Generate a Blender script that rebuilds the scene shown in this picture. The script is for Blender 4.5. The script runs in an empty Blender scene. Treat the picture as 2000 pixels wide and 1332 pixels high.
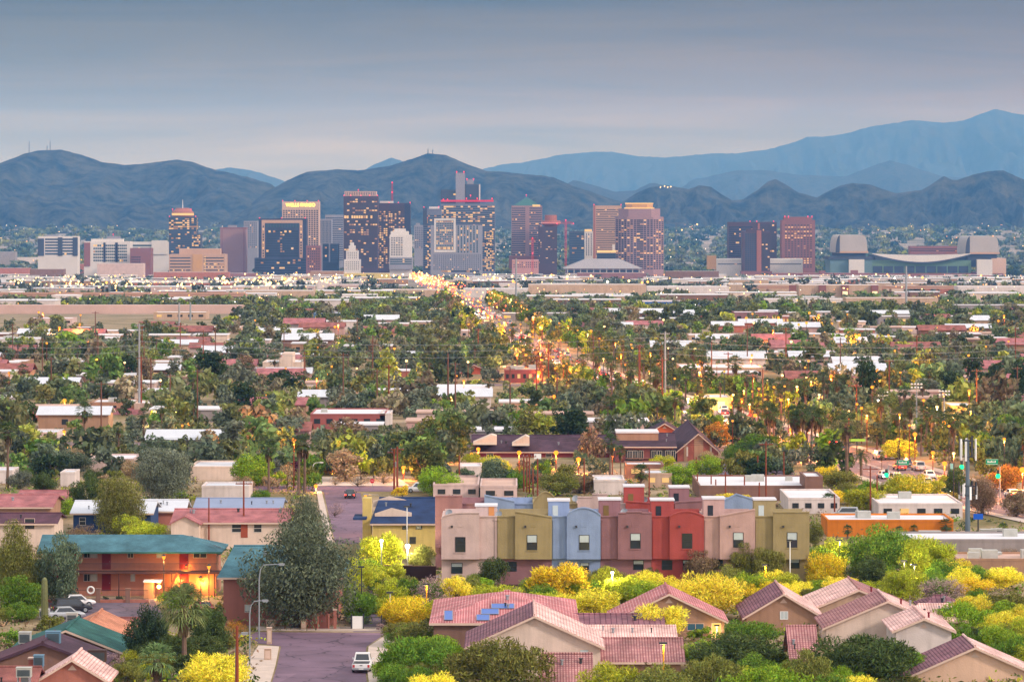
import bpy, math, random
import numpy as np
from mathutils import Vector, Matrix
R = math.radians
random.seed(7); rng = np.random.default_rng(7)
scene = bpy.context.scene
COL = scene.collection
# ------------------------------------------------------------------ camera
F, UC, VH, ZC = 7500.0, 1000.0, 405.0, 50.0       # focal length and horizon row for a 2000 px wide frame
cam_data = bpy.data.cameras.new("camera"); cam = bpy.data.objects.new("camera", cam_data); COL.objects.link(cam)
cam_data.sensor_width = 36.0; cam_data.lens = 36.0 * F / 2000.0
cam_data.shift_y = (VH - 666.0) / 2000.0
cam_data.clip_start = 5.0; cam_data.clip_end = 90000.0
cam.location = (0, 0, ZC); cam.rotation_euler = (R(90), 0, 0)
scene.camera = cam
# ------------------------------------------------------------------ light
SUN_AZ, SUN_EL = 118.0, 27.0                        # azimuth clockwise from the view direction
SKY_STRENGTH, SUN_STRENGTH, EXPOSURE = 1.0, 2.9, 0.0
world = bpy.data.worlds.new("World"); scene.world = world; world.use_nodes = True
wn, wl = world.node_tree.nodes, world.node_tree.links; wn.clear()
def N(nodes, t, **kw):
 n = nodes.new(t)
 for k, v in kw.items(): setattr(n, k, v)
 return n
def ramp(nodes, stops, interp='LINEAR'):
 r = nodes.new('ShaderNodeValToRGB'); e = r.color_ramp.elements; r.color_ramp.interpolation = interp
 while len(e) > 1: e.remove(e[-1])
 e[0].position = stops[0][0]; e[0].color = (*stops[0][1], 1)
 for p, c in stops[1:]:
  x = e.new(p); x.color = (*c, 1)
 return r
def build_world():
 tc = N(wn, 'ShaderNodeTexCoord'); sep = N(wn, 'ShaderNodeSeparateXYZ'); wl.new(tc.outputs['Generated'], sep.inputs[0])
 sky = N(wn, 'ShaderNodeTexSky'); sky.sky_type = 'NISHITA'; sky.sun_disc = False
 sky.sun_elevation = R(SUN_EL); sky.sun_rotation = R(SUN_AZ)
 sk = N(wn, 'ShaderNodeVectorMath', operation='SCALE'); sk.inputs['Scale'].default_value = 0.06
 wl.new(sky.outputs[0], sk.inputs[0])
 # evening cloud deck: pale at the horizon, a dark grey-blue bank a few degrees up, brighter overhead
 el = N(wn, 'ShaderNodeMath', operation='MULTIPLY'); el.inputs[1].default_value = 1.0; wl.new(sep.outputs['Z'], el.inputs[0])
 left = ramp(wn, [(0.0, (.55, .47, .40)), (0.012, (.53, .45, .36)), (0.026, (.335, .255, .12)), (0.040, (.185, .135, .0)), (0.056, (.09, .068, .0)), (0.10, (.22, .28, .36)), (0.3, (1.0, 1.0, 1.05)), (1.0, (1.75, 1.7, 1.7))])
 right = ramp(wn, [(0.0, (.57, .46, .32)), (0.012, (.54, .41, .23)), (0.026, (.385, .215, .0)), (0.040, (.24, .135, .0)), (0.056, (.115, .072, .0)), (0.10, (.24, .27, .33)), (0.3, (1.05, 1.02, 1.05)), (1.0, (1.75, 1.7, 1.7))])
 wl.new(el.outputs[0], left.inputs[0]); wl.new(el.outputs[0], right.inputs[0])
 mx = N(wn, 'ShaderNodeMapRange'); mx.inputs['From Min'].default_value = -0.14; mx.inputs['From Max'].default_value = 0.15
 wl.new(sep.outputs['X'], mx.inputs[0])
 lr = N(wn, 'ShaderNodeMix', data_type='RGBA'); wl.new(mx.outputs[0], lr.inputs['Factor']); wl.new(left.outputs[0], lr.inputs['A']); wl.new(right.outputs[0], lr.inputs['B'])
 mp = N(wn, 'ShaderNodeMapping'); mp.inputs['Scale'].default_value = (7, 7, 115); wl.new(tc.outputs['Generated'], mp.inputs[0])
 nz = N(wn, 'ShaderNodeTexNoise'); nz.inputs['Scale'].default_value = 1.0; nz.inputs['Detail'].default_value = 3.0; nz.inputs['Distortion'].default_value = 0.8; wl.new(mp.outputs[0], nz.inputs[0])
 nr = ramp(wn, [(0.30, (.74, .8, .84)), (0.5, (1., 1., 1.)), (0.70, (1.26, 1.23, 1.2))]); wl.new(nz.outputs[0], nr.inputs[0])
 cl = N(wn, 'ShaderNodeMix', data_type='RGBA', blend_type='MULTIPLY'); cl.inputs['Factor'].default_value = 1.0
 wl.new(lr.outputs['Result'], cl.inputs['A']); wl.new(nr.outputs[0], cl.inputs['B'])
 # behind the camera the last light of the day is still in the west
 gl = N(wn, 'ShaderNodeMapRange'); gl.inputs['From Min'].default_value = 0.1; gl.inputs['From Max'].default_value = -0.9; gl.inputs['To Min'].default_value = 0.0; gl.inputs['To Max'].default_value = 1.0
 wl.new(sep.outputs['Y'], gl.inputs[0])
 gw = N(wn, 'ShaderNodeMix', data_type='RGBA'); wl.new(gl.outputs[0], gw.inputs['Factor']); wl.new(cl.outputs['Result'], gw.inputs['A']); gw.inputs['B'].default_value = (1.5, 1.42, 1.46, 1)
 ad = N(wn, 'ShaderNodeMix', data_type='RGBA'); ad.inputs['Factor'].default_value = 0.12
 wl.new(gw.outputs['Result'], ad.inputs['A']); wl.new(sk.outputs[0], ad.inputs['B'])
 bg = N(wn, 'ShaderNodeBackground'); bg.inputs['Strength'].default_value = SKY_STRENGTH; wl.new(ad.outputs['Result'], bg.inputs['Color'])
 out = N(wn, 'ShaderNodeOutputWorld'); wl.new(bg.outputs[0], out.inputs[0])
build_world()
sun_data = bpy.data.lights.new("sun", 'SUN'); sun = bpy.data.objects.new("sun", sun_data); COL.objects.link(sun)
sun_data.energy = SUN_STRENGTH; sun_data.angle = R(7); sun_data.color = (1.0, .86, .78)
_a, _e = R(SUN_AZ), R(SUN_EL)
_d = Vector((math.sin(_a) * math.cos(_e), math.cos(_a) * math.cos(_e), math.sin(_e)))
sun.rotation_euler = _d.to_track_quat('Z', 'Y').to_euler()
sun.location = (0, 0, 300)
scene.view_settings.view_transform = 'Standard'; scene.view_settings.look = 'None'
scene.view_settings.exposure = EXPOSURE; scene.view_settings.gamma = 1.0; scene.view_settings.use_curve_mapping = False
scene.cycles.use_denoising = True
scene.cycles.max_bounces = 5; scene.cycles.diffuse_bounces = 3; scene.cycles.glossy_bounces = 2; scene.cycles.transmission_bounces = 3
scene.cycles.volume_bounces = 0; scene.cycles.transparent_max_bounces = 4; scene.cycles.sample_clamp_indirect = 4.0
scene.cycles.sample_clamp_direct = 0.0

# ------------------------------------------------------------------ where a pixel of the photograph lies on the ground
HT = [(0, 50), (1700, 50), (2100, 55), (6500, 121), (7600, 122), (9000, 113), (14000, 52), (40000, 30)]   # camera height above the plain, by distance
_HD = np.array([a for a, b in HT], float); _HH = np.array([b for a, b in HT], float)
def Hd(D): return float(np.interp(D, _HD, _HH))
def gz(D): return ZC - Hd(D)
def dist_at(v):
 lo, hi = 60.0, 14000.0
 for _ in range(50):
  m = .5 * (lo + hi)
  if VH + F * Hd(m) / m > v: lo = m
  else: hi = m
 return .5 * (lo + hi)
def X(u, D): return (u - UC) / F * D
def Z(v, D): return ZC - (v - VH) / F * D
def ppm(D): return F / D
def gp(u, v, dz=0.0):
 D = dist_at(v); return Vector((X(u, D), D, gz(D) + dz))
def to_px(p): return (UC + F * p[0] / p[1], VH + F * (ZC - p[2]) / p[1])

# ------------------------------------------------------------------ things and meshes
LANDMARKS = []          # (phrase, u, v)
USED = {}
def tag(o, label=None, cat=None, group=None, kind=None):
 if label: o['label'] = label
 if cat: o['category'] = cat
 if group: o['group'] = group
 if kind: o['kind'] = kind
 return o
def thing(name, loc, label=None, cat=None, group=None, rz=0.0):
 o = bpy.data.objects.new(name, None); COL.objects.link(o); o.location = loc; o.rotation_euler = (0, 0, rz)
 o.empty_display_size = 1.0
 return tag(o, label, cat, group)
def cp(o, parent=None, link=True):
 c = o.copy(); COL.objects.link(c)
 if parent is not None: c.parent = parent
 return c
def copy_tree(root, parts, loc, rz=0.0, sc=1.0, label=None, group=None, color=None):
 r = cp(root); r.location = loc; r.rotation_euler = (0, 0, rz); r.scale = (sc, sc, sc) if not isinstance(sc, tuple) else sc
 if label: r['label'] = label
 if group: r['group'] = group
 for ch, subs in parts:
  c = cp(ch, r)
  if color is not None: c.color = color
  for g in subs: cp(g, c)
 return r

class MB:
 """Collects faces; build() links them as one mesh object (positions relative to an origin)."""
 def __init__(s, org=(0, 0, 0)):
  s.v, s.f, s.m = [], [], []; s.o = Vector(org)
 def face(s, pts, m=0):
  i = len(s.v); s.v += [tuple(Vector(p) - s.o) for p in pts]; s.f.append(tuple(range(i, i + len(pts)))); s.m.append(m); return s
 def box(s, x0, x1, y0, y1, z0, z1, m=0, skip=''):
  a = [(x0, y0, z0), (x1, y0, z0), (x1, y1, z0), (x0, y1, z0), (x0, y0, z1), (x1, y0, z1), (x1, y1, z1), (x0, y1, z1)]
  fs = {'b': (0, 3, 2, 1), 't': (4, 5, 6, 7), 'f': (0, 1, 5, 4), 'k': (2, 3, 7, 6), 'l': (3, 0, 4, 7), 'r': (1, 2, 6, 5)}
  i = len(s.v); s.v += [tuple(Vector(p) - s.o) for p in a]
  for k, q in fs.items():
   if k not in skip: s.f.append(tuple(i + j for j in q)); s.m.append(m)
  return s
 def prism(s, poly, y0, y1, m=0, mtop=None):
  """poly: (x, z) outline counter-clockwise seen from -Y; extruded from y0 (front) to y1."""
  n = len(poly); i = len(s.v)
  s.v += [tuple(Vector((x, y0, z)) - s.o) for x, z in poly] + [tuple(Vector((x, y1, z)) - s.o) for x, z in poly]
  s.f.append(tuple(range(i, i + n))); s.m.append(m)
  s.f.append(tuple(range(i + 2 * n - 1, i + n - 1, -1))); s.m.append(m)
  for k in range(n):
   l = (k + 1) % n
   s.f.append((i + k, i + n + k, i + n + l, i + l)); s.m.append(m if mtop is None or poly[k][0] <= poly[l][0] else mtop)
  return s
 def slab(s, poly, z0, z1, m=0, mside=None):
  """poly: (x, y) outline counter-clockwise from above."""
  n = len(poly); i = len(s.v)
  s.v += [tuple(Vector((x, y, z0)) - s.o) for x, y in poly] + [tuple(Vector((x, y, z1)) - s.o) for x, y in poly]
  s.f.append(tuple(range(i + n - 1, i - 1, -1))); s.m.append(m)
  s.f.append(tuple(range(i + n, i + 2 * n))); s.m.append(m)
  for k in range(n):
   l = (k + 1) % n
   s.f.append((i + k, i + l, i + n + l, i + n + k)); s.m.append(m if mside is None else mside)
  return s
 def tube(s, pts, rad, n=6, m=0, cap=True):
  pts = [Vector(p) for p in pts]; rings = []
  for k, p in enumerate(pts):
   d = (pts[min(k + 1, len(pts) - 1)] - pts[max(k - 1, 0)]).normalized()
   a = d.orthogonal().normalized() if abs(d.z) < .95 else Vector((1, 0, 0)); a = (a - d * a.dot(d)).normalized(); b = d.cross(a)
   r = rad[k] if isinstance(rad, (list, tuple)) else rad
   i = len(s.v); s.v += [tuple(p + (a * math.cos(2 * math.pi * j / n) + b * math.sin(2 * math.pi * j / n)) * r - s.o) for j in range(n)]; rings.append(i)
  for q in range(len(rings) - 1):
   for j in range(n):
    l = (j + 1) % n; s.f.append((rings[q] + j, rings[q] + l, rings[q + 1] + l, rings[q + 1] + j)); s.m.append(m)
  if cap:
   s.f.append(tuple(rings[0] + j for j in range(n - 1, -1, -1))); s.m.append(m)
   s.f.append(tuple(rings[-1] + j for j in range(n))); s.m.append(m)
  return s
 def lathe(s, c, prof, n=12, m=0, sx=1.0, sy=1.0, a0=0.0):
  c = Vector(c); rings = []
  for r, z in prof:
   i = len(s.v); s.v += [tuple(c + Vector((r * sx * math.cos(a0 + 2 * math.pi * j / n), r * sy * math.sin(a0 + 2 * math.pi * j / n), z)) - s.o) for j in range(n)]; rings.append(i)
  for q in range(len(rings) - 1):
   for j in range(n):
    l = (j + 1) % n; s.f.append((rings[q] + j, rings[q] + l, rings[q + 1] + l, rings[q + 1] + j)); s.m.append(m)
  s.f.append(tuple(rings[0] + j for j in range(n - 1, -1, -1))); s.m.append(m)
  s.f.append(tuple(rings[-1] + j for j in range(n))); s.m.append(m)
  return s
 def ball(s, c, r, n=8, m=0, sz=1.0):
  k = max(4, n // 2 + 1)
  return s.lathe(c, [(max(.02 * r, r * math.sin(math.pi * q / k)), -r * sz * math.cos(math.pi * q / k)) for q in range(k + 1)], n, m)
 def build(s, name, mats, parent=None, smooth=False, color=None):
  me = bpy.data.meshes.new(name); me.from_pydata(s.v, [], s.f)
  if not isinstance(mats, (list, tuple)): mats = [mats]
  for q in mats: me.materials.append(q)
  if len(mats) > 1: me.polygons.foreach_set('material_index', np.array(s.m, np.int32))
  # UVs in metres: u runs level along the face, v up the slope
  me.update(); uv = me.uv_layers.new(name='UVMap')
  nl = len(me.loops); buf = np.zeros(nl * 2, np.float32)
  for p in me.polygons:
   n = p.normal
   if abs(n.z) > .98: ua, va = Vector((1, 0, 0)), Vector((0, 1, 0))
   else: ua = Vector((-n.y, n.x, 0)).normalized(); va = n.cross(ua)
   for li in p.loop_indices:
    c = me.vertices[me.loops[li].vertex_index].co
    buf[2 * li] = c.dot(ua); buf[2 * li + 1] = c.dot(va)
  uv.data.foreach_set('uv', buf)
  if smooth: me.polygons.foreach_set('use_smooth', np.ones(len(me.polygons), bool))
  o = bpy.data.objects.new(name, me); COL.objects.link(o)
  if parent is not None: o.parent = parent
  if color is not None: o.color = color
  return o
def np_mesh(name, verts, faces, mats, midx=None, attr=None, smooth=False):
 """faces: (n,4) int array. attr: per-face rgb colour (n,3)."""
 me = bpy.data.meshes.new(name); nv, nf = len(verts), len(faces); k = faces.shape[1]
 me.vertices.add(nv); me.vertices.foreach_set('co', np.asarray(verts, np.float32).ravel())
 me.loops.add(nf * k); me.loops.foreach_set('vertex_index', np.asarray(faces, np.int32).ravel())
 me.polygons.add(nf); me.polygons.foreach_set('loop_start', np.arange(0, nf * k, k, dtype=np.int32))
 me.polygons.foreach_set('loop_total', np.full(nf, k, np.int32))
 for q in (mats if isinstance(mats, (list, tuple)) else [mats]): me.materials.append(q)
 if midx is not None: me.polygons.foreach_set('material_index', np.asarray(midx, np.int32))
 if attr is not None:
  a = me.attributes.new('tint', 'FLOAT_COLOR', 'FACE')
  a.data.foreach_set('color', np.concatenate([attr, np.ones((nf, 1))], 1).astype(np.float32).ravel())
 me.update(calc_edges=True); me.validate()
 return me

# ------------------------------------------------------------------ materials
MATS = {}
def _mat(name):
 m = bpy.data.materials.new(name); m.use_nodes = True; t = m.node_tree; t.nodes.clear()
 out = N(t.nodes, 'ShaderNodeOutputMaterial'); return m, t.nodes, t.links, out
def srgb(r, g, b):
 f = lambda c: (c / 255 / 12.92) if c <= 10 else ((c / 255 + .055) / 1.055) ** 2.4
 return (f(r), f(g), f(b))
def surf(name, c, rough=.8, var=.18, scale=.35, bump=.15, fine=9.0, spec=.3, metal=0.0, stain=0.0, objcol=False):
 """weathered plain surface: broad and fine tone changes, a little relief, optional rain streaks."""
 if name in MATS: return MATS[name]
 m, n, l, out = _mat(name); b = N(n, 'ShaderNodeBsdfPrincipled'); l.new(b.outputs[0], out.inputs[0])
 b.inputs['Roughness'].default_value = rough; b.inputs['Specular IOR Level'].default_value = spec; b.inputs['Metallic'].default_value = metal
 tc = N(n, 'ShaderNodeTexCoord')
 n1 = N(n, 'ShaderNodeTexNoise'); n1.inputs['Scale'].default_value = scale; n1.inputs['Detail'].default_value = 6.0; n1.inputs['Roughness'].default_value = .65; l.new(tc.outputs['Object'], n1.inputs[0])
 lo, hi = 1 - var, 1 + var
 r1 = ramp(n, [(0.28, (lo, lo, lo * .98)), (0.72, (hi, hi, hi))]); l.new(n1.outputs[0], r1.inputs[0])
 mu = N(n, 'ShaderNodeMix', data_type='RGBA', blend_type='MULTIPLY'); mu.inputs['Factor'].default_value = 1.0
 l.new(r1.outputs[0], mu.inputs['B'])
 if objcol:
  oi = N(n, 'ShaderNodeObjectInfo'); l.new(oi.outputs['Color'], mu.inputs['A'])
 else: mu.inputs['A'].default_value = (*c, 1)
 cur = mu.outputs['Result']
 if stain:
  mp = N(n, 'ShaderNodeMapping'); mp.inputs['Scale'].default_value = (1.4, 1.4, .12); l.new(tc.outputs['Object'], mp.inputs[0])
  n2 = N(n, 'ShaderNodeTexNoise'); n2.inputs['Scale'].default_value = 1.0; n2.inputs['Detail'].default_value = 4.0; l.new(mp.outputs[0], n2.inputs[0])
  r2 = ramp(n, [(0.45, (1, 1, 1)), (0.75, (1 - stain, 1 - stain, 1 - stain))]); l.new(n2.outputs[0], r2.inputs[0])
  m2 = N(n, 'ShaderNodeMix', data_type='RGBA', blend_type='MULTIPLY'); m2.inputs['Factor'].default_value = 1.0
  l.new(cur, m2.inputs['A']); l.new(r2.outputs[0], m2.inputs['B']); cur = m2.outputs['Result']
 l.new(cur, b.inputs['Base Color'])
 if bump:
  n3 = N(n, 'ShaderNodeTexNoise'); n3.inputs['Scale'].default_value = fine; n3.inputs['Detail'].default_value = 4.0; l.new(tc.outputs['Object'], n3.inputs[0])
  bp = N(n, 'ShaderNodeBump'); bp.inputs['Strength'].default_value = bump; bp.inputs['Distance'].default_value = .08; l.new(n3.outputs[0], bp.inputs['Height']); l.new(bp.outputs[0], b.inputs['Normal'])
 MATS[name] = m; return m
def rowed(name, c1, c2, row=.33, col=.28, mort=.05, gap=(.2, .1, .1), rough=.75, bump=.6, offset=.0, var=.34):
 """tiles, shingles, bricks or boards in rows, laid out in metres on the face."""
 if name in MATS: return MATS[name]
 m, n, l, out = _mat(name); b = N(n, 'ShaderNodeBsdfPrincipled'); l.new(b.outputs[0], out.inputs[0]); b.inputs['Roughness'].default_value = rough; b.inputs['Specular IOR Level'].default_value = .25
 uv = N(n, 'ShaderNodeUVMap'); br = N(n, 'ShaderNodeTexBrick'); l.new(uv.outputs[0], br.inputs['Vector'])
 br.offset = offset; br.inputs['Color1'].default_value = (*c1, 1); br.inputs['Color2'].default_value = (*c2, 1); br.inputs['Mortar'].default_value = (*gap, 1)
 br.inputs['Scale'].default_value = 1.0; br.inputs['Mortar Size'].default_value = mort; br.inputs['Mortar Smooth'].default_value = .4; br.inputs['Bias'].default_value = 0.0
 br.inputs['Brick Width'].default_value = col; br.inputs['Row Height'].default_value = row
 tc = N(n, 'ShaderNodeTexCoord'); n1 = N(n, 'ShaderNodeTexNoise'); n1.inputs['Scale'].default_value = .45; n1.inputs['Detail'].default_value = 6.0; l.new(tc.outputs['Object'], n1.inputs[0])
 r1 = ramp(n, [(0.3, (1 - var, 1 - var, 1 - var)), (0.7, (1 + var, 1 + var, 1 + var))]); l.new(n1.outputs[0], r1.inputs[0])
 mu = N(n, 'ShaderNodeMix', data_type='RGBA', blend_type='MULTIPLY'); mu.inputs['Factor'].default_value = 1.0
 l.new(br.outputs['Color'], mu.inputs['A']); l.new(r1.outputs[0], mu.inputs['B']); l.new(mu.outputs['Result'], b.inputs['Base Color'])
 iv = N(n, 'ShaderNodeMath', operation='SUBTRACT'); iv.inputs[0].default_value = 1.0; l.new(br.outputs['Fac'], iv.inputs[1])
 bp = N(n, 'ShaderNodeBump'); bp.inputs['Strength'].default_value = bump; bp.inputs['Distance'].default_value = .06; l.new(iv.outputs[0], bp.inputs['Height']); l.new(bp.outputs[0], b.inputs['Normal'])
 MATS[name] = m; return m
def glass(name, c, rough=.12, spec=.8):
 if name in MATS: return MATS[name]
 m, n, l, out = _mat(name); b = N(n, 'ShaderNodeBsdfPrincipled'); l.new(b.outputs[0], out.inputs[0])
 b.inputs['Base Color'].default_value = (*c, 1); b.inputs['Roughness'].default_value = rough; b.inputs['Specular IOR Level'].default_value = spec
 tc = N(n, 'ShaderNodeTexCoord'); nz = N(n, 'ShaderNodeTexNoise'); nz.inputs['Scale'].default_value = .8; l.new(tc.outputs['Object'], nz.inputs[0])
 bp = N(n, 'ShaderNodeBump'); bp.inputs['Strength'].default_value = .04; l.new(nz.outputs[0], bp.inputs['Height']); l.new(bp.outputs[0], b.inputs['Normal'])
 MATS[name] = m; return m
def glow(name, c, s, sample=False):
 if name in MATS: return MATS[name]
 m, n, l, out = _mat(name); e = N(n, 'ShaderNodeEmission'); e.inputs[0].default_value = (*c, 1); e.inputs[1].default_value = s; l.new(e.outputs[0], out.inputs[0])
 m.cycles.emission_sampling = 'AUTO' if sample else 'NONE'
 MATS[name] = m; return m
def foliage(name, source='object', var=.62, trans=.34, hue=.03):
 """leaf colour from the object (or from a tint set per tree in a mass of trees), changed a little on every leaf."""
 if name in MATS: return MATS[name]
 m, n, l, out = _mat(name)
 if source == 'object': s = N(n, 'ShaderNodeObjectInfo').outputs['Color']
 else:
  a = N(n, 'ShaderNodeAttribute'); a.attribute_name = 'tint'; s = a.outputs['Color']
 g = N(n, 'ShaderNodeNewGeometry')
 mr = N(n, 'ShaderNodeMapRange'); mr.inputs['To Min'].default_value = 1 - var; mr.inputs['To Max'].default_value = 1 + var; l.new(g.outputs['Random Per Island'], mr.inputs[0])
 hs = N(n, 'ShaderNodeHueSaturation'); l.new(s, hs.inputs['Color']); l.new(mr.outputs[0], hs.inputs['Value'])
 wn_ = N(n, 'ShaderNodeTexWhiteNoise', noise_dimensions='1D'); l.new(g.outputs['Random Per Island'], wn_.inputs['W'])
 mh = N(n, 'ShaderNodeMapRange'); mh.inputs['To Min'].default_value = .5 - hue; mh.inputs['To Max'].default_value = .5 + hue; l.new(wn_.outputs['Value'], mh.inputs[0]); l.new(mh.outputs[0], hs.inputs['Hue'])
 d = N(n, 'ShaderNodeBsdfDiffuse'); t = N(n, 'ShaderNodeBsdfTranslucent'); l.new(hs.outputs[0], d.inputs[0]); l.new(hs.outputs[0], t.inputs[0])
 mx = N(n, 'ShaderNodeMixShader'); mx.inputs[0].default_value = trans; l.new(d.outputs[0], mx.inputs[1]); l.new(t.outputs[0], mx.inputs[2]); l.new(mx.outputs[0], out.inputs[0])
 MATS[name] = m; return m
LEAF = foliage('leaf'); LEAFT = foliage('leaf_mass', 'tint')
BARK = surf('bark', (.10, .075, .055), .9, .3, 1.5, .5)
PALMBARK = surf('palm_bark', (.16, .10, .07), .9, .25, 2.0, .5)
WHITE = surf('white_paint', (.78, .77, .75), .6, .1, .5, .05)
DARK = surf('dark_metal', (.035, .035, .04), .5, .2, 1.0, .05)
STEEL = surf('galvanised_steel', (.30, .32, .35), .45, .12, 1.0, .05, metal=.4)
GLASS = glass('window_glass', (.02, .027, .035))
BLIND = surf('window_blind', (.46, .52, .52), .7, .08, 2.0, .0)
WOODPOLE = surf('creosoted_wood', (.16, .07, .045), .9, .3, 1.0, .3)
ORANGE = glow('sodium_lamp', (1.0, .33, .03), 2.1); WARM = glow('warm_lamp', (1.0, .66, .24), 4.0); COOL = glow('white_lamp', (1.0, .93, .75), 12.0)
REDL = glow('red_lamp', (1.0, .03, .02), 4.0); GREENL = glow('green_lamp', (.02, 1.0, .30), 2.2); TAIL = glow('tail_lamp', (1.0, .04, .02), 8.0); HEADL = glow('head_lamp', (1.0, .9, .65), 16.0)
LITWIN = glow('lit_window', (1.0, .60, .22), 1.0); LITWIN2 = glow('lit_window_dim', (1.0, .50, .20), .42)
def lamp_light(p, energy, col=(1.0, .45, .10), r=.25, parent=None):
 ld = bpy.data.lights.new('lamp_light', 'POINT'); ld.energy = energy; ld.color = col; ld.shadow_soft_size = r
 o = bpy.data.objects.new('lamp_light', ld); COL.objects.link(o); o.location = p
 if parent is not None: o.parent = parent
 return o
# ------------------------------------------------------------------ terrain, roads, water, mountains
from mathutils import noise as mnoise
def ground_material():
 m, n, l, out = _mat('desert_ground'); b = N(n, 'ShaderNodeBsdfPrincipled'); l.new(b.outputs[0], out.inputs[0]); b.inputs['Roughness'].default_value = .95; b.inputs['Specular IOR Level'].default_value = .1
 tc = N(n, 'ShaderNodeTexCoord')
 def nz(scale, det=6.0):
  k = N(n, 'ShaderNodeTexNoise'); k.inputs['Scale'].default_value = scale; k.inputs['Detail'].default_value = det; k.inputs['Roughness'].default_value = .62; l.new(tc.outputs['Object'], k.inputs[0]); return k.outputs[0]
 a = ramp(n, [(.30, (.13, .125, .05)), (.45, (.22, .175, .09)), (.58, (.36, .27, .18)), (.75, (.44, .34, .25))]); l.new(nz(.035), a.inputs[0])
 c = ramp(n, [(.3, (.62, .62, .6)), (.7, (1.3, 1.28, 1.25))]); l.new(nz(.9), c.inputs[0])
 mu = N(n, 'ShaderNodeMix', data_type='RGBA', blend_type='MULTIPLY'); mu.inputs['Factor'].default_value = 1.0; l.new(a.outputs[0], mu.inputs['A']); l.new(c.outputs[0], mu.inputs['B'])
 # the far plain: ground colour blends with distance into mottled green grey and brown
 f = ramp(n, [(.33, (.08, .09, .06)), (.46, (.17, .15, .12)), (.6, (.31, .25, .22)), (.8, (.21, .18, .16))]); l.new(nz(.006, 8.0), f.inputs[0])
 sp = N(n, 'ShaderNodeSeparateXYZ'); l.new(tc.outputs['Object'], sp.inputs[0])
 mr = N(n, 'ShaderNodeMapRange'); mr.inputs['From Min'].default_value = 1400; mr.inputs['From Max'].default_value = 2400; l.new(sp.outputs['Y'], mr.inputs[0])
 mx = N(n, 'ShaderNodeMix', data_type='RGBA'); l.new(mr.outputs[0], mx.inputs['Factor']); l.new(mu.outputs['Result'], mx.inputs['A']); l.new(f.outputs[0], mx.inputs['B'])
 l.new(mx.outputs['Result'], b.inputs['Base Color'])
 bp = N(n, 'ShaderNodeBump'); bp.inputs['Strength'].default_value = .5; bp.inputs['Distance'].default_value = .15; l.new(nz(2.5), bp.inputs['Height']); l.new(bp.outputs[0], b.inputs['Normal'])
 return m
ys = sorted(set([-300, 60, 200, 300, 400, 500, 600, 800, 1000, 1300, 1500, 1700, 1900, 2100, 2600, 3200, 4000, 5000, 5800, 6500, 7000, 7600, 8300, 9000, 10000, 11500, 13000, 14000, 18000, 24000, 33500]))
gm = MB(); xs = [-7900, -3000, -1500, -700, -300, 0, 300, 700, 1500, 3000, 7900]
for i in range(len(ys) - 1):
 for j in range(len(xs) - 1):
  za, zb = gz(max(ys[i], 0)), gz(ys[i + 1])
  gm.face([(xs[j], ys[i], za), (xs[j + 1], ys[i], za), (xs[j + 1], ys[i + 1], zb), (xs[j], ys[i + 1], zb)])
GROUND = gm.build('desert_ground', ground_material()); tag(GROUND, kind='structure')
ASPHALT = surf('asphalt', (.185, .128, .14), .85, .28, .22, .3, 14.0)
ASPHALT2 = surf('asphalt_lot', (.125, .095, .112), .85, .25, .3, .3, 14.0)
CONCRETE = surf('concrete', (.52, .42, .36), .85, .15, .6, .2, 10.0)
DIRT = surf('pale_dirt', (.60, .48, .40), .95, .22, .15, .4, 3.0)
def sheet(name, poly_px, lift, mat, kind='structure', sub=None):
 """a paved or bare patch of ground given by its corners in the photograph, lying on the plain."""
 b = MB(); pts = [gp(u, v, lift) for u, v in poly_px]; b.face([tuple(p) for p in pts]); o = b.build(name, mat); tag(o, kind=kind); return o
def strip(name, line, w, lift, mat):
 """a road following a line of ground points (x, y) with the given width."""
 b = MB(); L = []
 for i, (x, y) in enumerate(line):
  p, q = line[max(i - 1, 0)], line[min(i + 1, len(line) - 1)]
  d = Vector((q[0] - p[0], q[1] - p[1])).normalized(); nrm = Vector((d.y, -d.x)); ww = w(y) if callable(w) else w
  L.append(((x - nrm.x * ww / 2, y - nrm.y * ww / 2), (x + nrm.x * ww / 2, y + nrm.y * ww / 2)))
 for (a, c), (e, g) in zip(L[:-1], L[1:]):
  b.face([(a[0], a[1], gz(a[1]) + lift), (c[0], c[1], gz(c[1]) + lift), (g[0], g[1], gz(g[1]) + lift), (e[0], e[1], gz(e[1]) + lift)])
 o = b.build(name, mat); tag(o, kind='structure'); return o
# the long avenue to downtown
AV = [(130, 470), (104, 560), (83, 640), (66, 770), (45, 949), (30, 1075), (17, 1210), (6, 1380), (-2, 1500), (-18, 1950), (-22, 2100), (-52, 3000), (-84, 4000), (-116, 5000), (-165, 6500), (-200, 7600)]
AVY = [p[1] for p in AV]; AVX = [p[0] for p in AV]
def avx(y): return float(np.interp(y, AVY, AVX))
AVF = [(avx(y), y) for y in sorted(set(list(np.arange(470, 2101, 60)) + [2100, 3000, 4000, 5000, 6500, 7600]))]
strip('avenue', AVF, 16, .10, ASPHALT)
strip('pavement', [(avx(y) - 9.5, y) for _, y in AVF if y < 1300], 2.4, .14, CONCRETE); strip('pavement', [(avx(y) + 9.5, y) for _, y in AVF if y < 1300], 2.4, .14, CONCRETE)
PAINT = surf('road_paint', (.72, .70, .62), .7, .2, 1.5, .05)
mk = MB()
for y in np.arange(500, 1700, 9.0):
 for off in (-4.0, 4.0):
  x = avx(y) + off; x2 = avx(y + 3) + off
  mk.face([(x - .08, y, gz(y) + .105), (x + .08, y, gz(y) + .105), (x2 + .08, y + 3, gz(y + 3) + .105), (x2 - .08, y + 3, gz(y + 3) + .105)])
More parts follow.
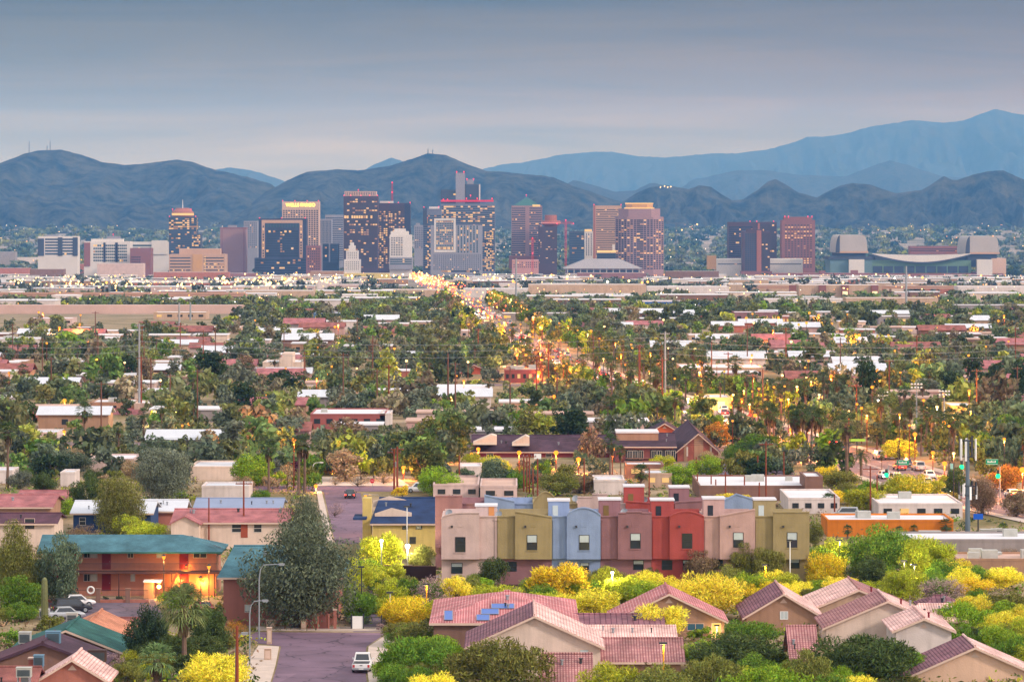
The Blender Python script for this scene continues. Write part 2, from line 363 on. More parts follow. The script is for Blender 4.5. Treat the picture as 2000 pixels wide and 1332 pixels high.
for y in np.arange(500, 1700, 20.0):
 for off in (-.25, .25):
  x = avx(y) + off; x2 = avx(y + 20) + off
  mk.face([(x - .06, y, gz(y) + .105), (x + .06, y, gz(y) + .105), (x2 + .06, y + 20, gz(y + 20) + .105), (x2 - .06, y + 20, gz(y + 20) + .105)])
tag(mk.build('road_marking', PAINT), kind='structure')
strip('cross_street', [(-300, 832), (-100, 812), (0, 800), (72, 792), (150, 790), (260, 800)], 14, .08, ASPHALT)
strip('cross_street', [(-260, 1085), (0, 1080), (200, 1075)], 12, .08, ASPHALT)
strip('cross_street', [(-400, 1530), (0, 1520), (400, 1525)], 14, .08, ASPHALT)
strip('cross_street', [(-700, 2400), (0, 2400), (700, 2400)], 18, .12, ASPHALT)
# the street in front, the bend at its top, the yard lots
def cracked(name, c):
 m = surf(name, c, .85, .30, .16, .3, 14.0); n, l = m.node_tree.nodes, m.node_tree.links; b = [x for x in n if x.type == 'BSDF_PRINCIPLED'][0]; src = b.inputs['Base Color'].links[0].from_socket; tc = N(n, 'ShaderNodeTexCoord')
 d = N(n, 'ShaderNodeTexNoise'); d.inputs['Scale'].default_value = .8; l.new(tc.outputs['Object'], d.inputs[0]); av = N(n, 'ShaderNodeVectorMath', operation='MULTIPLY_ADD'); av.inputs[1].default_value = (1.6, 1.6, 0); l.new(d.outputs['Color'], av.inputs[0]); l.new(tc.outputs['Object'], av.inputs[2])
 v = N(n, 'ShaderNodeTexVoronoi', feature='DISTANCE_TO_EDGE'); v.inputs['Scale'].default_value = .17; l.new(av.outputs[0], v.inputs[0]); r = ramp(n, [(.004, (.42, .42, .44)), (.02, (1, 1, 1))]); l.new(v.outputs['Distance'], r.inputs[0])
 p = N(n, 'ShaderNodeTexVoronoi'); p.inputs['Scale'].default_value = .09; l.new(tc.outputs['Object'], p.inputs[0]); pr = ramp(n, [(.3, (.8, .8, .82)), (.5, (1, 1, 1)), (.8, (1.16, 1.12, 1.1))], 'CONSTANT'); l.new(p.outputs['Color'], pr.inputs[0])
 for t in (r, pr): mx = N(n, 'ShaderNodeMix', data_type='RGBA', blend_type='MULTIPLY'); mx.inputs['Factor'].default_value = 1.0; l.new(src, mx.inputs['A']); l.new(t.outputs[0], mx.inputs['B']); src = mx.outputs['Result']
 l.new(src, b.inputs['Base Color']); return m
ASPHALT = cracked('street_asphalt', (.185, .115, .16)); ASPHALT2 = cracked('lot_asphalt', (.125, .095, .13))
sheet('street', [(505, 1420), (729, 1420), (712, 1300), (716, 1262), (755, 1236), (500, 1234), (470, 1252), (549, 1262), (541, 1300)], .02, ASPHALT)
sheet('street', [(655, 1062), (724, 1062), (704, 962), (632, 959)], .02, ASPHALT)
sheet('street', [(470, 960), (870, 960), (870, 949), (470, 949)], .026, ASPHALT)
sheet('vacant_lot', [(600, 948.5), (800, 948.5), (775, 931), (615, 931)], .015, DIRT)
sheet('parking_lot', [(95, 1222), (330, 1222), (300, 1170), (95, 1170)], .02, ASPHALT2)
sheet('parking_lot', [(1340, 930), (1560, 930), (1530, 905), (1340, 905)], .02, ASPHALT2)
sheet('driveway', [(690, 1234), (760, 1234), (740, 1140), (860, 1128), (860, 1120), (700, 1128)], .016, ASPHALT2)
# kerbs and pavement beside the street, real steps
def kerbed(name, poly_px, h, mat):
 b = MB(); b.slab([tuple(gp(u, v)[:2]) for u, v in poly_px], -.3, h, 0); o = b.build(name, mat); tag(o, kind='structure'); return o
kerbed('pavement', [(440, 1420), (502, 1420), (538, 1300), (545, 1264), (505, 1262), (480, 1300)], .14, CONCRETE)
kerbed('pavement', [(733, 1420), (800, 1420), (760, 1300), (770, 1262), (757, 1240), (720, 1264), (716, 1300)], .14, CONCRETE)
kerbed('pavement', [(500, 1231), (756, 1233), (752, 1226), (500, 1225)], .13, CONCRETE)
kerbed('pavement', [(636, 1062), (652, 1062), (628, 959), (618, 959)], .13, CONCRETE)
# ------------------------------------------------------------------ mountains
def rock_material(name, c1, c2):
 m, n, l, out = _mat(name); b = N(n, 'ShaderNodeBsdfPrincipled'); l.new(b.outputs[0], out.inputs[0]); b.inputs['Roughness'].default_value = .95; b.inputs['Specular IOR Level'].default_value = .05
 tc = N(n, 'ShaderNodeTexCoord'); k = N(n, 'ShaderNodeTexNoise'); k.inputs['Scale'].default_value = .012; k.inputs['Detail'].default_value = 10.0; k.inputs['Roughness'].default_value = .78; l.new(tc.outputs['Object'], k.inputs[0])
 r = ramp(n, [(.40, c1), (.60, c2)]); l.new(k.outputs[0], r.inputs[0]); l.new(r.outputs[0], b.inputs['Base Color'])
 bp = N(n, 'ShaderNodeBump'); bp.inputs['Strength'].default_value = .8; bp.inputs['Distance'].default_value = 40.0; l.new(k.outputs[0], bp.inputs['Height']); l.new(bp.outputs[0], b.inputs['Normal'])
 return m
ROCK = rock_material('mountain_rock', (.002, .010, .012), (.085, .085, .065))
ROCKF = rock_material('far_rock', (.03, .04, .04), (.06, .06, .055))
def range_(name, pts, D, depth, base, mat, seed=0, nu=150, nt=26, rough=1.0, spur=1.7):
 """a ridge whose skyline passes through the given points, with spurs and gullies running down both sides."""
 us = np.linspace(pts[0][0], pts[-1][0], nu); pv = np.interp(us, [p[0] for p in pts], [p[1] for p in pts])
 V = []; dz0 = gz(min(D, 14000)) - 25
 for k, (u, v) in enumerate(zip(us, pv)):
  x0 = X(u, D); zr = Z(v, D) + 2.5 * rough * (mnoise.fractal(Vector((x0 / 60., seed, 0)), .8, 2.1, 4)) * D / 14000
  for t in range(nt):
   s = -1 + 2 * t / (nt - 1); a = abs(s)
   prof = (1 - a) ** 1.15 if a > 0 else 1.0
   y = D + s * depth; h = max(zr - dz0, 1.0)
   g = mnoise.fractal(Vector((x0 / (depth * .30) + seed * 7.7, s * 1.1, seed)), .9, 2.0, 5)
   g2 = mnoise.fractal(Vector((x0 / (depth * .09) + seed * 3.1, s * 3.5, seed + 9)), .8, 2.0, 4); g += .45 * g2
   ridge = 1 - abs(g) * 1.6
   w = math.sin(min(a * 2.2, 1) * math.pi / 2) * (1 - a * .65)
   z = dz0 + h * max(prof - spur * .34 * w * (1 - ridge) + .10 * spur * w * g, 0.0 if a > .96 else -.02)
   if s == 0 or abs(s) < 1e-6: z = zr
   V.append((x0 + depth * .10 * w * mnoise.noise(Vector((x0 / (depth * .5), s * 2, seed + 3))), y, z))
 Fc = []
 for k in range(nu - 1):
  for t in range(nt - 1):
   i = k * nt + t; Fc.append((i, i + nt, i + nt + 1, i + 1))
 me = np_mesh(name, np.array(V), np.array(Fc), mat, smooth=True); me.polygons.foreach_set('use_smooth', np.ones(len(me.polygons), bool))
 o = bpy.data.objects.new(name, me); COL.objects.link(o); tag(o, kind='structure'); return o
NT = 53
range_('mountain', [(-420, 400), (-150, 350), (0, 319), (50, 300), (75, 294), (120, 293), (160, 303), (200, 317), (245, 323), (300, 318), (345, 312), (375, 317), (420, 332), (480, 345), (530, 360), (560, 385), (600, 420), (640, 432)], 14000, 2300, 432, ROCK, 1, nt=NT, nu=330)
range_('mountain', [(430, 432), (480, 405), (520, 375), (560, 353), (600, 336), (660, 331), (700, 333), (760, 325), (800, 312), (835, 300), (870, 303), (910, 320), (950, 335), (985, 336), (1040, 342), (1080, 346), (1120, 364), (1160, 377), (1200, 390), (1250, 410), (1300, 430)], 13300, 2000, 432, ROCK, 2, nt=NT, nu=330)
range_('mountain', [(1130, 432), (1200, 405), (1240, 379), (1270, 366), (1300, 362), (1345, 370), (1365, 362), (1390, 366), (1410, 380), (1430, 392), (1450, 390), (1480, 372), (1500, 354), (1515, 350), (1535, 361), (1560, 377), (1595, 386), (1610, 378), (1640, 363), (1665, 358), (1700, 361), (1725, 370), (1750, 378), (1800, 372), (1820, 360), (1843, 344), (1860, 352), (1870, 352), (1900, 342), (1930, 335), (1960, 333), (1985, 345), (2010, 355), (2100, 345), (2250, 400)], 13000, 900, 432, ROCK, 3, nt=NT, nu=360)
range_('mountain', [(1030, 400), (1080, 375), (1120, 352), (1160, 362), (1200, 375), (1240, 372), (1270, 357), (1300, 363), (1350, 385), (1400, 395)], 18000, 1500, 432, ROCKF, 4, nt=NT, nu=80)
range_('mountain', [(1290, 400), (1350, 352), (1440, 333), (1500, 333), (1560, 342), (1650, 345), (1700, 326), (1740, 313), (1780, 325), (1840, 345), (1950, 352), (2050, 362), (2150, 395)], 23000, 1800, 432, ROCKF, 5, nt=NT, nu=120)
range_('mountain', [(880, 400), (930, 335), (960, 326), (1000, 319), (1020, 318), (1060, 310), (1100, 302), (1160, 297), (1200, 297), (1240, 305), (1300, 308), (1340, 305), (1390, 300), (1440, 300), (1500, 292), (1540, 282), (1580, 267), (1610, 268), (1650, 262), (1700, 248), (1750, 240), (1780, 235), (1840, 240), (1880, 237), (1910, 225), (1945, 213), (1980, 222), (2010, 226), (2150, 250), (2350, 330)], 29500, 2600, 432, ROCKF, 6, nt=NT, nu=330)
range_('mountain', [(380, 400), (420, 332), (450, 327), (490, 333), (530, 345), (570, 360), (640, 390)], 27000, 1500, 432, ROCKF, 7, nt=NT, nu=60)
range_('mountain', [(640, 390), (700, 340), (730, 322), (765, 308), (800, 320), (850, 345), (900, 390)], 27000, 1500, 432, ROCKF, 8, nt=NT, nu=60)
LANDMARKS += [("the leftmost mountain", 100, 293), ("the middle mountain", 838, 300)]
MAST = surf('mast_steel', (.20, .20, .22), .6, .1, 1.0, 0)
for u, vt, vb, lab in [(57, 275, 300, 'tall thin antenna mast on the left shoulder of the leftmost mountain'), (98, 274, 296, 'tall thin antenna mast on the summit of the leftmost mountain'), (92, 284, 296, 'short antenna tower just left of the summit mast'), (836, 290, 302, 'thin antenna mast on the peak of the middle mountain'), (845, 292, 304, 'shorter antenna mast right of the middle mountain peak')]:
 D = 14000 if u < 500 else 13300; z0, z1 = Z(vb, D) - 15, Z(vt, D); x = X(u, D)
 t = thing('antenna_mast', (x, D, z0), lab, 'antenna mast', 'antenna masts on the mountain tops')
 b = MB((x, D, z0)); b.tube([(x, D, z0), (x, D, z0 + .6 * (z1 - z0)), (x, D, z1)], [2.2, 1.6, .9], 4); b.build('mast', MAST, t)
 for k in range(3): b = MB((x, D, z0)); zz = z0 + (.55 + .14 * k) * (z1 - z0); b.box(x - 2.6, x + 2.6, D - 1, D + 1, zz, zz + 2.5); b.build('antenna', MAST, t)
# ------------------------------------------------------------------ the evening air
def build_haze():
 b = MB(); b.box(-8000, 8000, -400, 33600, -78, 900)
 m, n, l, out = _mat('haze'); v = N(n, 'ShaderNodeVolumePrincipled')
 v.inputs['Color'].default_value = (.13, .37, .86, 1); v.inputs['Density'].default_value = 4.9e-5; v.inputs['Anisotropy'].default_value = 0.0
 v.inputs['Absorption Color'].default_value = (1, 1, 1, 1)
 l.new(v.outputs[0], out.inputs['Volume'])
 o = b.build('haze', m); tag(o, kind='stuff'); o.display_type = 'WIRE'; return o
build_haze()
# ------------------------------------------------------------------ plants: prototypes
TAU = 2 * math.pi
def unit(n, g=rng):
 a = g.normal(size=(n, 3)); return a / np.linalg.norm(a, axis=1, keepdims=True)
def quads(c, nrm, L, W, g=rng, droop=None, spray=None):
 """leaf quads centred at c, facing nrm, L long and W wide; droop pulls the long axis down."""
 n = len(c); t = unit(n, g)
 if droop is not None: t = t * (1 - droop) + np.array([0, 0, -1.0]) * droop
 if spray is not None:      # feathery sprays pointing out and up
  t = nrm * .8 + np.array([0, 0, spray]) + unit(n, g) * .55; nrm = unit(n, g)
 t = t - nrm * (t * nrm).sum(1, keepdims=True); t /= np.maximum(np.linalg.norm(t, axis=1, keepdims=True), 1e-6); b = np.cross(nrm, t)
 L = np.broadcast_to(np.asarray(L, float), (n,))[:, None] * .5; W = np.broadcast_to(np.asarray(W, float), (n,))[:, None] * .5
 v = np.stack([c - t * L, c + b * W, c + t * L, c - b * W], 1).reshape(-1, 3)
 return v, np.arange(n * 4).reshape(n, 4)
def crown_points(n, shape, g, nclump=26, fill=.35):
 """points and outward normals on a crown made of many leaf clumps; returned in a unit crown (radius 1, z from 0 to h)."""
 kind = shape
 k = nclump
 u = unit(k, g); rad = g.uniform(.35, 1.0, k) ** .6
 if kind == 'round': ctr = u * rad[:, None] * np.array([.78, .78, .55]); ctr[:, 2] += .65; cr = g.uniform(.13, .32, k)
 elif kind == 'dome': ctr = u * rad[:, None] * np.array([.85, .85, .42]); ctr[:, 2] = np.abs(ctr[:, 2]) * 1.3 + .30; cr = g.uniform(.12, .28, k)
 elif kind == 'tall': ctr = u * rad[:, None] * np.array([.60, .60, 1.05]); ctr[:, 2] += 1.25; cr = g.uniform(.17, .36, k)
 elif kind == 'cone':
  z = g.uniform(0, 1, k) ** .8; a = g.uniform(0, TAU, k); r = (1 - z) * .62 * g.uniform(.4, 1, k); ctr = np.stack([r * np.cos(a), r * np.sin(a), .12 + z * 2.3], 1); cr = .12 + .26 * (1 - z) * g.uniform(.7, 1.2, k)
 elif kind == 'layer':
  a = g.uniform(0, TAU, k); r = g.uniform(.05, .9, k); lv = g.choice([.45, .8, 1.15, 1.5], k); ctr = np.stack([r * np.cos(a) * (1.15 - lv * .35), r * np.sin(a) * (1.15 - lv * .35), lv + g.normal(0, .07, k)], 1); cr = g.uniform(.2, .34, k)
 else: ctr = u * rad[:, None]; ctr[:, 2] += 1; cr = g.uniform(.2, .35, k)
 cnt = np.maximum((n * cr ** 2 / (cr ** 2).sum()).astype(int), 4); P, Nn = [], []
 for c, r, q in zip(ctr, cr, cnt):
  d = unit(q, g); rr = r * g.uniform(fill, 1.12, q) ** .5
  p = c + d * rr[:, None] * np.array([1.15, 1.15, .85]); P.append(p); nn = d * .8 + unit(q, g) * .75; Nn.append(nn / np.linalg.norm(nn, axis=1, keepdims=True))
 return np.concatenate(P), np.concatenate(Nn), ctr, cr
def limb_mesh(ctr, g, h0=.0, trunk_r=.06, split=.28, lean=.06, pick=14, twig=True):
 """tapered trunk that forks into limbs reaching the leaf clumps."""
 b = MB(); top = np.array([g.normal(0, lean), g.normal(0, lean), split])
 b.tube([(0, 0, -.05), tuple(top * np.array([.4, .4, .5])), tuple(top)], [trunk_r * 1.35, trunk_r * 1.05, trunk_r * .9], 7)
 idx = g.permutation(len(ctr))[:pick]
 for i in idx:
  c = ctr[i]; mid = top * .5 + c * .5 + g.normal(0, .06, 3); mid[2] -= .03; q = top + (c - top) * .12
  b.tube([tuple(top - np.array([0, 0, .03])), tuple(q), tuple(mid), tuple(c)], [trunk_r * .55, trunk_r * .45, trunk_r * .28, trunk_r * .08], 5)
 return b
PROTO = {}
def make_proto(name, shape, n, leafL, leafW, seed, nclump=26, droop=None, trunk_r=.055, split=.3, pick=14, fill=.35, hang=0, spray=None):
 g = np.random.default_rng(seed); P, Nn, ctr, cr = crown_points(n, shape, g, nclump, fill)
 if hang:      # weeping sprays under the clumps
  m = int(n * .45); i = g.integers(0, len(ctr), m); d = unit(m, g); q = ctr[i] + d * cr[i][:, None]; q[:, 2] -= g.uniform(0, hang, m); P = np.concatenate([P, q]); x = unit(m, g); x[:, 2] *= .2; Nn = np.concatenate([Nn, x / np.linalg.norm(x, axis=1, keepdims=True)])
 P[:, 2] = np.maximum(P[:, 2], .02)
 v, f = quads(P, Nn, leafL * g.uniform(.6, 1.4, len(P)), leafW * g.uniform(.6, 1.3, len(P)), g, droop, spray)
 cme = np_mesh(name + '_crown', v, f, LEAF)
 tb = limb_mesh(ctr, g, trunk_r=trunk_r, split=split, pick=pick); to = tb.build('trunk', BARK); tme = to.data; bpy.data.objects.remove(to)
 PROTO[name] = (cme, tme); return PROTO[name]
# near trees (many small leaves), a few different crowns of each kind
for i in range(3):
 make_proto('mesquite%d' % i, 'dome', 9000, .10, .026, 10 + i, 46, trunk_r=.04, split=.16, pick=22, spray=.25)
 make_proto('paloverde%d' % i, 'round', 8500, .13, .026, 20 + i, 48, trunk_r=.035, split=.2, pick=26, fill=.15, spray=.55)
 make_proto('leafy%d' % i, 'round', 7500, .085, .04, 30 + i, 42, trunk_r=.05, split=.25)
 make_proto('weeping%d' % i, 'tall', 6500, .12, .03, 40 + i, 26, droop=.7, trunk_r=.06, split=.5, hang=.55)
for i in range(2):
 make_proto('gum%d' % i, 'tall', 15000, .075, .022, 50 + i, 56, droop=.6, trunk_r=.07, split=.55, hang=.35, pick=22)
 make_proto('cypress%d' % i, 'cone', 6500, .085, .05, 60 + i, 60, trunk_r=.06, split=.6, pick=10)
 make_proto('pine%d' % i, 'layer', 3600, .14, .05, 70 + i, 30, trunk_r=.055, split=.8, pick=16)
 make_proto('shrub%d' % i, 'dome', 1500, .14, .07, 80 + i, 16, trunk_r=.03, split=.1, pick=10)
 make_proto('bare%d' % i, 'round', 1700, .10, .02, 90 + i, 30, trunk_r=.035, split=.15, pick=30, fill=.1)
# middle-distance trees (fewer, larger leaves)
for i in range(4):
 make_proto('mid_round%d' % i, 'round', 1100, .19, .10, 110 + i, 22, trunk_r=.06, split=.3, pick=8)
 make_proto('mid_dome%d' % i, 'dome', 1000, .20, .10, 120 + i, 20, trunk_r=.05, split=.2, pick=8)
 make_proto('mid_tall%d' % i, 'tall', 1300, .20, .09, 130 + i, 26, droop=.3, trunk_r=.07, split=.5, pick=9, hang=.2)
for i in range(2): make_proto('mid_pine%d' % i, 'layer', 1000, .22, .09, 140 + i, 22, trunk_r=.06, split=.8, pick=10)
NVAR = {'mesquite': 3, 'paloverde': 3, 'leafy': 3, 'weeping': 3, 'gum': 2, 'cypress': 2, 'pine': 2, 'shrub': 2, 'bare': 2, 'mid_round': 4, 'mid_dome': 4, 'mid_tall': 4, 'mid_pine': 2}
HEIGHT = {'mesquite': 1.08, 'paloverde': 1.45, 'leafy': 1.45, 'weeping': 2.45, 'gum': 2.45, 'cypress': 2.55, 'pine': 1.7, 'shrub': 1.05, 'bare': 1.4, 'mid_round': 1.45, 'mid_dome': 1.05, 'mid_tall': 2.5, 'mid_pine': 1.75}
# palms, in metres
def fan_palm(seed, h, nf=34, fr=1.15, skirt=1.6, near=True):
 g = np.random.default_rng(seed); V, Fq, nv = [], [], 0
 seg = 9 if near else 5
 for k in range(nf):
  az = k * 2.399 + g.uniform(-.2, .2); el = R(80 - 125 * (k / nf) ** .9 + g.uniform(-8, 8))
  d = np.array([math.cos(az) * math.cos(el), math.sin(az) * math.cos(el), math.sin(el)]); side = np.array([-math.sin(az), math.cos(az), 0]); up = np.cross(side, d) * -1
  pl = fr * g.uniform(.75, 1.05); base = np.array([0, 0, h]) + d * .15; hub = base + d * pl + np.array([0, 0, -.12 * pl])
  V += [base - side * .03, base + side * .03, hub + side * .03, hub - side * .03]; Fq.append([nv, nv + 1, nv + 2, nv + 3]); nv += 4
  for q in range(seg):
   a = R(-72 + 144 * q / (seg - 1)); e = d * math.cos(a) + side * math.sin(a); L = fr * (1.0 - .18 * abs(a)) * g.uniform(.9, 1.1); dr = np.array([0, 0, -.30 * L]) * g.uniform(.6, 1.5)
   w = np.cross(e, up); w /= np.linalg.norm(w); wd = .075 if near else .16
   m = hub + e * L * .55; t = hub + e * L + dr
   V += [hub, m + w * wd, t, m - w * wd]; Fq.append([nv, nv + 1, nv + 2, nv + 3]); nv += 4
 crown = np_mesh('fan_palm_crown', np.array(V), np.array(Fq), LEAF)
 V, Fq, nv = [], [], 0
 for k in range(int(38 if near else 16)):
  az = g.uniform(0, TAU); z0 = h - g.uniform(.05, skirt); L = g.uniform(.8, 1.3); out = g.uniform(.2, .75); e = np.array([math.cos(az), math.sin(az), 0]); s = np.array([-math.sin(az), math.cos(az), 0])
  p0 = np.array([0, 0, z0]) + e * .15; p1 = p0 + e * out * .8 + np.array([0, 0, -.3]); p2 = p0 + e * out * .75 + np.array([0, 0, -L]); w = .22
  V += [p0 - s * .05, p0 + s * .05, p1 + s * w, p1 - s * w, p1 - s * w, p1 + s * w, p2 + s * w * .7, p2 - s * w * .7]; Fq += [[nv, nv + 1, nv + 2, nv + 3], [nv + 4, nv + 5, nv + 6, nv + 7]]; nv += 8
 sk = np_mesh('fan_palm_skirt', np.array(V), np.array(Fq), foliage('dead_frond'))
 b = MB(); bend = g.uniform(-.25, .25)
 b.tube([(0, 0, -.2), (bend * .4, 0, h * .35), (bend * .3, 0, h * .7), (0, 0, h)], [.34, .24, .21, .24], 8); t = b.build('trunk', PALMBARK); tme = t.data; bpy.data.objects.remove(t)
 return crown, sk, tme
def date_palm(seed, h, nf=44, L0=3.6):
 g = np.random.default_rng(seed); V, Fq, nv = [], [], 0
 for k in range(nf):
  az = k * 2.399 + g.uniform(-.15, .15); el = R(78 - 105 * (k / nf)); L = L0 * g.uniform(.85, 1.05); side = np.array([-math.sin(az), math.cos(az), 0]); pts = []
  for q in range(9):
   t = q / 8; e2 = el - R(70) * t * t; step = np.array([math.cos(az) * math.cos(e2), math.sin(az) * math.cos(e2), math.sin(e2)])
   pts.append(np.array([0, 0, h]) if q == 0 else pts[-1] + step * L / 8)
  for q in range(8):
   a, c = pts[q], pts[q + 1]; d = (c - a) / np.linalg.norm(c - a)
   V += [a - side * .03, a + side * .03, c + side * .02, c - side * .02]; Fq.append([nv, nv + 1, nv + 2, nv + 3]); nv += 4
   if q > 0:
    for s in (-1, 1):
     for o in (.25, .75):
      p = a + (c - a) * o; tip = p + side * s * .42 + d * .42 + np.array([0, 0, -.12]); w = d * .06; V += [p - w, p + w, tip + w * .4, tip - w * .4]; Fq.append([nv, nv + 1, nv + 2, nv + 3]); nv += 4
 crown = np_mesh('date_palm_crown', np.array(V), np.array(Fq), LEAF)
 b = MB(); b.tube([(0, 0, -.2), (0, 0, h * .5), (0, 0, h * .9), (0, 0, h + .3)], [.42, .36, .42, .30], 8); t = b.build('trunk', PALMBARK); tme = t.data; bpy.data.objects.remove(t)
 return crown, None, tme
PALMS = {'fan': [fan_palm(200 + i, 9.0 + i * .8, 34, 1.2, 1.7 + .3 * i) for i in range(3)], 'fan_far': [fan_palm(220 + i, 10.0 + i, 22, 1.3, 1.6 + .2 * i, False) for i in range(3)], 'fan_low': [fan_palm(240, 3.4, 38, 1.25, .9)], 'date': [date_palm(260 + i, 4.5 + i) for i in range(2)], 'fan_big': [fan_palm(250, 6.3, 60, 1.55, 1.9)]}
# ------------------------------------------------------------------ labels that single things out
def auto_label(base, u, v):
 """base + which one it is, counted outwards from the nearest landmark."""
 best = min(LANDMARKS, key=lambda l: (l[1] - u) ** 2 + ((l[2] - v) * 2.2) ** 2)
 du, dv = u - best[1], v - best[2]
 if abs(du) > abs(dv) * 1.2: rel = 'right of' if du > 0 else 'left of'
 else: rel = 'in front of' if dv > 0 else 'behind'
 return (base, best[0], rel), math.hypot(du, dv)
PENDING = []            # (object, base phrase, u, v, group)
ORD = ['closest', 'second closest', 'third closest', 'fourth closest', 'fifth closest', 'sixth closest', 'seventh closest', 'eighth closest', 'ninth closest']
def later(o, base, u, v, group): PENDING.append((o, base, u, v, group))
def settle_labels():
 bins = {}
 for o, base, u, v, group in PENDING:
  key, d = auto_label(base, u, v); bins.setdefault(key, []).append((d, o, group))
 for (base, lm, rel), L in bins.items():
  L.sort(key=lambda t: t[0])
  for k, (d, o, group) in enumerate(L):
   o['group'] = group if k < len(ORD) else group + ', farther out'
   o['label'] = '%s %s %s' % (base, rel, lm) if len(L) == 1 else '%s, %s %s %s' % (base, ORD[k] if k < len(ORD) else 'farther out', rel, lm)
   if len(o['label'].replace(',', '').split()) > 16: print('LONG', o['label'])
# ------------------------------------------------------------------ plants: placing
GREEN = {'olive': (.23, .235, .055), 'dark': (.095, .13, .04), 'green': (.16, .27, .035), 'bright': (.27, .40, .035), 'gold': (.84, .64, .045), 'lime': (.48, .51, .045), 'yellow': (.86, .76, .08), 'grey': (.19, .21, .15), 'brown': (.28, .20, .12), 'lilac': (.42, .29, .28), 'deep': (.05, .08, .036), 'teal': (.135, .18, .11), 'rust': (.50, .24, .045), 'plum': (.16, .05, .07), 'straw': (.42, .31, .18)}
TREE_I = [0]
def tree(kind, u, v, w, h, col, label=None, group='trees', cat='tree', name=None, base='tree', twist=None, lift=0.0):
 """a tree whose foot stands at pixel (u, v) on the plain, w and h pixels across and tall."""
 p = gp(u, v, lift); k = ppm(p.y); i = TREE_I[0]; TREE_I[0] += 1
 var = NVAR[kind]; cme, tme = PROTO[kind + str(i % var)]
 if kind in ('gum', 'weeping', 'mid_tall'): w *= 1.3
 elif kind != 'shrub': w *= 1.12
 r = w / 2 / k; sz = h / k / HEIGHT[kind]
 nm = name or {'mesquite': 'mesquite_tree', 'paloverde': 'palo_verde_tree', 'gum': 'eucalyptus_tree', 'weeping': 'weeping_tree', 'cypress': 'cypress_tree', 'pine': 'pine_tree', 'mid_pine': 'pine_tree', 'shrub': 'desert_shrub', 'bare': 'bare_shrub'}.get(kind, 'leafy_tree')
 t = thing(nm, p, None, cat, group, rz=(i * 2.4) % TAU if twist is None else twist); t.scale = (r, r, sz)
 c = GREEN[col] if isinstance(col, str) else col; j = .88 + .24 * ((i * 7919) % 97) / 97.
 a = bpy.data.objects.new('crown', cme); COL.objects.link(a); a.parent = t; a.color = (c[0] * j, c[1] * (.95 + .1 * ((i * 31) % 17) / 17) * j, c[2] * j, 1)
 b = bpy.data.objects.new('trunk', tme); COL.objects.link(b); b.parent = t
 if label: t['label'] = label
 else: later(t, base, u, v - h * .5, group)
 return t
def palm(kind, u, v, h, col='green', label=None, group='palms', base='fan palm', i=None, lean=0.0):
 """h: pixel height of the whole palm."""
 p = gp(u, v); k = ppm(p.y); q = TREE_I[0]; TREE_I[0] += 1
 L = PALMS[kind]; cr, sk, tr = L[q % len(L)]
 top = max(x.co.z for x in tr.vertices) + (1.4 if kind.startswith('fan') else 2.2); s = h / k / top
 t = thing('date_palm' if kind == 'date' else 'fan_palm', p, None, 'palm', group, rz=(q * 1.7) % TAU); w = s if s < 1.5 else s ** .7
 if kind in ('fan_far',): w = max(w, .85)
 t.scale = (w, w, s); t.rotation_euler = (lean + .03 * math.sin(q * 3.1), .03 * math.cos(q * 2.3), (q * 1.7) % TAU)
 c = GREEN[col] if isinstance(col, str) else col
 a = bpy.data.objects.new('crown', cr); COL.objects.link(a); a.parent = t; a.color = (*c, 1)
 b = bpy.data.objects.new('trunk', tr); COL.objects.link(b); b.parent = t
 if sk is not None: d = bpy.data.objects.new('frond_skirt', sk); COL.objects.link(d); d.parent = t; d.color = (.17, .115, .065, 1)
 if label: t['label'] = label
 else: later(t, base, u, v - h * .6, group)
 return t
# ------------------------------------------------------------------ near buildings
KC = .70
def C(r, g, b, k=None):
 s = srgb(r, g, b); k = KC if k is None else k; return (s[0] * k, s[1] * k, s[2] * k)
def stucco(name, r, g, b): return surf('stucco_' + name, C(r, g, b), .9, .14, .3, .4, 6.0, .15, stain=.17)
ST = {'pink': stucco('pink', 226, 198, 192), 'olive': stucco('olive', 178, 160, 116), 'blue': stucco('blue', 156, 176, 214), 'mauve': stucco('mauve', 164, 120, 124), 'red': stucco('red', 186, 88, 82), 'rose': stucco('rose', 214, 176, 168), 'beige': stucco('beige', 216, 184, 160), 'cream': stucco('cream', 244, 220, 204), 'white': stucco('white', 240, 226, 222), 'salmon': stucco('salmon', 196, 128, 112), 'tan': stucco('tan', 190, 150, 124), 'brownish': stucco('brownish', 150, 116, 104), 'orange': stucco('orange', 238, 140, 50), 'yellow': stucco('yellow', 240, 212, 130), 'grey': stucco('grey', 170, 160, 160)}
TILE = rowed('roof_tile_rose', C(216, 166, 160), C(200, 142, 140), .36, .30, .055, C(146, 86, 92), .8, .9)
TILEP = rowed('roof_tile_pale_lit', C(250, 216, 206, .92), C(240, 198, 190, .9), .36, .30, .05, C(200, 146, 140, .85), .8, .9)  # pale tile; on right slopes the sunlit tone is put into its colour
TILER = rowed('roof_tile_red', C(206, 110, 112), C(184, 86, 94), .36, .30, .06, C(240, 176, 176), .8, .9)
TILEM = rowed('roof_tile_mauve_shaded', C(174, 126, 134), C(154, 102, 114), .36, .62, .05, C(92, 44, 66), .8, .9)  # darker mauve copy: shade of the left slopes painted into the tile
SHGREEN = rowed('shingle_green', C(92, 138, 152), C(80, 124, 138), .16, .34, .012, C(30, 80, 80), .9, .3, .5)
SHDGREEN = rowed('shingle_dark_green', C(62, 116, 110), C(52, 104, 98), .16, .34, .012, C(18, 62, 54), .9, .3, .5)
SHBROWN = rowed('shingle_brown', C(176, 112, 102), C(160, 98, 92), .16, .34, .012, C(112, 66, 66), .9, .3, .5)
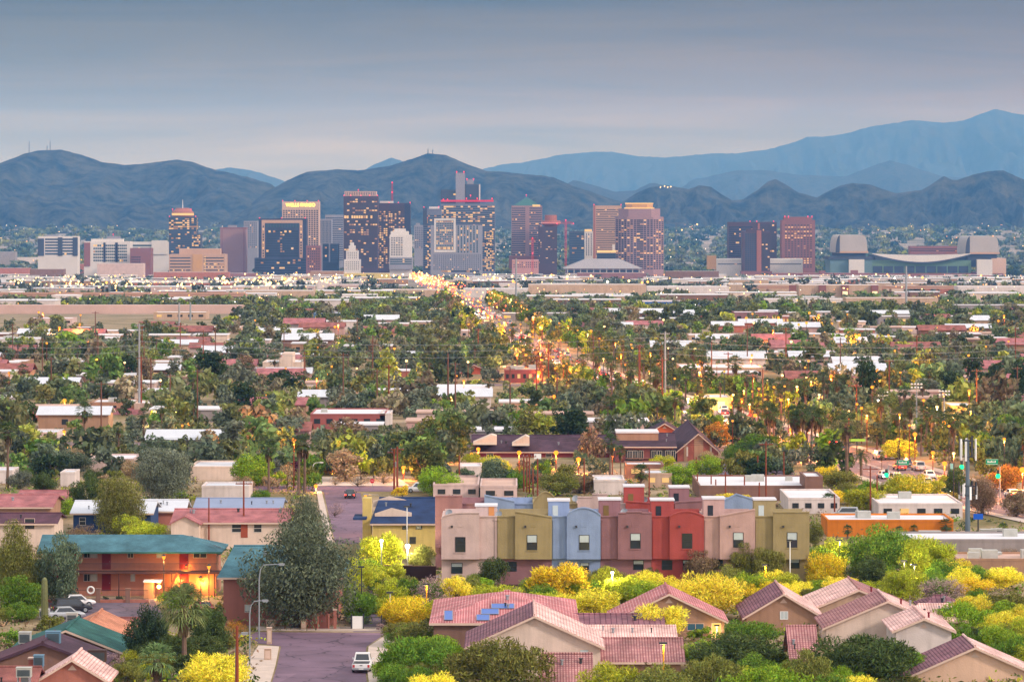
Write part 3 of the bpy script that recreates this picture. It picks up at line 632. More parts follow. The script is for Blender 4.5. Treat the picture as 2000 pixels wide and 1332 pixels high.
SHSAND = rowed('shingle_sand', C(222, 152, 120), C(206, 136, 106), .16, .34, .012, C(150, 92, 74), .9, .3, .5)
SHMAUVE = rowed('shingle_mauve', C(112, 74, 88), C(96, 62, 76), .16, .34, .012, C(60, 38, 50), .9, .3, .5)
SHNAVY = rowed('shingle_navy', C(48, 72, 116), C(40, 62, 104), .16, .34, .012, C(28, 42, 74), .9, .3, .5)
SHPLUM = rowed('shingle_plum', C(94, 70, 84), C(84, 60, 76), .16, .34, .012, C(56, 38, 50), .9, .3, .5)
SHPINK = rowed('shingle_pink', C(196, 128, 128), C(182, 112, 116), .16, .34, .012, C(130, 78, 84), .9, .3, .5)
BRICK = rowed('brick_red', C(190, 100, 84), C(170, 84, 74), .075, .22, .012, C(170, 130, 116), .9, .3, .5)
BOARD = rowed('vertical_board', C(150, 92, 80), C(136, 82, 72), 3.0, .14, .014, C(70, 40, 36), .9, .4, 0)
METALROOF = surf('metal_roof', C(226, 230, 240), .5, .08, .4, .04)
WROOF = surf('white_flat_roof', C(236, 234, 240, .75), .75, .10, .12, .1, 4.0)
GRAVEL = surf('gravel_roof', C(222, 186, 170), .95, .18, .2, .5, 12.0)
TRIM = surf('pale_trim', C(238, 208, 190), .8, .1, .6, .05)
MAROON = surf('maroon_door', C(140, 22, 40), .6, .1, .8, .05)
FRAME = surf('window_frame', C(230, 222, 214), .5, .08, 1.0, .0); DFRAME = surf('dark_window_frame', (.03, .03, .035), .5, .1, 1.0, 0)
ACM = surf('cooler_metal', C(206, 206, 200), .6, .15, .9, .1, metal=.1); ACD = surf('cooler_louvre', (.05, .07, .08), .6, .2, 1.0, .1); ACB = surf('cooler_blue', C(110, 150, 176), .6, .15, .9, .1)
def slab3(b, pts, th, m=0, mu=None):
 """a sloping roof plane with thickness th below it."""
 n = len(pts); P = [Vector(p) for p in pts]; Q = [p - Vector((0, 0, th)) for p in P]; mu = m if mu is None else mu
 b.face(P, m); b.face(Q[::-1], mu)
 for k in range(n): l = (k + 1) % n; b.face([P[l], P[k], Q[k], Q[l]], mu)
def window(root, x, y, z, w, h, glassm=GLASS, frame=DFRAME, blind=0.0, face='-y', mull='h', name='window', sill=None, ft=.06):
 """a framed window on a wall whose outer face is at y (local); (x, z) is its lower left corner. face: -y, +x or -x"""
 def bx(b, a0, a1, d0, d1, z0, z1):
  if face == '-y': b.box(a0, a1, y - d1, y - d0, z0, z1)
  elif face == '+x': b.box(y + d0, y + d1, a0, a1, z0, z1)
  else: b.box(y - d1, y - d0, a0, a1, z0, z1)
 f = MB()
 bx(f, x, x + ft, -.05, .05, z, z + h); bx(f, x + w - ft, x + w, -.05, .05, z, z + h); bx(f, x + ft, x + w - ft, -.05, .05, z, z + ft); bx(f, x + ft, x + w - ft, -.05, .05, z + h - ft, z + h)
 if mull == 'h': bx(f, x + ft, x + w - ft, -.05, .045, z + h * .5 - .03, z + h * .5 + .03)
 elif mull == 'v': bx(f, x + w * .5 - .03, x + w * .5 + .03, -.05, .045, z + ft, z + h - ft)
 o = f.build(name, frame, root)
 g = MB(); bx(g, x + ft, x + w - ft, -.05, .015, z + ft, z + h - ft); g.build('pane', glassm, o)
 if blind: g = MB(); bx(g, x + ft + .02, x + w - ft - .02, .016, .024, z + h - ft - (h - 2 * ft) * blind, z + h - ft - .01); g.build('blind', BLIND, o)
 if sill is not None: g = MB(); bx(g, x - .12, x + w + .12, .0, .10, z - .14, z - .01); g.build('sill', sill, o)
 return o
def dish(p, label, s=.45, face=(-.3, -.7, .5), parent=None, name='satellite_dish'):
 d = Vector(face).normalized(); t = thing(name, p, label, 'satellite dish', 'satellite dishes on roofs') if parent is None else None
 par = t if parent is None else parent; o = Vector((0, 0, 0)) if parent is None else Vector(p)
 q = d.to_track_quat('Z', 'Y'); b = MB(); n = 14; prof = [(.02, -.16), (.35, -.12), (.7, -.02), (1.0, .16)]
 pts = []
 for r, z in prof: pts.append([o + Vector((0, 0, 1.0 * s + .2)) + q @ Vector((r * s * math.cos(TAU * k / n), r * s * math.sin(TAU * k / n), z * s)) for k in range(n)])
 for a, c in zip(pts[:-1], pts[1:]):
  for k in range(n): b.face([a[k], a[(k + 1) % n], c[(k + 1) % n], c[k]])
 b.build('dish', STEEL, par, True)
 b = MB(); b.tube([o, o + Vector((0, 0, s + .2)) - d * .1 * s], .035, 6); b.tube([o + Vector((0, 0, s * .8)), o + Vector((0, 0, 1.0 * s + .2)) + d * s * .9], .02, 5); b.build('mount', STEEL, par)
 return t
def cooler(p, w, d, h, label, mat=ACM, rz=0.0, group='rooftop coolers'):
 """rooftop evaporative cooler: body, louvred sides, stand and duct."""
 t = thing('rooftop_cooler', p, label, 'rooftop cooler', group, rz)
 b = MB(); b.box(-w / 2, w / 2, -d / 2, d / 2, .35, .35 + h); b.build('body', mat, t)
 b = MB()
 for k in range(7): z = .45 + (h - .25) * k / 7; b.box(-w * .42, w * .42, -d / 2 - .035, -d / 2, z, z + (h - .25) / 9)
 b.build('louvre', ACD, t)
 b = MB(); b.box(-w / 2 - .04, w / 2 + .04, -d / 2 - .04, d / 2 + .04, .35 + h, .42 + h); b.build('lid', mat, t)
 for sx in (-1, 1):
  b = MB(); b.box(sx * w * .4 - .04, sx * w * .4 + .04, -d * .4, d * .4, -.6, .35); b.build('leg', STEEL, t)
 b = MB(); b.box(-w * .25, w * .25, d / 2, d / 2 + .5, -.7, .35 + h * .6); b.build('duct', STEEL, t)
 return t
NEARF = [(X(845, 505), X(1585, 505), 503, 543)]
def gable(label, uL, uR, vE, vA, D, depth, wall, roof, roof2=None, uA=None, base=None, over=.5, trim=TRIM, name='house', th=.2, group='houses', cat='house', windows=(), flue=0, vent=True):
 """house whose gable faces the viewer; eaves at rows vE, apex at row vA, front at distance D."""
 xL, xR = X(uL, D), X(uR, D); xa = X(uA, D) if uA else .5 * (xL + xR); zE, zA = Z(vE, D), Z(vA, D); zb = gz(D) if base is None else base
 NEARF.append((xL, xR, D, D + depth)); xc = .5 * (xL + xR); t = thing(name, (xc, D + depth / 2, zb), label, cat, group); O = (xc, D + depth / 2, zb)
 sl = (zA - zE) / (xa - xL); sr = (zA - zE) / (xR - xa); wl, wr = xL + over, xR - over; y0, y1 = D + over, D + depth - over
 b = MB(O); b.prism([(wl, zb - .3), (wr, zb - .3), (wr, zE + sr * over - th), (xa, zA - th - .02), (wl, zE + sl * over - th)], y0, y1); b.build('wall', wall, t)
 b = MB(O); slab3(b, [(xL, D, zE), (xa, D, zA), (xa, D + depth, zA), (xL, D + depth, zE)][::-1], th); b.build('roof_slope', roof, t)
 b = MB(O); slab3(b, [(xa, D, zA), (xR, D, zE), (xR, D + depth, zE), (xa, D + depth, zA)], th); b.build('roof_slope', roof2 or roof, t)
 b = MB(O); b.tube([(xa, D - .02, zA + .03), (xa, D + depth, zA + .03)], .14, 8); b.build('ridge_cap', roof2 or roof, t)
 for s, (xe, slp) in (('l', (xL, sl)), ('r', (xR, sr))):
  b = MB(O); b.prism([(xe, zE - th - .10), (xa, zA - th - .10), (xa, zA - .06), (xe, zE - .06)] if s == 'l' else [(xa, zA - th - .10), (xe, zE - th - .10), (xe, zE - .06), (xa, zA - .06)], D - .07, D - .002); b.build('rake_board', trim, t)
 if vent:
  b = MB(O); vw = .45; vz = zA - th - .75
  b.prism([(xa - vw, vz - .25), (xa + vw, vz - .25), (xa, vz + .28)], y0 - .03, y0 + .02); b.build('gable_vent', trim, t)
 for (u, v, w, h, kw) in windows: window(t, X(u, D) - xc, y0 - (D + depth / 2), Z(v, D) - zb, w, h, **kw)
 for k in range(flue):
  yy = D + depth * (.3 + .35 * k); xx = xa + (xR - xa) * (.25 + .2 * k); zz = zA - sr * (xx - xa)
  b = MB(O); b.tube([(xx, yy, zz - .2), (xx, yy, zz + .55)], .11, 8); b.tube([(xx, yy, zz + .5), (xx, yy, zz + .62)], .17, 8); b.build('flue', STEEL if k else MAROON, t)
 return t
def ridge(label, uL, uR, vE, vR, D, depth, wall, roof, hip=0.0, over=.5, base=None, trim=TRIM, name='house', th=.2, group='houses', cat='house', windows=(), hipL=None, hipR=None, doors=(), zoff=0, backroof=None):
 """house whose ridge runs across the view; front eave row vE at distance D, ridge row vR half the depth behind."""
 hl = hip if hipL is None else hipL; hr = hip if hipR is None else hipR
 xL, xR = X(uL, D), X(uR, D); zE = Z(vE, D); Dr = D + depth / 2; zR = Z(vR, Dr); zb = gz(D) if base is None else base
 NEARF.append((xL, xR, D, D + depth)); xc = .5 * (xL + xR); t = thing(name, (xc, Dr, zb), label, cat, group); O = (xc, Dr, zb)
 s = (zR - zE) / (depth / 2); wl, wr = xL + over, xR - over; y0, y1 = D + over, D + depth - over; zw = zE + s * over - th
 b = MB(O)
 if hl == 0 or hr == 0:
  b.box(wl, wr, y0, y1, zb - .3, zw, skip='t')
  for xx, hh in ((wl, hl), (wr, hr)):
   if hh == 0: b.face([(xx, y0, zw), (xx, y1, zw), (xx, Dr, zR - th - .02)][::(-1 if xx == wl else 1)])
 else: b.box(wl, wr, y0, y1, zb - .3, zw)
 b.build('wall', wall, t)
 a, c = xL + hl, xR - hr
 b = MB(O); slab3(b, [(xL, D, zE), (xR, D, zE), (c, Dr, zR), (a, Dr, zR)], th); b.build('roof_slope', roof, t)
 b = MB(O); slab3(b, [(xR, D + depth, zE), (xL, D + depth, zE), (a, Dr, zR), (c, Dr, zR)], th); b.build('roof_slope', backroof or roof, t)
 for xe, xr_, hh, sg in ((xL, a, hl, -1), (xR, c, hr, 1)):
  if hh:
   b = MB(O); q = [(xe, D, zE), (xe, D + depth, zE), (xr_, Dr, zR)]; slab3(b, q if sg > 0 else q[::-1], th); b.build('roof_slope', roof, t)
 b = MB(O); b.tube([(a, Dr, zR + .03), (c, Dr, zR + .03)], .13, 8); b.build('ridge_cap', roof, t)
 b = MB(O); b.box(xL, xR, D - .06, D - .003, zE - th - .06, zE - .04); b.build('fascia', trim, t)
 rv = random.Random(int(uL * 3 + vE))
 for k in range(rv.randint(1, 4) if depth > 8 else 0):
  f = rv.uniform(.25, .8); xx = a + (c - a) * rv.uniform(.06, .94); yy = D + depth / 2 * f; zz = zE + (zR - zE) * f; r = rv.uniform(.07, .2); b = MB(O); b.tube([(xx, yy, zz - .1), (xx, yy, zz + .45)], r, 7); b.tube([(xx, yy, zz + .4), (xx, yy, zz + .52)], r * 1.5, 7); b.build('roof_vent', STEEL if k else DARK, t)
 for (u, v, w, h, kw) in windows: window(t, X(u, D) - xc, y0 - Dr, Z(v, D) - zb, w, h, **kw)
 for (u, v, w, h, m) in doors:
  b = MB(O); x = X(u, D); z = Z(v, D); b.box(x, x + w, y0 - .06, y0 + .02, z, z + h); b.build('door', m, t)
 return t
# ---- the row of coloured townhouses
def townhouse(label, uA, uB, uC, col, top, vwin, lowwin, box=None, D=505.0, base_v=1148, over_v=1092, depth=13.0, order='rp', lamp=True, lower=None, group='townhouses in the front row', door=True, blind=.45, win=True):
 """uA..uB recessed bay, uB..uC projecting bay (order 'rp'), or the other way round ('pr'); top: outline rows of the projecting bay."""
 m = ST[col]; zb = gz(D); xl, xm, xr = X(uA, D), X(uB, D), X(uC, D)
 if order == 'pr': px0, px1, rx0, rx1 = xl, xm, xm, xr
 else: px0, px1, rx0, rx1 = xm, xr, xl, xm
 xc = .5 * (xl + xr); t = thing('townhouse', (xc, D + depth / 2, zb), label, 'townhouse', group); O = (xc, D + depth / 2, zb); oy = D + depth / 2
 zo = Z(over_v, D); zr = Z(1010 if D < 510 else 985, D); zroof = zr - .9
 low = ST[lower or col]
 b = MB(O); b.box(xl + .01, xr - .01, D + 1.0, D + depth, zb + 2.2 if False else zb - .2, zo); b.build('lower_wall', low, t)
 b = MB(O); b.box(xl, xr, D + .99, D + 1.4, zb - .2, zb + .35); b.build('plinth', surf('plinth', C(96, 70, 66)), t)
 b = MB(O); b.box(rx0, rx1, D + .55, D + depth, zo + .003, zroof); b.build('recessed_wall', m, t)
 n = len(top); poly = [(px0, zo)] + [(px1, zo)] + [(px0 + (px1 - px0) * s, Z(v, D)) for s, v in reversed(top)]
 b = MB(O); b.prism(poly, D, D + .55); b.box(px0 + .02, px1 - .02, D + .55, D + depth - .01, zo, zroof); b.build('projecting_bay', m, t)
 # parapet cap following the outline, parapets round the roof, pale roof deck
 b = MB(O)
 for (s0, v0), (s1, v1) in zip(top[:-1], top[1:]):
  a0, a1 = px0 + (px1 - px0) * s0, px0 + (px1 - px0) * s1
  b.prism([(a0 - .003, Z(v0, D) + .002), (a1, Z(v1, D) + .002), (a1, Z(v1, D) + .16), (a0 - .003, Z(v0, D) + .16)], D - .10, D + .62)
 b.box(rx0, rx1, D + .43, D + .85, zr - .02, zr + .14); b.build('parapet_cap', m, t)
 b = MB(O); b.box(rx0, rx1, D + .56, D + .80, zroof, zr - .02)
 b.box(xl + .01, xl + .24, D + .85, D + depth, zroof, zr - .15); b.box(xl + .25, xr - .01, D + depth - .25, D + depth - .02, zroof, zr + .10); b.build('parapet', m, t)
 b = MB(O); b.box(xl + .25, xr - .02, D + .86, D + depth - .26, zroof + .002, zroof + .06); b.build('roof_deck', WROOF, t)
 if win:
  for (u, v, w, h, bl) in vwin: window(t, X(u, D) - xc, D - oy, Z(v, D) - zb, w, h, blind=bl, sill=m)
  for (u, v, w, h, bl) in lowwin: window(t, X(u, D) - xc, D + 1.0 - oy, Z(v, D) - zb, w, h, blind=bl)
 if lamp:
  b = MB(O); xw = px0 + (px1 - px0) * .28; zw = Z(1028, D); b.box(xw - .12, xw + .12, D - .20, D - .002, zw - .14, zw + .14); b.build('wall_lamp', DARK, t)
  b = MB(O); xw = px0 + (px1 - px0) * .5; b.box(xw - .42, xw + .42, D - .035, D - .001, Z(1023, D) - .40, Z(1023, D) + .35); b.build('wall_panel', m, t)
 b = MB(O); xd = rx0 + .18 if order == 'rp' else rx1 - .18; b.box(xd - .06, xd + .06, D + .42, D + .54, zo + .05, zr - .3); b.box(xd - .14, xd + .14, D + .38, D + .54, zr - .45, zr - .2); b.build('downpipe', m, t)
 if box:
  u0, u1, v0, Db, dm = box; bz = zroof + .05; x0, x1 = X(u0, Db), X(u1, Db); zt = Z(v0, Db)
  b = MB(O); b.box(x0, x1, Db, Db + 3.4, bz, zt); b.build('stair_tower', m, t)
  b = MB(O); b.box(x0 - .12, x1 + .12, Db - .12, Db + 3.52, zt + .002, zt + .2); b.build('tower_cap', WROOF, t)
  dx = x0 + (x1 - x0) * (.62 if dm == 'lit' else .2); b = MB(O); b.box(dx, dx + .72, Db - .05, Db + .02, bz + .3, bz + 1.95); b.build('tower_door', {'lit': surf('lit_amber_door', C(236, 160, 96)), 'dark': GLASS, 'pale': BLIND, 'brown': surf('khaki_door', C(130, 104, 58))}[dm], t)  # lit door: its lamplight is put into the amber door colour
 return t
arch = lambda v0, v1: [(s, v0 + (v1 - v0) * math.sin(math.pi * s) ** .8) for s in np.linspace(0, 1, 13)]
W_, H_ = 1.36, 2.0
townhouse('dusty pink townhouse at the left end of the front row, curved parapet', 862, 936, 971, 'pink', [(0, 1013), (.08, 1009), (.2, 1006), (.38, 1003.5), (.6, 1002.5), (1, 1002.5)], [(889, 1078, W_, H_, 0)], [(881, 1121, 1.5, 1.4, .35)], (929, 970, 989, 510, 'lit'), order='pr')
townhouse('olive townhouse with parapet sloping down to the right, beside the pink one', 971, 1006, 1078, 'olive', [(0, 1000), (1, 1011)], [(1029, 1074, W_, H_, .52)], [(990, 1117, 1.3, 1.3, 0)], None, lower='mauve')
townhouse('light blue townhouse with an arched parapet', 1078, 1107, 1173, 'blue', arch(1007, 993), [(1131, 1074, W_, H_, .5)], [(1090, 1119, 1.2, 1.3, .3), (1133, 1119, 1.2, 1.3, .3)], (1071, 1112, 979, 511, 'pale'))
townhouse('mauve townhouse with a flat stepped parapet between blue and red ones', 1173, 1207, 1273, 'mauve', [(0, 1003), (.25, 1003), (.251, 1001), (.7, 1001), (.701, 1003), (1, 1003)], [(1231, 1071, W_, H_, .45)], [(1237, 1114, 1.4, 1.3, .4)], (1170, 1212, 977, 511, 'brown'))
townhouse('bright red townhouse with an arched parapet', 1273, 1308, 1375, 'red', arch(1010, 1000), [(1332, 1071, W_, H_, 0)], [(1293, 1114, 1.4, 1.3, 0), (1334, 1114, 1.4, 1.3, .3)], (1272, 1316, 978, 510, 'dark'))
townhouse('beige pink townhouse with parapet rising to the right, beside the red one', 1375, 1406, 1475, 'rose', [(0, 1009), (1, 996)], [(1432, 1069, W_, H_, .5)], [(1392, 1113, 1.4, 1.3, 0)], (1374, 1415, 975, 511, 'dark'))
townhouse('olive townhouse with a flat parapet at the right end of the front row', 1475, 1510, 1581, 'olive', [(0, 1001.5), (1, 1001.5)], [(1537, 1069, W_, H_, .52)], [(1542, 1111, 1.4, 1.3, .4)], (1473, 1515, 977, 511, 'pale'))
BD = 529.0; BKW = dict(D=BD, base_v=1115, over_v=1070, depth=12.0, lamp=False, group='townhouses in the back row', win=False)
townhouse('mauve townhouse at the left end of the back row, its side standing out', 850, 903, 946, 'mauve', [(0, 970), (1, 970)], [], [], None, order='pr', **BKW)
townhouse('blue townhouse of the back row with parapet sloping down to the right', 946, 1005, 1041, 'blue', [(0, 968), (1, 980)], [], [], None, order='pr', **BKW)
townhouse('olive townhouse of the back row with a high round arch', 1041, 1091, 1128, 'olive', arch(985, 962), [], [], None, order='pr', **BKW)
townhouse('pink townhouse of the back row with a plain parapet', 1128, 1186, 1222, 'pink', [(0, 972), (.5, 972), (.501, 966), (1, 966)], [], [], None, order='pr', **BKW)
townhouse('red townhouse of the back row with a stair tower', 1222, 1275, 1318, 'red', [(0, 980), (1, 984)], [], [], (1219, 1258, 951, 534, 'brown'), order='pr', **BKW)
townhouse('mauve townhouse of the back row, right of the red stair tower', 1318, 1375, 1412, 'mauve', [(0, 982), (1, 979)], [], [], (1308, 1346, 953, 535, 'dark'), order='pr', **BKW)
townhouse('pale blue townhouse of the back row with a pointed parapet', 1412, 1478, 1500, 'blue', [(0, 980), (.4, 966), (1, 978)], [], [], None, order='pr', **BKW)
LANDMARKS += [("the row of coloured townhouses", 1215, 1060), ("the red townhouse", 1340, 1080), ("the last olive townhouse", 1545, 1080), ("the leftmost pink townhouse", 900, 1080)]
for u, v, D, lab in [(877, 1000, 508, 'grey satellite dish on the roof of the left pink townhouse'), (974, 1003, 508, 'satellite dish beside the stair tower of the pink townhouse'), (1118, 999, 508, 'satellite dish at the left of the blue arched parapet'), (1219, 998, 508, 'blue grey satellite dish on the mauve townhouse'), (1124, 972, 536, 'white satellite dish standing behind the back row of townhouses'), (1259, 975, 538, 'blue satellite dish beside the red stair tower')]:
 dish((X(u, D), D, Z(v, D) - .8), lab, .5)
# ---- two-storey green-roofed apartments on the left
def motel():
 D = 493.0; zb = gz(D); t = thing('apartment_block', (X(265, D), D + 5, zb), 'two-storey salmon apartment block with long green roof and maroon doors', 'apartment block'); O = (X(265, D), D + 5, zb)
 x0, x1 = X(80, D), X(420, D); y0 = D + 1.9; k = ppm(D); px = lambda u: X(u, D); pz = lambda v: Z(v, D)
 b = MB(O); b.box(x0, x1, y0, y0 + 8, zb - .2, pz(1078)); b.build('wall', surf('stucco_apartment', C(206, 142, 122), .9, .10, .25, .35, 6.0, .15, stain=.12), t)
 ze = pz(1078) + .05; zr = ze + 1.75; yl, yh = D - .2, D + 11.2; ym = D + 5.5; xa, xb = x0 - .5, x1 + .9
 b = MB(O); slab3(b, [(xa, yl, ze), (xb, yl, ze), (xb - 5.5, ym, zr), (xa, ym, zr)], .18); b.build('roof_slope', SHGREEN, t)
 b = MB(O); slab3(b, [(xb, yh, ze), (xa, yh, ze), (xa, ym, zr), (xb - 5.5, ym, zr)], .18); b.build('roof_slope', SHGREEN, t)
 b = MB(O); slab3(b, [(xb, yl, ze), (xb, yh, ze), (xb - 5.5, ym, zr)], .18); b.build('roof_slope', SHGREEN, t)
 b = MB(O); b.box(xa, xb, yl - .08, yl - .002, ze - .22, ze - .01); b.build('gutter', SHDGREEN, t)
 zw = pz(1116); b = MB(O); b.box(x0, x1 + .6, D, y0 - .002, zw - .28, zw); b.build('walkway_slab', surf('walkway', C(98, 66, 62)), t)
 for u in (110, 232, 335, 419):
  b = MB(O); xx = px(u); b.box(xx - .07, xx + .07, D + .05, D + .2, zb, zw - .28); b.build('column', surf('brown_post', C(96, 58, 56)), t)
 b = MB(O); xs = np.arange(x0, x1 + .5, .16)
 for xx in xs: b.box(xx - .012, xx + .012, D + .06, D + .085, zw, zw + 1.0)
 b.box(x0, x1 + .5, D + .05, D + .095, zw + 1.0, zw + 1.06); b.build('railing', DARK, t)
 for u, v, h in [(196, 1114, 2.15), (348, 1114, 2.15), (196, 1156, 2.2), (348, 1156, 2.2), (103, 1156, 2.2)]:
  b = MB(O); xx = px(u); b.box(xx, xx + 1.15, y0 - .05, y0 + .02, pz(v), pz(v) + h); d = b.build('door', MAROON, t)
  b = MB(O); b.ball((xx + 1.0, y0 - .09, pz(v) + 1.0), .05, 6); b.build('handle', STEEL, d)
 for u, v, w, h, bl in [(160, 1092, 1.0, 1.0, 0), (172, 1092, 1.0, 1.0, .98), (246, 1092, .8, 1.0, 0), (303, 1092, .8, .9, .98), (375, 1092, 1.75, .8, 0), (160, 1138, 1.0, 1.0, 0), (172, 1138, 1.0, 1.0, .98), (252, 1138, .6, 1.0, .98), (135, 1138, .9, .95, .98)]:
  window(t, px(u) - O[0], y0 - O[1], pz(v) - zb, w, h, blind=bl, frame=FRAME, mull='v')
 # outside stair
 sx0, sx1 = px(322), px(338); b = MB(O); n = 14
 for i in range(n): zz = zb + (zw - zb) * i / n; xx = sx0 + (px(345) - sx0) * i / n; b.box(xx, xx + .32, D - 1.0, D - .05, zz - .05, zz + .02)
 b.face([(sx0, D - 1.02, zb), (sx0 + .3, D - 1.02, zb), (px(345) + .3, D - 1.02, zw), (px(345), D - 1.02, zw)]); b.face([(px(345), D - 1.0, zw), (px(345) + .3, D - 1.0, zw), (sx0 + .3, D - 1.0, zb), (sx0, D - 1.0, zb)]); b.build('staircase', surf('stair_wood', C(150, 92, 64)), t)
 b = MB(O); b.box(px(284), px(303), D - 2.2, D - .4, zb - .1, zb + 2.1); b.build('lobby_wall', ST['tan'], t)
 b = MB(O); b.box(px(283), px(318), D - 2.5, D - .2, zb + 2.1, zb + 2.3); b.build('lobby_roof', WROOF, t)
 return t
motel(); LANDMARKS += [("the green-roofed apartment block", 265, 1110)]
D_ = 489
for u, v, s, lab in [(270, 1052, .62, 'satellite dish in the middle of the long green roof'), (419, 1072, .62, 'left of two satellite dishes at the right end of the green roof'), (427, 1074, .6, 'right of two satellite dishes at the right end of the green roof')]:
 D = 499 if u < 300 else 497; dish((X(u, D), D, Z(v, D) - .9), lab, s, (.3, -.8, .4))
def low_fence():
 D = 486.0; zb = gz(D); x0, x1 = X(92, D), X(290, D); t = thing('fence', (x0, D, zb), 'dark iron picket fence with brick pillars in front of the apartment block', 'fence'); O = (x0, D, zb)
 b = MB(O)
 for xx in np.arange(x0, x1, .15): b.box(xx - .012, xx + .012, D - .012, D + .012, zb + .4, zb + 1.75)
 b.box(x0, x1, D - .02, D + .02, zb + 1.55, zb + 1.6); b.box(x0, x1, D - .02, D + .02, zb + .5, zb + .55); b.build('picket_panel', DARK, t)
 b = MB(O); b.box(x0, x1, D - .12, D + .12, zb - .1, zb + .4); b.build('low_wall', ST['salmon'], t)
 for u in (120, 137, 192, 250):
  b = MB(O); xx = X(u, D); b.box(xx - .28, xx + .28, D - .3, D + .3, zb, zb + 1.7); b.box(xx - .34, xx + .34, D - .36, D + .36, zb + 1.7, zb + 1.82); b.build('pillar', ST['brownish'], t)
low_fence()
def ring():
 D = 485.6; p = (X(177, D), D, Z(1152, D)); t = thing('lifebuoy', p, 'white lifebuoy ring hanging on the pool fence', 'lifebuoy'); b = MB()
 n, m = 18, 8
 for i in range(n):
  for j in range(m):
   f = lambda a, c: ((.42 + .11 * math.cos(c)) * math.cos(a), .11 * math.sin(c), (.42 + .11 * math.cos(c)) * math.sin(a)); a0, a1, c0, c1 = TAU * i / n, TAU * (i + 1) / n, TAU * j / m, TAU * (j + 1) / m
   b.face([f(a0, c0), f(a1, c0), f(a1, c1), f(a0, c1)])
 b.build('ring', WHITE, t, True)
 b = MB(); b.box(-.05, .05, .11, .2, .1, .6); b.build('hook', DARK, t)
ring()
# second green-roofed block behind the big tree
ridge('salmon block with broad green hipped roof half hidden by the big grey eucalyptus', 424, 668, 1127, 1066, 459, 22, surf('stucco_block', C(178, 118, 106), .9, .10, .25, .35, 6.0, .15, stain=.1), SHGREEN, hipL=1.2, hipR=3.0, over=.7, windows=[(477, 1148, .95, .95, dict(frame=FRAME, blind=.9, mull='v')), (477, 1197, .75, .95, dict(frame=FRAME, blind=.9, mull='v')), (562, 1148, .95, .95, dict(frame=FRAME, blind=.5, mull='v')), (566, 1197, .75, .95, dict(frame=FRAME, blind=.5, mull='v'))], name='apartment_block', cat='apartment block', group='green-roofed apartments')
LANDMARKS += [("the broad green hipped roof", 470, 1130)]
# ---- tiled houses on the right foreground
BW = dict(frame=FRAME, mull='v')
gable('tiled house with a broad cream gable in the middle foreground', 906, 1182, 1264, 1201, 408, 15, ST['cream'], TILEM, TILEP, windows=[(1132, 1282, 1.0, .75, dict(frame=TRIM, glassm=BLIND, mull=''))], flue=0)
ridge('hipped rose tiled house with blue solar panels behind the cream gable', 838, 1132, 1216, 1154, 432, 26, ST['brownish'], TILER, hipL=8.4, hipR=7.8, th=.22)
ridge('long rose tiled roof highest of three steps right of the cream gable', 1068, 1300, 1221, 1199, 436, 10, ST['beige'], TILEM)
ridge('pale pink tiled roof in the middle of three steps right of the cream gable', 1085, 1324, 1247, 1222, 424, 9, ST['beige'], TILEP)
ridge('rose tiled roof lowest of three steps right of the cream gable', 1120, 1339, 1292, 1246, 411, 11, ST['tan'], TILE)
ridge('small rose tiled lean-to roof under the cream gable', 1052, 1160, 1345, 1276, 396, 11, ST['beige'], TILE)
gable('rose tiled house with lit yellow porch behind the yellow trees', 1190, 1424, 1214, 1158, 446, 12, ST['tan'], TILER, TILER, windows=[(1342, 1232, 2.0, .85, dict(frame=TRIM, glassm=glass('blue_glass', (.05, .12, .18)), mull='v')), (1390, 1246, 1.15, 1.75, dict(frame=TRIM, glassm=glow('lit_porch', (1.0, .62, .14), 1.3), mull=''))])
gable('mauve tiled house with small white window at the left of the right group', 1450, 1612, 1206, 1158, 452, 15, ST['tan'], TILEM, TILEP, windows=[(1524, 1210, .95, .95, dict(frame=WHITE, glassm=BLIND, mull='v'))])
ridge('low rose tiled garage roof in front of the right tiled houses', 1542, 1602, 1292, 1222, 408, 11, ST['beige'], TILE, windows=[])
gable('tallest rose tiled house, rear of the right group', 1556, 1800, 1200, 1150, 462, 15, ST['beige'], TILEP, TILE, flue=1)
gable('rose tiled house with pale left slope in the middle of the right group', 1606, 1862, 1226, 1172, 438, 12, ST['cream'], TILE, TILEP, flue=2)
gable('rose tiled house with a white gable in front of the right group', 1742, 1868, 1232, 1206, 425, 12, ST['white'], TILEP, TILEP, flue=1)
ridge('pale tiled wing at the right of the tall rose tiled house', 1776, 1892, 1212, 1180, 446, 12, ST['beige'], TILEP, hip=1.6)
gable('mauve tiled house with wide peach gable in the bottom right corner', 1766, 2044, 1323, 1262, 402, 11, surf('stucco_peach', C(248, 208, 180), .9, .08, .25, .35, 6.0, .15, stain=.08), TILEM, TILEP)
ridge('dark mauve tiled roof peeping from behind the bushes at far right', 1800, 1890, 1190, 1163, 470, 10, ST['beige'], TILEM, hip=2.0)
LANDMARKS += [("the broad cream gable", 1045, 1250), ("the stepped rose roofs", 1230, 1240), ("the lit-porch rose house", 1340, 1200), ("the right tiled houses", 1690, 1190), ("the wide peach gable", 1890, 1300)]
def panel(label, pts, group='solar panels'):
 """solar panel lying on a roof: three corners given as points."""
 a, b_, c_, d = [Vector(p) for p in pts]; t = thing('solar_panel', a, label, 'solar panel', group); b = MB(a); slab3(b, [a, b_, c_, d], .06); b.build('panel', glass('solar_glass', (.02, .10, .42), .3, .5), t)
 f = MB(a)
 for p, q in ((a, b_), (b_, c_), (c_, d), (d, a)): f.tube([p, q], .04, 4)
 f.build('frame', STEEL, t)
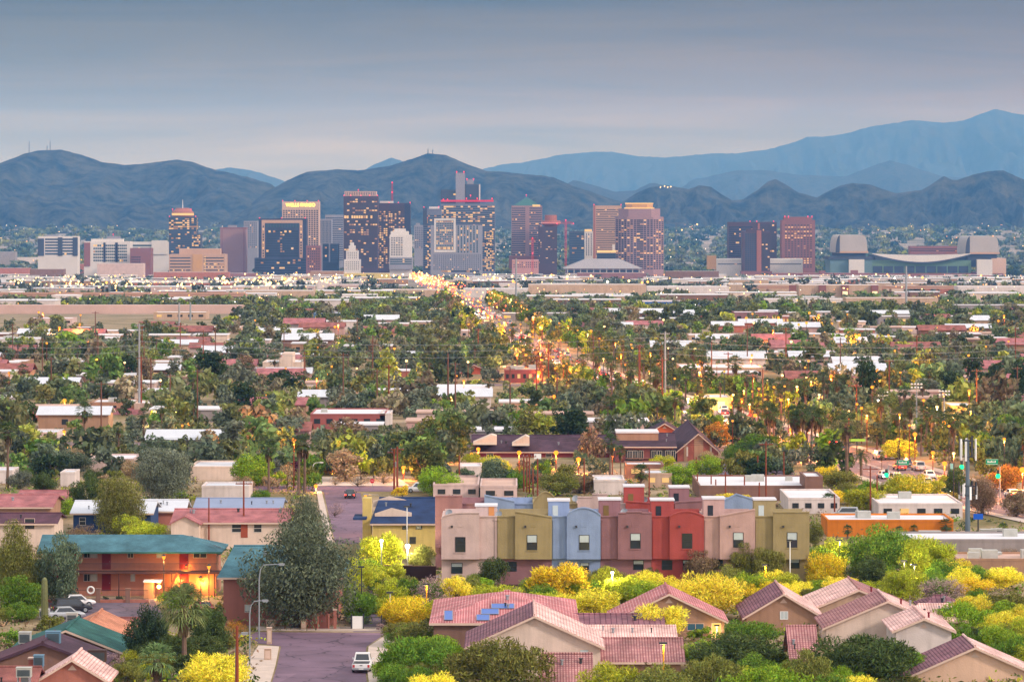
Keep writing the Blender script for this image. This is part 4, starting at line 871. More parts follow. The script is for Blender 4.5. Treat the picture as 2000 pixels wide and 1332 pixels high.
def on_slope(u0, u1, s0, s1, vE=1216, vR=1154, D=432, depth=26, up=.14):
 """corners of a patch on a front roof slope; s is the fraction from eave to ridge."""
 zE = Z(vE, D); Dr = D + depth / 2; zR = Z(vR, Dr); P = []
 for u, s in ((u0, s0), (u1, s0), (u1, s1), (u0, s1)): y = D + (Dr - D) * s; P.append((X(u, y), y, zE + (zR - zE) * s + up))
 return P
panel('blue solar panel at the lower left on the hipped rose roof', on_slope(931, 956, .05, .22)); panel('blue solar panel in the middle of three on the hipped rose roof', on_slope(940, 974, .24, .40)); panel('long blue solar panel highest on the hipped rose roof', on_slope(960, 1004, .42, .56))
panel('long pale solar panel lying on the left of the hipped rose roof', on_slope(868, 884, .06, .34))
# ---- houses in the bottom left corner
ridge('low brown shingled house at the left edge', -60, 205, 1226, 1194, 470, 16, ST['salmon'], SHBROWN, hip=4.0)
gable('sand coloured shingle roof with brown gable behind the green roof', 92, 256, 1252, 1214, 440, 14, ST['brownish'], SHSAND, SHSAND, vent=False)
ridge('brown shingled house with small dormer beside the car park', 128, 300, 1238, 1206, 458, 13, ST['salmon'], SHBROWN, hip=2.0)
gable('dark green metal-roofed house at bottom left', 8, 248, 1276, 1229, 420, 13, ST['brownish'], SHDGREEN, SHDGREEN, vent=False)
gable('dark mauve shingled house in front of the green roof', -40, 206, 1300, 1254, 404, 11, ST['brownish'], SHMAUVE, SHPLUM, trim=SHPLUM, vent=False)
gable('small rose tiled house in the bottom left corner', 66, 214, 1331, 1286, 388, 9, ST['salmon'], TILEP, TILEP)
ridge('brown roof filling the bottom left corner', -80, 70, 1345, 1302, 384, 10, ST['salmon'], SHBROWN)
LANDMARKS += [("the dark green roof", 150, 1255), ("the small bottom-left tiled house", 140, 1305)]
for u, v, D, w, h, mat, lab in [(49, 1256, 414, 1.3, 1.15, ACM, 'white rooftop cooler on the left of the dark green roof'), (104, 1266, 408, 1.55, 1.75, ACB, 'large blue grey rooftop cooler on the dark mauve roof'), (76, 1301, 396, 1.0, 1.1, ACB, 'small blue grey cooler by the brick chimney at bottom left'), (47, 1322, 384, 1.5, .9, ACM, 'white rooftop cooler with black side at bottom left'), (141, 1226, 452, 1.25, 1.7, ACM, 'tall white rooftop cooler by the sand coloured roof'), (87, 1205, 466, 1.2, .9, ACM, 'white rooftop cooler on the brown roof by the saguaro'), (190, 1292, 400, 1.9, 1.15, surf('cooler_dark', C(84, 64, 58)), 'dark brown rooftop cooler at the right of the mauve roof')]:
 cooler((X(u, D), D, Z(v, D) - .3), w, .95, h, lab, mat)
def chimney():
 D = 397; p = (X(66, D), D, Z(1300, D)); t = thing('chimney', p, 'square brick chimney on the dark mauve roof', 'chimney'); b = MB(); b.box(-.5, .5, -.4, .4, -2.5, .75); b.build('stack', BRICK, t); b = MB(); b.box(-.58, .58, -.48, .48, .75, .9); b.build('cap', TRIM, t)
chimney()
# ---- yellow building with navy roof
def yellow_block():
 D = 551.0; t = ridge('yellow building with navy shingle roof and cream dormers left of the townhouses', 722, 858, 1022, 972, D, 22, ST['yellow'], SHNAVY, hipL=1.0, hipR=0.0, over=.4, windows=[(785, 1034, .9, .5, dict()), (812, 1034, .9, .5, dict()), (745, 1060, .9, 1.0, dict()), (800, 1062, .9, 1.0, dict())], name='apartment_block', cat='apartment block', group='buildings by the townhouses')
 O = t.location
 for (ua, ub, vt, vb, dd) in ((729, 797, 969, 990, 10.0), (732, 804, 992, 1016, 3.0)):
  y = D + dd; b = MB(O); z0, z1 = Z(vb, y), Z(vt, y); xa, xb = X(ua, y), X(ub, y); xm = xa + (xb - xa) * .45
  b.prism([(xa, z0), (xb, z0), (xb, z0 + (z1 - z0) * .62), (xm, z1), (xa, z0 + (z1 - z0) * .55)], y, y + .4); b.build('parapet', ST['cream'], t)
 b = MB(O); b.box(X(707, D), X(724, D), D + 2, D + 5, gz(D) - .2, Z(975, D)); b.build('chimney', ST['yellow'], t)
 b = MB(O); b.box(X(690, D), X(716, D), D - 1, D + 6, Z(1014, D), Z(1010, D)); b.build('porch_roof', SHNAVY, t)
yellow_block(); LANDMARKS += [("the navy-roofed yellow building", 785, 1030)]
def yard_wall():
 D = 474; x0, x1 = X(722, D), X(858, D); zb = gz(D); t = thing('yard_wall', (x0, D, zb), 'dark brown yard wall below the yellow building', 'wall'); b = MB((x0, D, zb)); D2 = 516; xa, xb = X(722, D2), X(852, D2)
 b.slab([(xa, D2), (xb, D2 - 2), (xb, D2 - 1.7), (xa, D2 + .3)], zb - .2, zb + 1.9); b.build('wall', surf('dark_wall', C(64, 40, 38)), t); b = MB((x0, D, zb)); b.slab([(xa - .1, D2 - .1), (xb + .1, D2 - 2.1), (xb + .1, D2 - 1.6), (xa - .1, D2 + .4)], zb + 1.9, zb + 2.0); b.build('coping', surf('dark_coping', C(90, 60, 56)), t)
yard_wall()
# ---- gate, wooden fence, boxes and kerbside things at the top of the street
def fence_gate():
 D = 455.0; zb = gz(D); px = lambda u: X(u, D)
 t = thing('board_fence', (px(630), D, zb), 'reddish upright board fence beside the green-roofed block', 'fence'); b = MB((px(630), D, zb)); b.box(px(600), px(642), D, D + .08, zb, zb + 1.75); b.build('board_panel', BOARD, t)
 for u in (600, 621, 642): b = MB((px(630), D, zb)); b.box(px(u) - .1, px(u) + .1, D - .04, D + .14, zb, zb + 1.9); b.build('post', ST['salmon'], t)
 t = thing('gate_pillar', (px(654), D, zb), 'tall salmon gate pillar at the top of the street', 'pillar'); b = MB((px(654), D, zb)); b.box(px(651.5), px(657), D - .2, D + .2, zb, zb + 2.3); b.build('shaft', ST['salmon'], t); b = MB((px(654), D, zb)); b.box(px(651) - .05, px(657.5) + .05, D - .3, D + .3, zb + 2.3, zb + 2.45); b.build('cap', TRIM, t)
 t = thing('gate', (px(698), D, zb), 'white panel gate between iron fences at the top of the street', 'gate'); b = MB((px(698), D, zb)); b.box(px(688), px(709), D, D + .06, zb + .08, zb + 1.6); b.build('leaf', WHITE, t)
 for u in (687, 710): b = MB((px(698), D, zb)); b.box(px(u) - .07, px(u) + .07, D - .06, D + .1, zb, zb + 1.85); b.build('post', DARK, t)
 for ua, ub, lab in ((664, 686, 'short iron picket fence left of the white gate'), (711, 745, 'iron picket fence right of the white gate')):
  t = thing('iron_fence', (px(ua), D, zb), lab, 'fence', 'iron fences by the gate'); b = MB((px(ua), D, zb))
  for xx in np.arange(px(ua), px(ub), .14): b.box(xx - .015, xx + .015, D, D + .03, zb, zb + 1.6)
  b.box(px(ua), px(ub), D - .01, D + .04, zb + 1.45, zb + 1.5); b.box(px(ua), px(ub), D - .01, D + .04, zb + .2, zb + .25); b.build('picket_panel', DARK, t)
  b = MB((px(ua), D, zb)); b.box(px(ub) - .06, px(ub) + .06, D - .02, D + .06, zb, zb + 1.75); b.build('post', DARK, t)
 for u, w, h, D, lab in [(529, 1.1, .9, 456, 'low pale utility box on the verge by the salmon wall'), (593, .62, 1.05, 455, 'upright pink utility box at the foot of the big eucalyptus'), (526, .55, 1.75, 440, 'tall pale concrete post box on the left pavement'), (523, .75, 1.2, 424, 'pale utility cabinet on the left pavement near the lamp posts')]:
  t = thing('utility_box', (X(u, D), D, gz(D) + .1), lab, 'utility box', 'utility boxes by the street'); b = MB(); b.box(-w / 2, w / 2, -.3, .3, -.1, h); b.build('cabinet', ST['beige'], t); b = MB(); b.box(-w / 2 - .04, w / 2 + .04, -.34, .34, h, h + .07); b.build('lid', TRIM, t); b = MB(); b.box(-w * .36, w * .36, -.32, -.3, .15, h * .85); b.build('door', TRIM, t)
fence_gate()
# ------------------------------------------------------------------ downtown skyline
def wallm(name, r, g, b, k=.68): return surf('tower_' + name, C(r, g, b, k), .7, .08, .03, .1, .5, .3)
TW = {'plum': wallm('plum', 104, 76, 86, .5), 'mauve': wallm('mauve', 170, 134, 138), 'pale': wallm('pale', 206, 196, 194, .6), 'beige': wallm('beige', 226, 190, 172), 'tan': wallm('tan', 212, 172, 146), 'white': wallm('white', 236, 228, 226), 'grey': wallm('grey', 160, 158, 172), 'blue': wallm('blue', 124, 128, 150), 'slate': wallm('slate', 84, 92, 112, .5), 'brick': wallm('brick', 154, 100, 96), 'rust': wallm('rust', 178, 110, 92), 'navy': wallm('navy', 62, 64, 90, .55), 'steel': wallm('steel', 96, 130, 160), 'gold': wallm('gold', 222, 170, 110), 'pink': wallm('pink', 214, 158, 156), 'green': wallm('green', 64, 112, 110), 'dark': wallm('dark', 52, 46, 60, .4)}
TGL = {'dark': glass('tower_glass_dark', (.012, .014, .03), .25, .5), 'blue': glass('tower_glass_blue', (.02, .035, .07), .2, .7), 'teal': glass('tower_glass_teal', (.02, .05, .06), .2, .7), 'brown': glass('tower_glass_brown', (.03, .018, .022), .3, .5)}
RB = glow('roof_beacon', (1.0, .04, .08), 2.2); GOLDL = glow('gold_crown_light', (1.0, .60, .22), 1.1); SIGNL = glow('yellow_sign_light', (1.0, .74, .10), 3.0)
class Tower:
 def __init__(s, label, u0, u1, vt, D, depth, wall, name='office_tower', cat='tower', vb=None, group='downtown towers', lm=None):
  s.D, s.u0, s.u1, s.vt, s.depth = D, u0, u1, vt, depth; s.zb = gz(D) - .5
  s.x0, s.x1, s.zt = X(u0, D), X(u1, D), Z(vt, D); s.O = (.5 * (s.x0 + s.x1), D + depth / 2, s.zb)
  s.t = thing(name, s.O, label, cat, group); s.g = np.random.default_rng(int(u0 * 7 + vt))
  b = MB(s.O); b.box(s.x0, s.x1, D, D + depth, s.zb, s.zt); b.build('wall', TW[wall], s.t); s.wall = wall
  if lm: LANDMARKS.append((lm, (u0 + u1) / 2, vt + 30))
 def box(s, u0, u1, vt, vb, mat='wall', part='setback', dd=0.0, depth=None, at=0.0):
  m = mat if not isinstance(mat, str) else TW[s.wall if mat == 'wall' else mat]
  D = s.D + dd; b = MB(s.O); b.box(X(u0, D), X(u1, D), D, D + (depth or s.depth - 2 * dd if not depth else depth), Z(vb, D), Z(vt, D)); return b.build(part, m, s.t)
 def windows(s, u0, u1, vt, vb, rows, cols, style='grid', gl='dark', lit=.12, fill=(.62, .6), dd=0.0, sides=True, dim=.5, part=None, depth=None):
  """rows of windows, each storey (or each bay, for upright strips) a part of its own with its panes standing a little proud; some panes are lit."""
  D = s.D + dd; x0, x1, zt, zb = X(u0, D), X(u1, D), Z(vt, D), Z(vb, D); H, Wd = zt - zb, x1 - x0; dp = depth or s.depth
  ms = [TGL[gl], LITWIN, LITWIN2]
  nside = max(2, int(cols * dp / max(Wd, 1))) if sides else 0
  def pane(b, side, a0, a1, z0, z1, m):
   if side == 0: b.box(x0 + a0, x0 + a1, D - .12, D - .01, z0, z1, m, skip='k')
   elif side == 1: b.box(x1 + .01, x1 + .12, D + a0, D + a1, z0, z1, m, skip='l')
   else: b.box(x0 - .12, x0 - .01, D + a0, D + a1, z0, z1, m, skip='r')
  rf = [1.0]
  def pick(): return 0 if s.g.random() > lit * rf[0] else (2 if s.g.random() < dim else 1)
  if style == 'vert':
   cw = Wd / cols
   for c in range(cols):
    b = MB(s.O); a = c * cw + cw * (1 - fill[0]) / 2
    for r in range(rows): z = zb + H * r / rows; pane(b, 0, a, a + cw * fill[0], z + H / rows * .08, z + H / rows * .96, pick())
    b.build(part or 'window_strip', ms, s.t)
   if sides:
    b = MB(s.O)
    for sd in (1, 2):
     for c in range(nside): cw2 = dp / nside; pane(b, sd, c * cw2 + .2 * cw2, c * cw2 + .8 * cw2, zb, zt, 0)
    b.build('side_glazing', ms, s.t)['kind'] = 'stuff'
   return
  for r in range(rows):
   rf[0] = 1 if lit > .5 else s.g.choice([.1, .3, .8, 1.0, 3.2]); b = MB(s.O); z0 = zb + H * r / rows + H / rows * (1 - fill[1]) / 2; z1 = z0 + H / rows * fill[1]
   for sd, n, L in [(0, cols, Wd)] + ([(1, nside, dp), (2, nside, dp)] if sides else []):
    cw = L / n
    for c in range(n):
     a0 = c * cw + (0 if style == 'strip' else cw * (1 - fill[0]) / 2); a1 = a0 + (cw - .05 if style == 'strip' else cw * fill[0])
     pane(b, sd, a0, a1, z0, z1, pick())
   b.build(part or 'window_row', ms, s.t)
 def beacons(s, pts, dd=0.0, r=.9):
  for u, v in pts:
   D = s.D + dd; b = MB(s.O); p = (X(u, D), D + .5, Z(v, D)); b.ball(p, r, 6); b.tube([(p[0], p[1], p[2] - 3), p], .15, 4); b.build('beacon_light', RB, s.t)
D0 = 6450.0
# -- left of the centre
T = Tower('low white office with striped floors, farthest left', 74, 151, 462, 6500, 40, 'white', 'office_building', 'office building', lm='the striped white office')
T.windows(88, 113, 465, 499, 6, 6, 'strip', 'slate' if False else 'blue', .06); T.windows(122, 142, 465, 499, 6, 5, 'strip', 'blue', .06); T.box(113, 122, 464, 500, 'slate', 'stair_core', -1.0, 4); T.box(74, 86, 466, 500, 'slate', 'wing', -1.0, 8); T.box(142, 151, 464, 500, 'slate', 'wing', -1.0, 8); T.box(88, 114, 459, 462, 'grey', 'rooftop_plant', 5, 12)
T = Tower('wide white gridded office with a dark red end wall', 164, 254, 472, 6350, 45, 'white', 'office_building', 'office building', lm='the red-ended gridded office')
T.box(164, 176, 474, 520, 'brick', 'end_wall', -1.5, 20); T.windows(182, 202, 477, 512, 6, 5, 'grid', 'teal', .08, (.8, .62)); T.windows(206, 225, 477, 512, 6, 5, 'grid', 'teal', .08, (.8, .62)); T.windows(230, 248, 477, 512, 6, 5, 'grid', 'teal', .08, (.8, .62)); T.box(202, 206, 474, 512, 'dark', 'shaft', -.8, 2); T.box(225, 230, 474, 512, 'dark', 'shaft', -.8, 2); T.box(178, 240, 467, 472, 'white', 'penthouse', 6, 20); T.box(209, 234, 462, 467, 'grey', 'rooftop_plant', 8, 10); T.beacons([(221, 458)], 8)
T = Tower('dark red blank block beside the gridded office', 254, 295, 485, 6300, 40, 'brick', 'office_building', 'office building'); T.windows(256, 275, 500, 530, 6, 5, 'grid', 'dark', .2, sides=False)
T = Tower('long pale building behind the dark red block', 250, 330, 473, 6700, 40, 'white', 'office_building', 'office building'); T.windows(252, 296, 477, 494, 3, 12, 'strip', 'teal', .1); T.box(296, 326, 470, 497, 'white', 'wing', -2, 10)
# round-cornered dark tower with a glowing gold crown
T = Tower('dark tower with a glowing gold round crown and a spire', 330, 383, 424, 6480, 42, 'slate', lm='the gold-crowned tower')
T.windows(330, 383, 426, 505, 21, 12, 'strip', 'blue', .22, (1, .7)); T.box(374, 392, 457, 507, 'slate', 'side_wing', -.5, 35); T.windows(375, 391, 459, 504, 12, 5, 'strip', 'blue', .25, (1, .7), dd=-.5, sides=False)
cx, cz = X(355, 6480), Z(424, 6480); b = MB(T.O); b.lathe((cx, 6480 + 21, cz), [(17, 0), (18.5, 2), (18.5, 8), (17, 9.5), (12, 13.5), (11, 15)], 20); b.build('crown_drum', TW['rust'], T.t)
b = MB(T.O); b.lathe((cx, 6480 + 21, cz + 2.5), [(18.7, 0), (18.7, 4.0)], 20); b.build('crown_glow', GOLDL, T.t); b = MB(T.O); b.tube([(cx, 6480 + 18, cz + 12), (cx, 6480 + 18, cz + 29)], [.8, .3], 5); b.build('spire', WHITE, T.t); T.beacons([(331, 423), (382, 423), (337, 409), (373, 409)], 2)
T = Tower('wide pinkish tan office with banded floors below the gold crown', 330, 440, 497, 6150, 50, 'tan', 'office_building', 'office building'); T.windows(332, 372, 501, 531, 5, 14, 'strip', 'dark', .05, (1, .35)); T.windows(398, 437, 501, 531, 5, 14, 'strip', 'dark', .12, (1, .35)); T.box(350, 430, 486, 497, 'tan', 'upper_storey', 10, 30); T.box(376, 395, 497, 531, 'gold', 'entrance_bay', -1, 4)
T.windows(399, 402, 500, 531, 8, 1, 'grid', 'dark', .9, sides=False, dim=.2, dd=-.3)
T = Tower('plain windowless mauve block', 430, 480, 446, 6350, 42, 'mauve', lm='the plain windowless mauve block'); T.box(429, 481, 444.5, 447, 'brick', 'cornice', -.6, 43); T.box(445, 462, 440, 445, 'grey', 'rooftop_plant', 8, 10); T.box(433, 434.5, 448, 536, 'brick', 'pilaster', -.4, 1); T.box(475.5, 477, 448, 536, 'brick', 'pilaster', -.4, 1)
T = Tower('pale ribbed slim block behind the mauve one', 476, 503, 432, 6900, 30, 'grey'); T.windows(477, 502, 434, 485, 12, 7, 'grid', 'blue', .06, (.5, .5))
# bank tower with pale frame
T = Tower('dark navy tower with a pale inner frame and stepped base', 505, 598, 427, 6280, 48, 'navy', lm='the pale-framed navy tower')
T.box(511, 591, 430, 436, 'tan', 'frame_top', -.8, 2); T.box(511, 517, 436, 504, 'tan', 'frame_side', -.8, 2); T.box(585, 591, 436, 504, 'tan', 'frame_side', -.8, 2)
T.windows(518, 584, 437, 445, 1, 12, 'grid', 'teal', 0, (.6, .9), sides=False); T.windows(512.5, 516, 440, 503, 12, 1, 'grid', 'dark', .45, (.8, .5), dd=-.9, sides=False); T.windows(586, 590, 440, 503, 12, 1, 'grid', 'dark', .35, (.8, .5), dd=-.9, sides=False)
T.windows(520, 582, 450, 502, 11, 14, 'strip', 'dark', .05, (1, .8), sides=False); T.windows(547, 556, 452, 503, 11, 2, 'grid', 'dark', .4, (.8, .5), dd=-.25, sides=False)
T.box(497, 605, 504, 540, 'navy', 'stepped_base', -3, 54); T.windows(499, 603, 506, 536, 6, 20, 'strip', 'dark', .06, (1, .6), dd=-3, sides=False); T.beacons([(507, 426), (550, 426), (596, 426)], 1)
# tan tower with the yellow sign
T = Tower('pale tan gridded tower with a yellow bank sign on top', 551, 623, 394, 6560, 45, 'beige', lm='the yellow-signed tan tower')
T.windows(552, 622, 410, 492, 21, 14, 'grid', 'brown', .05, (.66, .66)); T.beacons([(552, 392.5), (576, 392.5), (600, 392.5), (622, 392.5)])
fc = bpy.data.curves.new('sign', 'FONT'); fc.body = 'WELLS FARGO'; fc.align_x = 'CENTER'; fc.align_y = 'CENTER'; fc.size = 7.5; fc.extrude = .3; fc.offset = .25; fc.space_character = 1.02; fc.materials.append(SIGNL)
to_ = bpy.data.objects.new('sign_text', fc); COL.objects.link(to_); bpy.context.view_layer.update(); sme = bpy.data.meshes.new_from_object(to_); bpy.data.objects.remove(to_)
so = bpy.data.objects.new('sign', sme); COL.objects.link(so); so.parent = T.t; so.location = (0, -T.depth / 2 - .5, Z(401, 6560) - T.zb); so.rotation_euler = (R(90), 0, 0)
T = Tower('slim pale slab right of the tan tower', 624, 648, 428, 6750, 25, 'grey'); T.windows(625, 647, 431, 475, 10, 8, 'vert', 'blue', .02, (.4, .9), sides=False)
T = Tower('broad dim grey tower behind the slim pale slab', 635, 671, 420, 6950, 35, 'grey'); T.windows(636, 670, 424, 510, 20, 8, 'strip', 'blue', .02, (1, .4))
T = Tower('squat dark blue glass block below the slim slab', 630, 661, 476, 6400, 30, 'slate', 'office_building', 'office building'); T.windows(631, 660, 478, 510, 8, 8, 'strip', 'blue', .04, (1, .8)); T.box(642, 645, 475, 512, 'grey', 'pier', -.5, 2)
T = Tower('brown mid-rise at the foot of the tan tower', 598, 626, 480, 6200, 30, 'brick', 'office_building', 'office building'); T.windows(600, 625, 484, 528, 9, 6, 'grid', 'brown', .16, (.6, .5))
# tallest plum tower, two slabs
T = Tower('tallest plum brown tower with pale louvred top and lit windows', 671, 738, 383, 6380, 45, 'plum', lm='the tallest plum tower')
T.box(673, 735, 374, 383, 'beige', 'louvred_top', 3, 38); T.windows(674, 734, 375, 382, 1, 18, 'grid', 'brown', 0, (.4, .9), dd=3, sides=False); T.windows(672, 737, 388, 524, 32, 12, 'grid', 'brown', .16, (.82, .6)); T.windows(672, 737, 420, 428, 1, 14, 'grid', 'brown', .8, (.8, .7), dd=-.2, sides=False); T.windows(672, 737, 437, 441, 1, 14, 'grid', 'brown', .7, (.8, .7), dd=-.2, sides=False); T.beacons([(672, 382), (685, 382), (705, 382), (722, 382), (737, 382), (700, 371)])
T = Tower('plum slab joined to the right of the tallest tower, brightly lit', 735, 801, 397, 6420, 50, 'plum'); T.windows(737, 757, 412, 524, 27, 5, 'grid', 'brown', .62, (.82, .6)); T.windows(759, 790, 400, 524, 30, 8, 'grid', 'brown', .16, (.82, .6)); T.box(790, 801, 397.5, 524, 'navy', 'end_bay', -.6, 50); T.box(742, 768, 393, 397, 'white', 'rooftop_plant', 6, 15); T.beacons([(737, 396), (760, 396), (778, 396), (801, 396)])
def lattice_mast(label, u, vt, vb, D, name, beacon):
 x, zt, zb = X(u, D), Z(vt, D), Z(vb, D); t = thing(name, (x, D, zb), label, 'mast'); O = (x, D, zb); b = MB(O)
 for dx, dy in ((-1.5, 0), (1.5, 0), (0, 2)): b.tube([(x + dx, D + dy, zb), (x + dx * .6, D + dy * .6, zt)], .35, 4)
 n = 10
 for k in range(n): z0, z1 = zb + (zt - zb) * k / n, zb + (zt - zb) * (k + 1) / n; b.tube([(x - 1.4, D, z0), (x + 1.2, D, z1)], .2, 3); b.tube([(x + 1.4, D, z0), (x - 1.2, D, z1)], .2, 3)
 b.build('lattice', surf('mast_red', C(190, 70, 80)), t)
 for v in beacon: b = MB(O); b.ball((x, D, Z(v, D)), 1.3, 6); b.build('beacon_light', RB, t)
lattice_mast('red lattice radio mast behind the plum towers', 766, 356, 400, 6700, 'radio_mast', [357, 376])
# stepped white art deco tower, white old hotel
T = Tower('small stepped white tower with a pointed top before the plum tower', 672, 704, 507, 6100, 26, 'white', lm='the small stepped white tower'); T.box(676, 700, 490, 507, 'white', 'middle_step', 3, 20); T.box(681, 694, 480, 490, 'white', 'upper_step', 6, 13); T.box(684, 691, 474, 480, 'white', 'lantern', 8, 8); T.windows(674, 702, 510, 528, 5, 7, 'grid', 'brown', .05, (.4, .5), sides=False); T.windows(678, 698, 492, 506, 4, 5, 'grid', 'brown', .05, (.4, .5), dd=3, sides=False)
T = Tower('white old hotel tower with crowned roof', 761, 804, 459, 6080, 30, 'white', lm='the white old hotel tower'); T.box(763, 798, 452, 459, 'white', 'attic_storey', 3, 22); T.box(770, 792, 447, 452, GOLDL if False else 'white', 'roof_crown', 6, 14); T.windows(763, 787, 463, 500, 11, 5, 'grid', 'brown', .04, (.7, .5)); T.box(760, 806, 503, 526, 'grey', 'podium', -6, 30); T.windows(762, 804, 505, 518, 3, 12, 'strip', 'teal', .1, (1, .5), dd=-6, sides=False)
T = Tower('pale slim tower beyond the long avenue', 809, 827, 440, 7000, 22, 'grey'); T.windows(810, 826, 443, 485, 12, 4, 'grid', 'blue', .05, (.6, .5)); T.box(812, 820, 436, 440, 'grey', 'rooftop_plant', 4, 8)
# big blue grey tower with red roof line
T = Tower('big blue grey tower with a red light line along its roof', 861, 967, 398, 6520, 55, 'blue', lm='the red-lined big tower')
T.windows(862, 966, 402, 530, 32, 22, 'strip', 'blue', .13, (1, .68)); T.windows(946, 964, 452, 530, 19, 5, 'grid', 'blue', .55, (.8, .6), dd=-.25, sides=False)
b = MB(T.O); b.box(X(861, 6520), X(964, 6520), 6518.6, 6519.8, Z(394.5, 6520), Z(391, 6520)); b.build('red_light_line', glow('red_line', (1.0, .05, .10), .8), T.t)
T.box(861, 891, 371, 398, 'slate', 'left_crown_block', 4, 35); T.windows(862, 890, 374, 390, 4, 6, 'strip', 'blue', .08, (1, .8), dd=4, sides=False)
T.box(890, 908, 338, 398, 'grey', 'lift_core', 2, 30); T.box(908, 938, 360, 398, 'slate', 'right_crown_block', 6, 30); T.windows(909, 935, 362, 388, 1, 1, 'grid', 'blue', 0, (.96, .96), dd=6, sides=False); T.box(912, 925, 351, 360, 'grey', 'rooftop_plant', 10, 10)
T.box(935.5, 938, 360, 392, 'white', 'edge_fin', 5.5, 2); T.beacons([(892, 336), (906, 336), (912, 350), (925, 350), (874, 390), (866, 390), (911, 388), (919, 382), (932, 388), (961, 388)], 1, 1.1)
T = Tower('lower blue grey wing left of the red roof line', 826, 862, 408, 6480, 45, 'blue'); T.windows(827, 861, 420, 528, 26, 8, 'strip', 'blue', .14, (1, .68)); T.box(838, 858, 404, 412, 'white', 'rooftop_plant', 5, 15); T.box(826, 834, 406, 440, 'slate', 'stair_core', -1, 10); T.beacons([(828, 405), (835, 426), (857, 404)])
T.windows(834, 842, 448, 520, 16, 2, 'grid', 'blue', .6, (.8, .6), dd=-.3, sides=False)
T = Tower('white gridded hotel slab standing before the big blue grey tower', 841, 942, 440, 6250, 30, 'grey', 'hotel', lm='the white gridded hotel'); T.box(848, 851, 427, 493, 'white', 'frame_side', -.8, 3); T.box(886, 890, 427, 493, 'white', 'frame_side', -.8, 3); T.box(851, 886, 427, 430.5, 'white', 'frame_top', -.8, 3); T.box(851, 886, 489, 493, 'white', 'frame_base', -.8, 3); T.windows(852, 885, 431, 482, 12, 10, 'grid', 'teal', .3, (.7, .6), sides=False); T.windows(852, 885, 482, 488, 1, 12, 'grid', 'teal', .95, (.8, .8), sides=False, dim=.2)
T.box(851, 886, 427.2, 440.2, 'grey', 'upper_part', 0, 28); T.windows(892, 935, 441, 494, 13, 7, 'vert', 'teal', .22, (.42, 1), sides=False); T.windows(846, 940, 497, 528, 8, 26, 'grid', 'blue', .04, (.5, .5), sides=False); T.windows(862, 936, 528, 532, 1, 12, 'strip', 'dark', .1, (1, .8), sides=False)
# tower with a green pyramid roof
T = Tower('banded tower with a green pyramid roof', 999, 1059, 402, 6350, 42, 'mauve', lm='the green-pyramid tower'); T.windows(1000, 1026, 405, 500, 22, 8, 'strip', 'blue', .04, (1, .5)); T.windows(1034, 1058, 405, 500, 22, 8, 'strip', 'blue', .06, (1, .5), sides=False); T.box(1040, 1055, 400, 404, GOLDL, 'lit_parapet', -.6, 2)
px0, px1, zz = X(1003, 6350), X(1055, 6350), Z(402, 6350); cxp = .5 * (px0 + px1); b = MB(T.O); y0, y1, ya = 6352, 6392, 6372; ap = (cxp, ya, Z(385, 6350))
for q in ([(px0, y0, zz), (px1, y0, zz)], [(px1, y0, zz), (px1, y1, zz)], [(px1, y1, zz), (px0, y1, zz)], [(px0, y1, zz), (px0, y0, zz)]): b.face(q + [ap])
b.build('pyramid_roof', TW['green'], T.t); T.beacons([(1028, 381)], 20, .8)
T.box(994, 1064, 500, 525, 'brick', 'podium', -4, 46)
# rotating-restaurant hotel
T = Tower('brown tower with a disc-shaped lookout and drum on top', 1051, 1088, 443, 6300, 36, 'plum', 'hotel', lm='the disc-topped brown tower'); cx = X(1076, 6300); zz = Z(443, 6300); b = MB(T.O); b.lathe((cx, 6318, zz), [(10, 0), (15.5, 4), (16, 8), (15, 10)], 20); b.build('lookout_disc', TW['rust'], T.t); b = MB(T.O); b.lathe((cx, 6318, zz + 5.2), [(16.2, 0), (16.2, 1.8)], 20); b.build('disc_glow', glow('pink_disc', (1.0, .45, .35), .7), T.t); b = MB(T.O); b.lathe((cx, 6318, zz + 10), [(10, 0), (10, 8.5), (9.5, 9)], 18); b.build('drum', TW['rust'], T.t)
T.windows(1052, 1058, 446, 515, 16, 2, 'grid', 'brown', .08, (.6, .5), sides=False); T.windows(1062, 1087, 446, 515, 16, 6, 'strip', 'brown', .05, (1, .3))
T = Tower('pinkish wide mid-rise left of the disc tower', 1000, 1052, 508, 6100, 40, 'pink', 'office_building', 'office building'); T.windows(1002, 1050, 511, 524, 3, 12, 'grid', 'brown', .15, (.5, .5), sides=False)
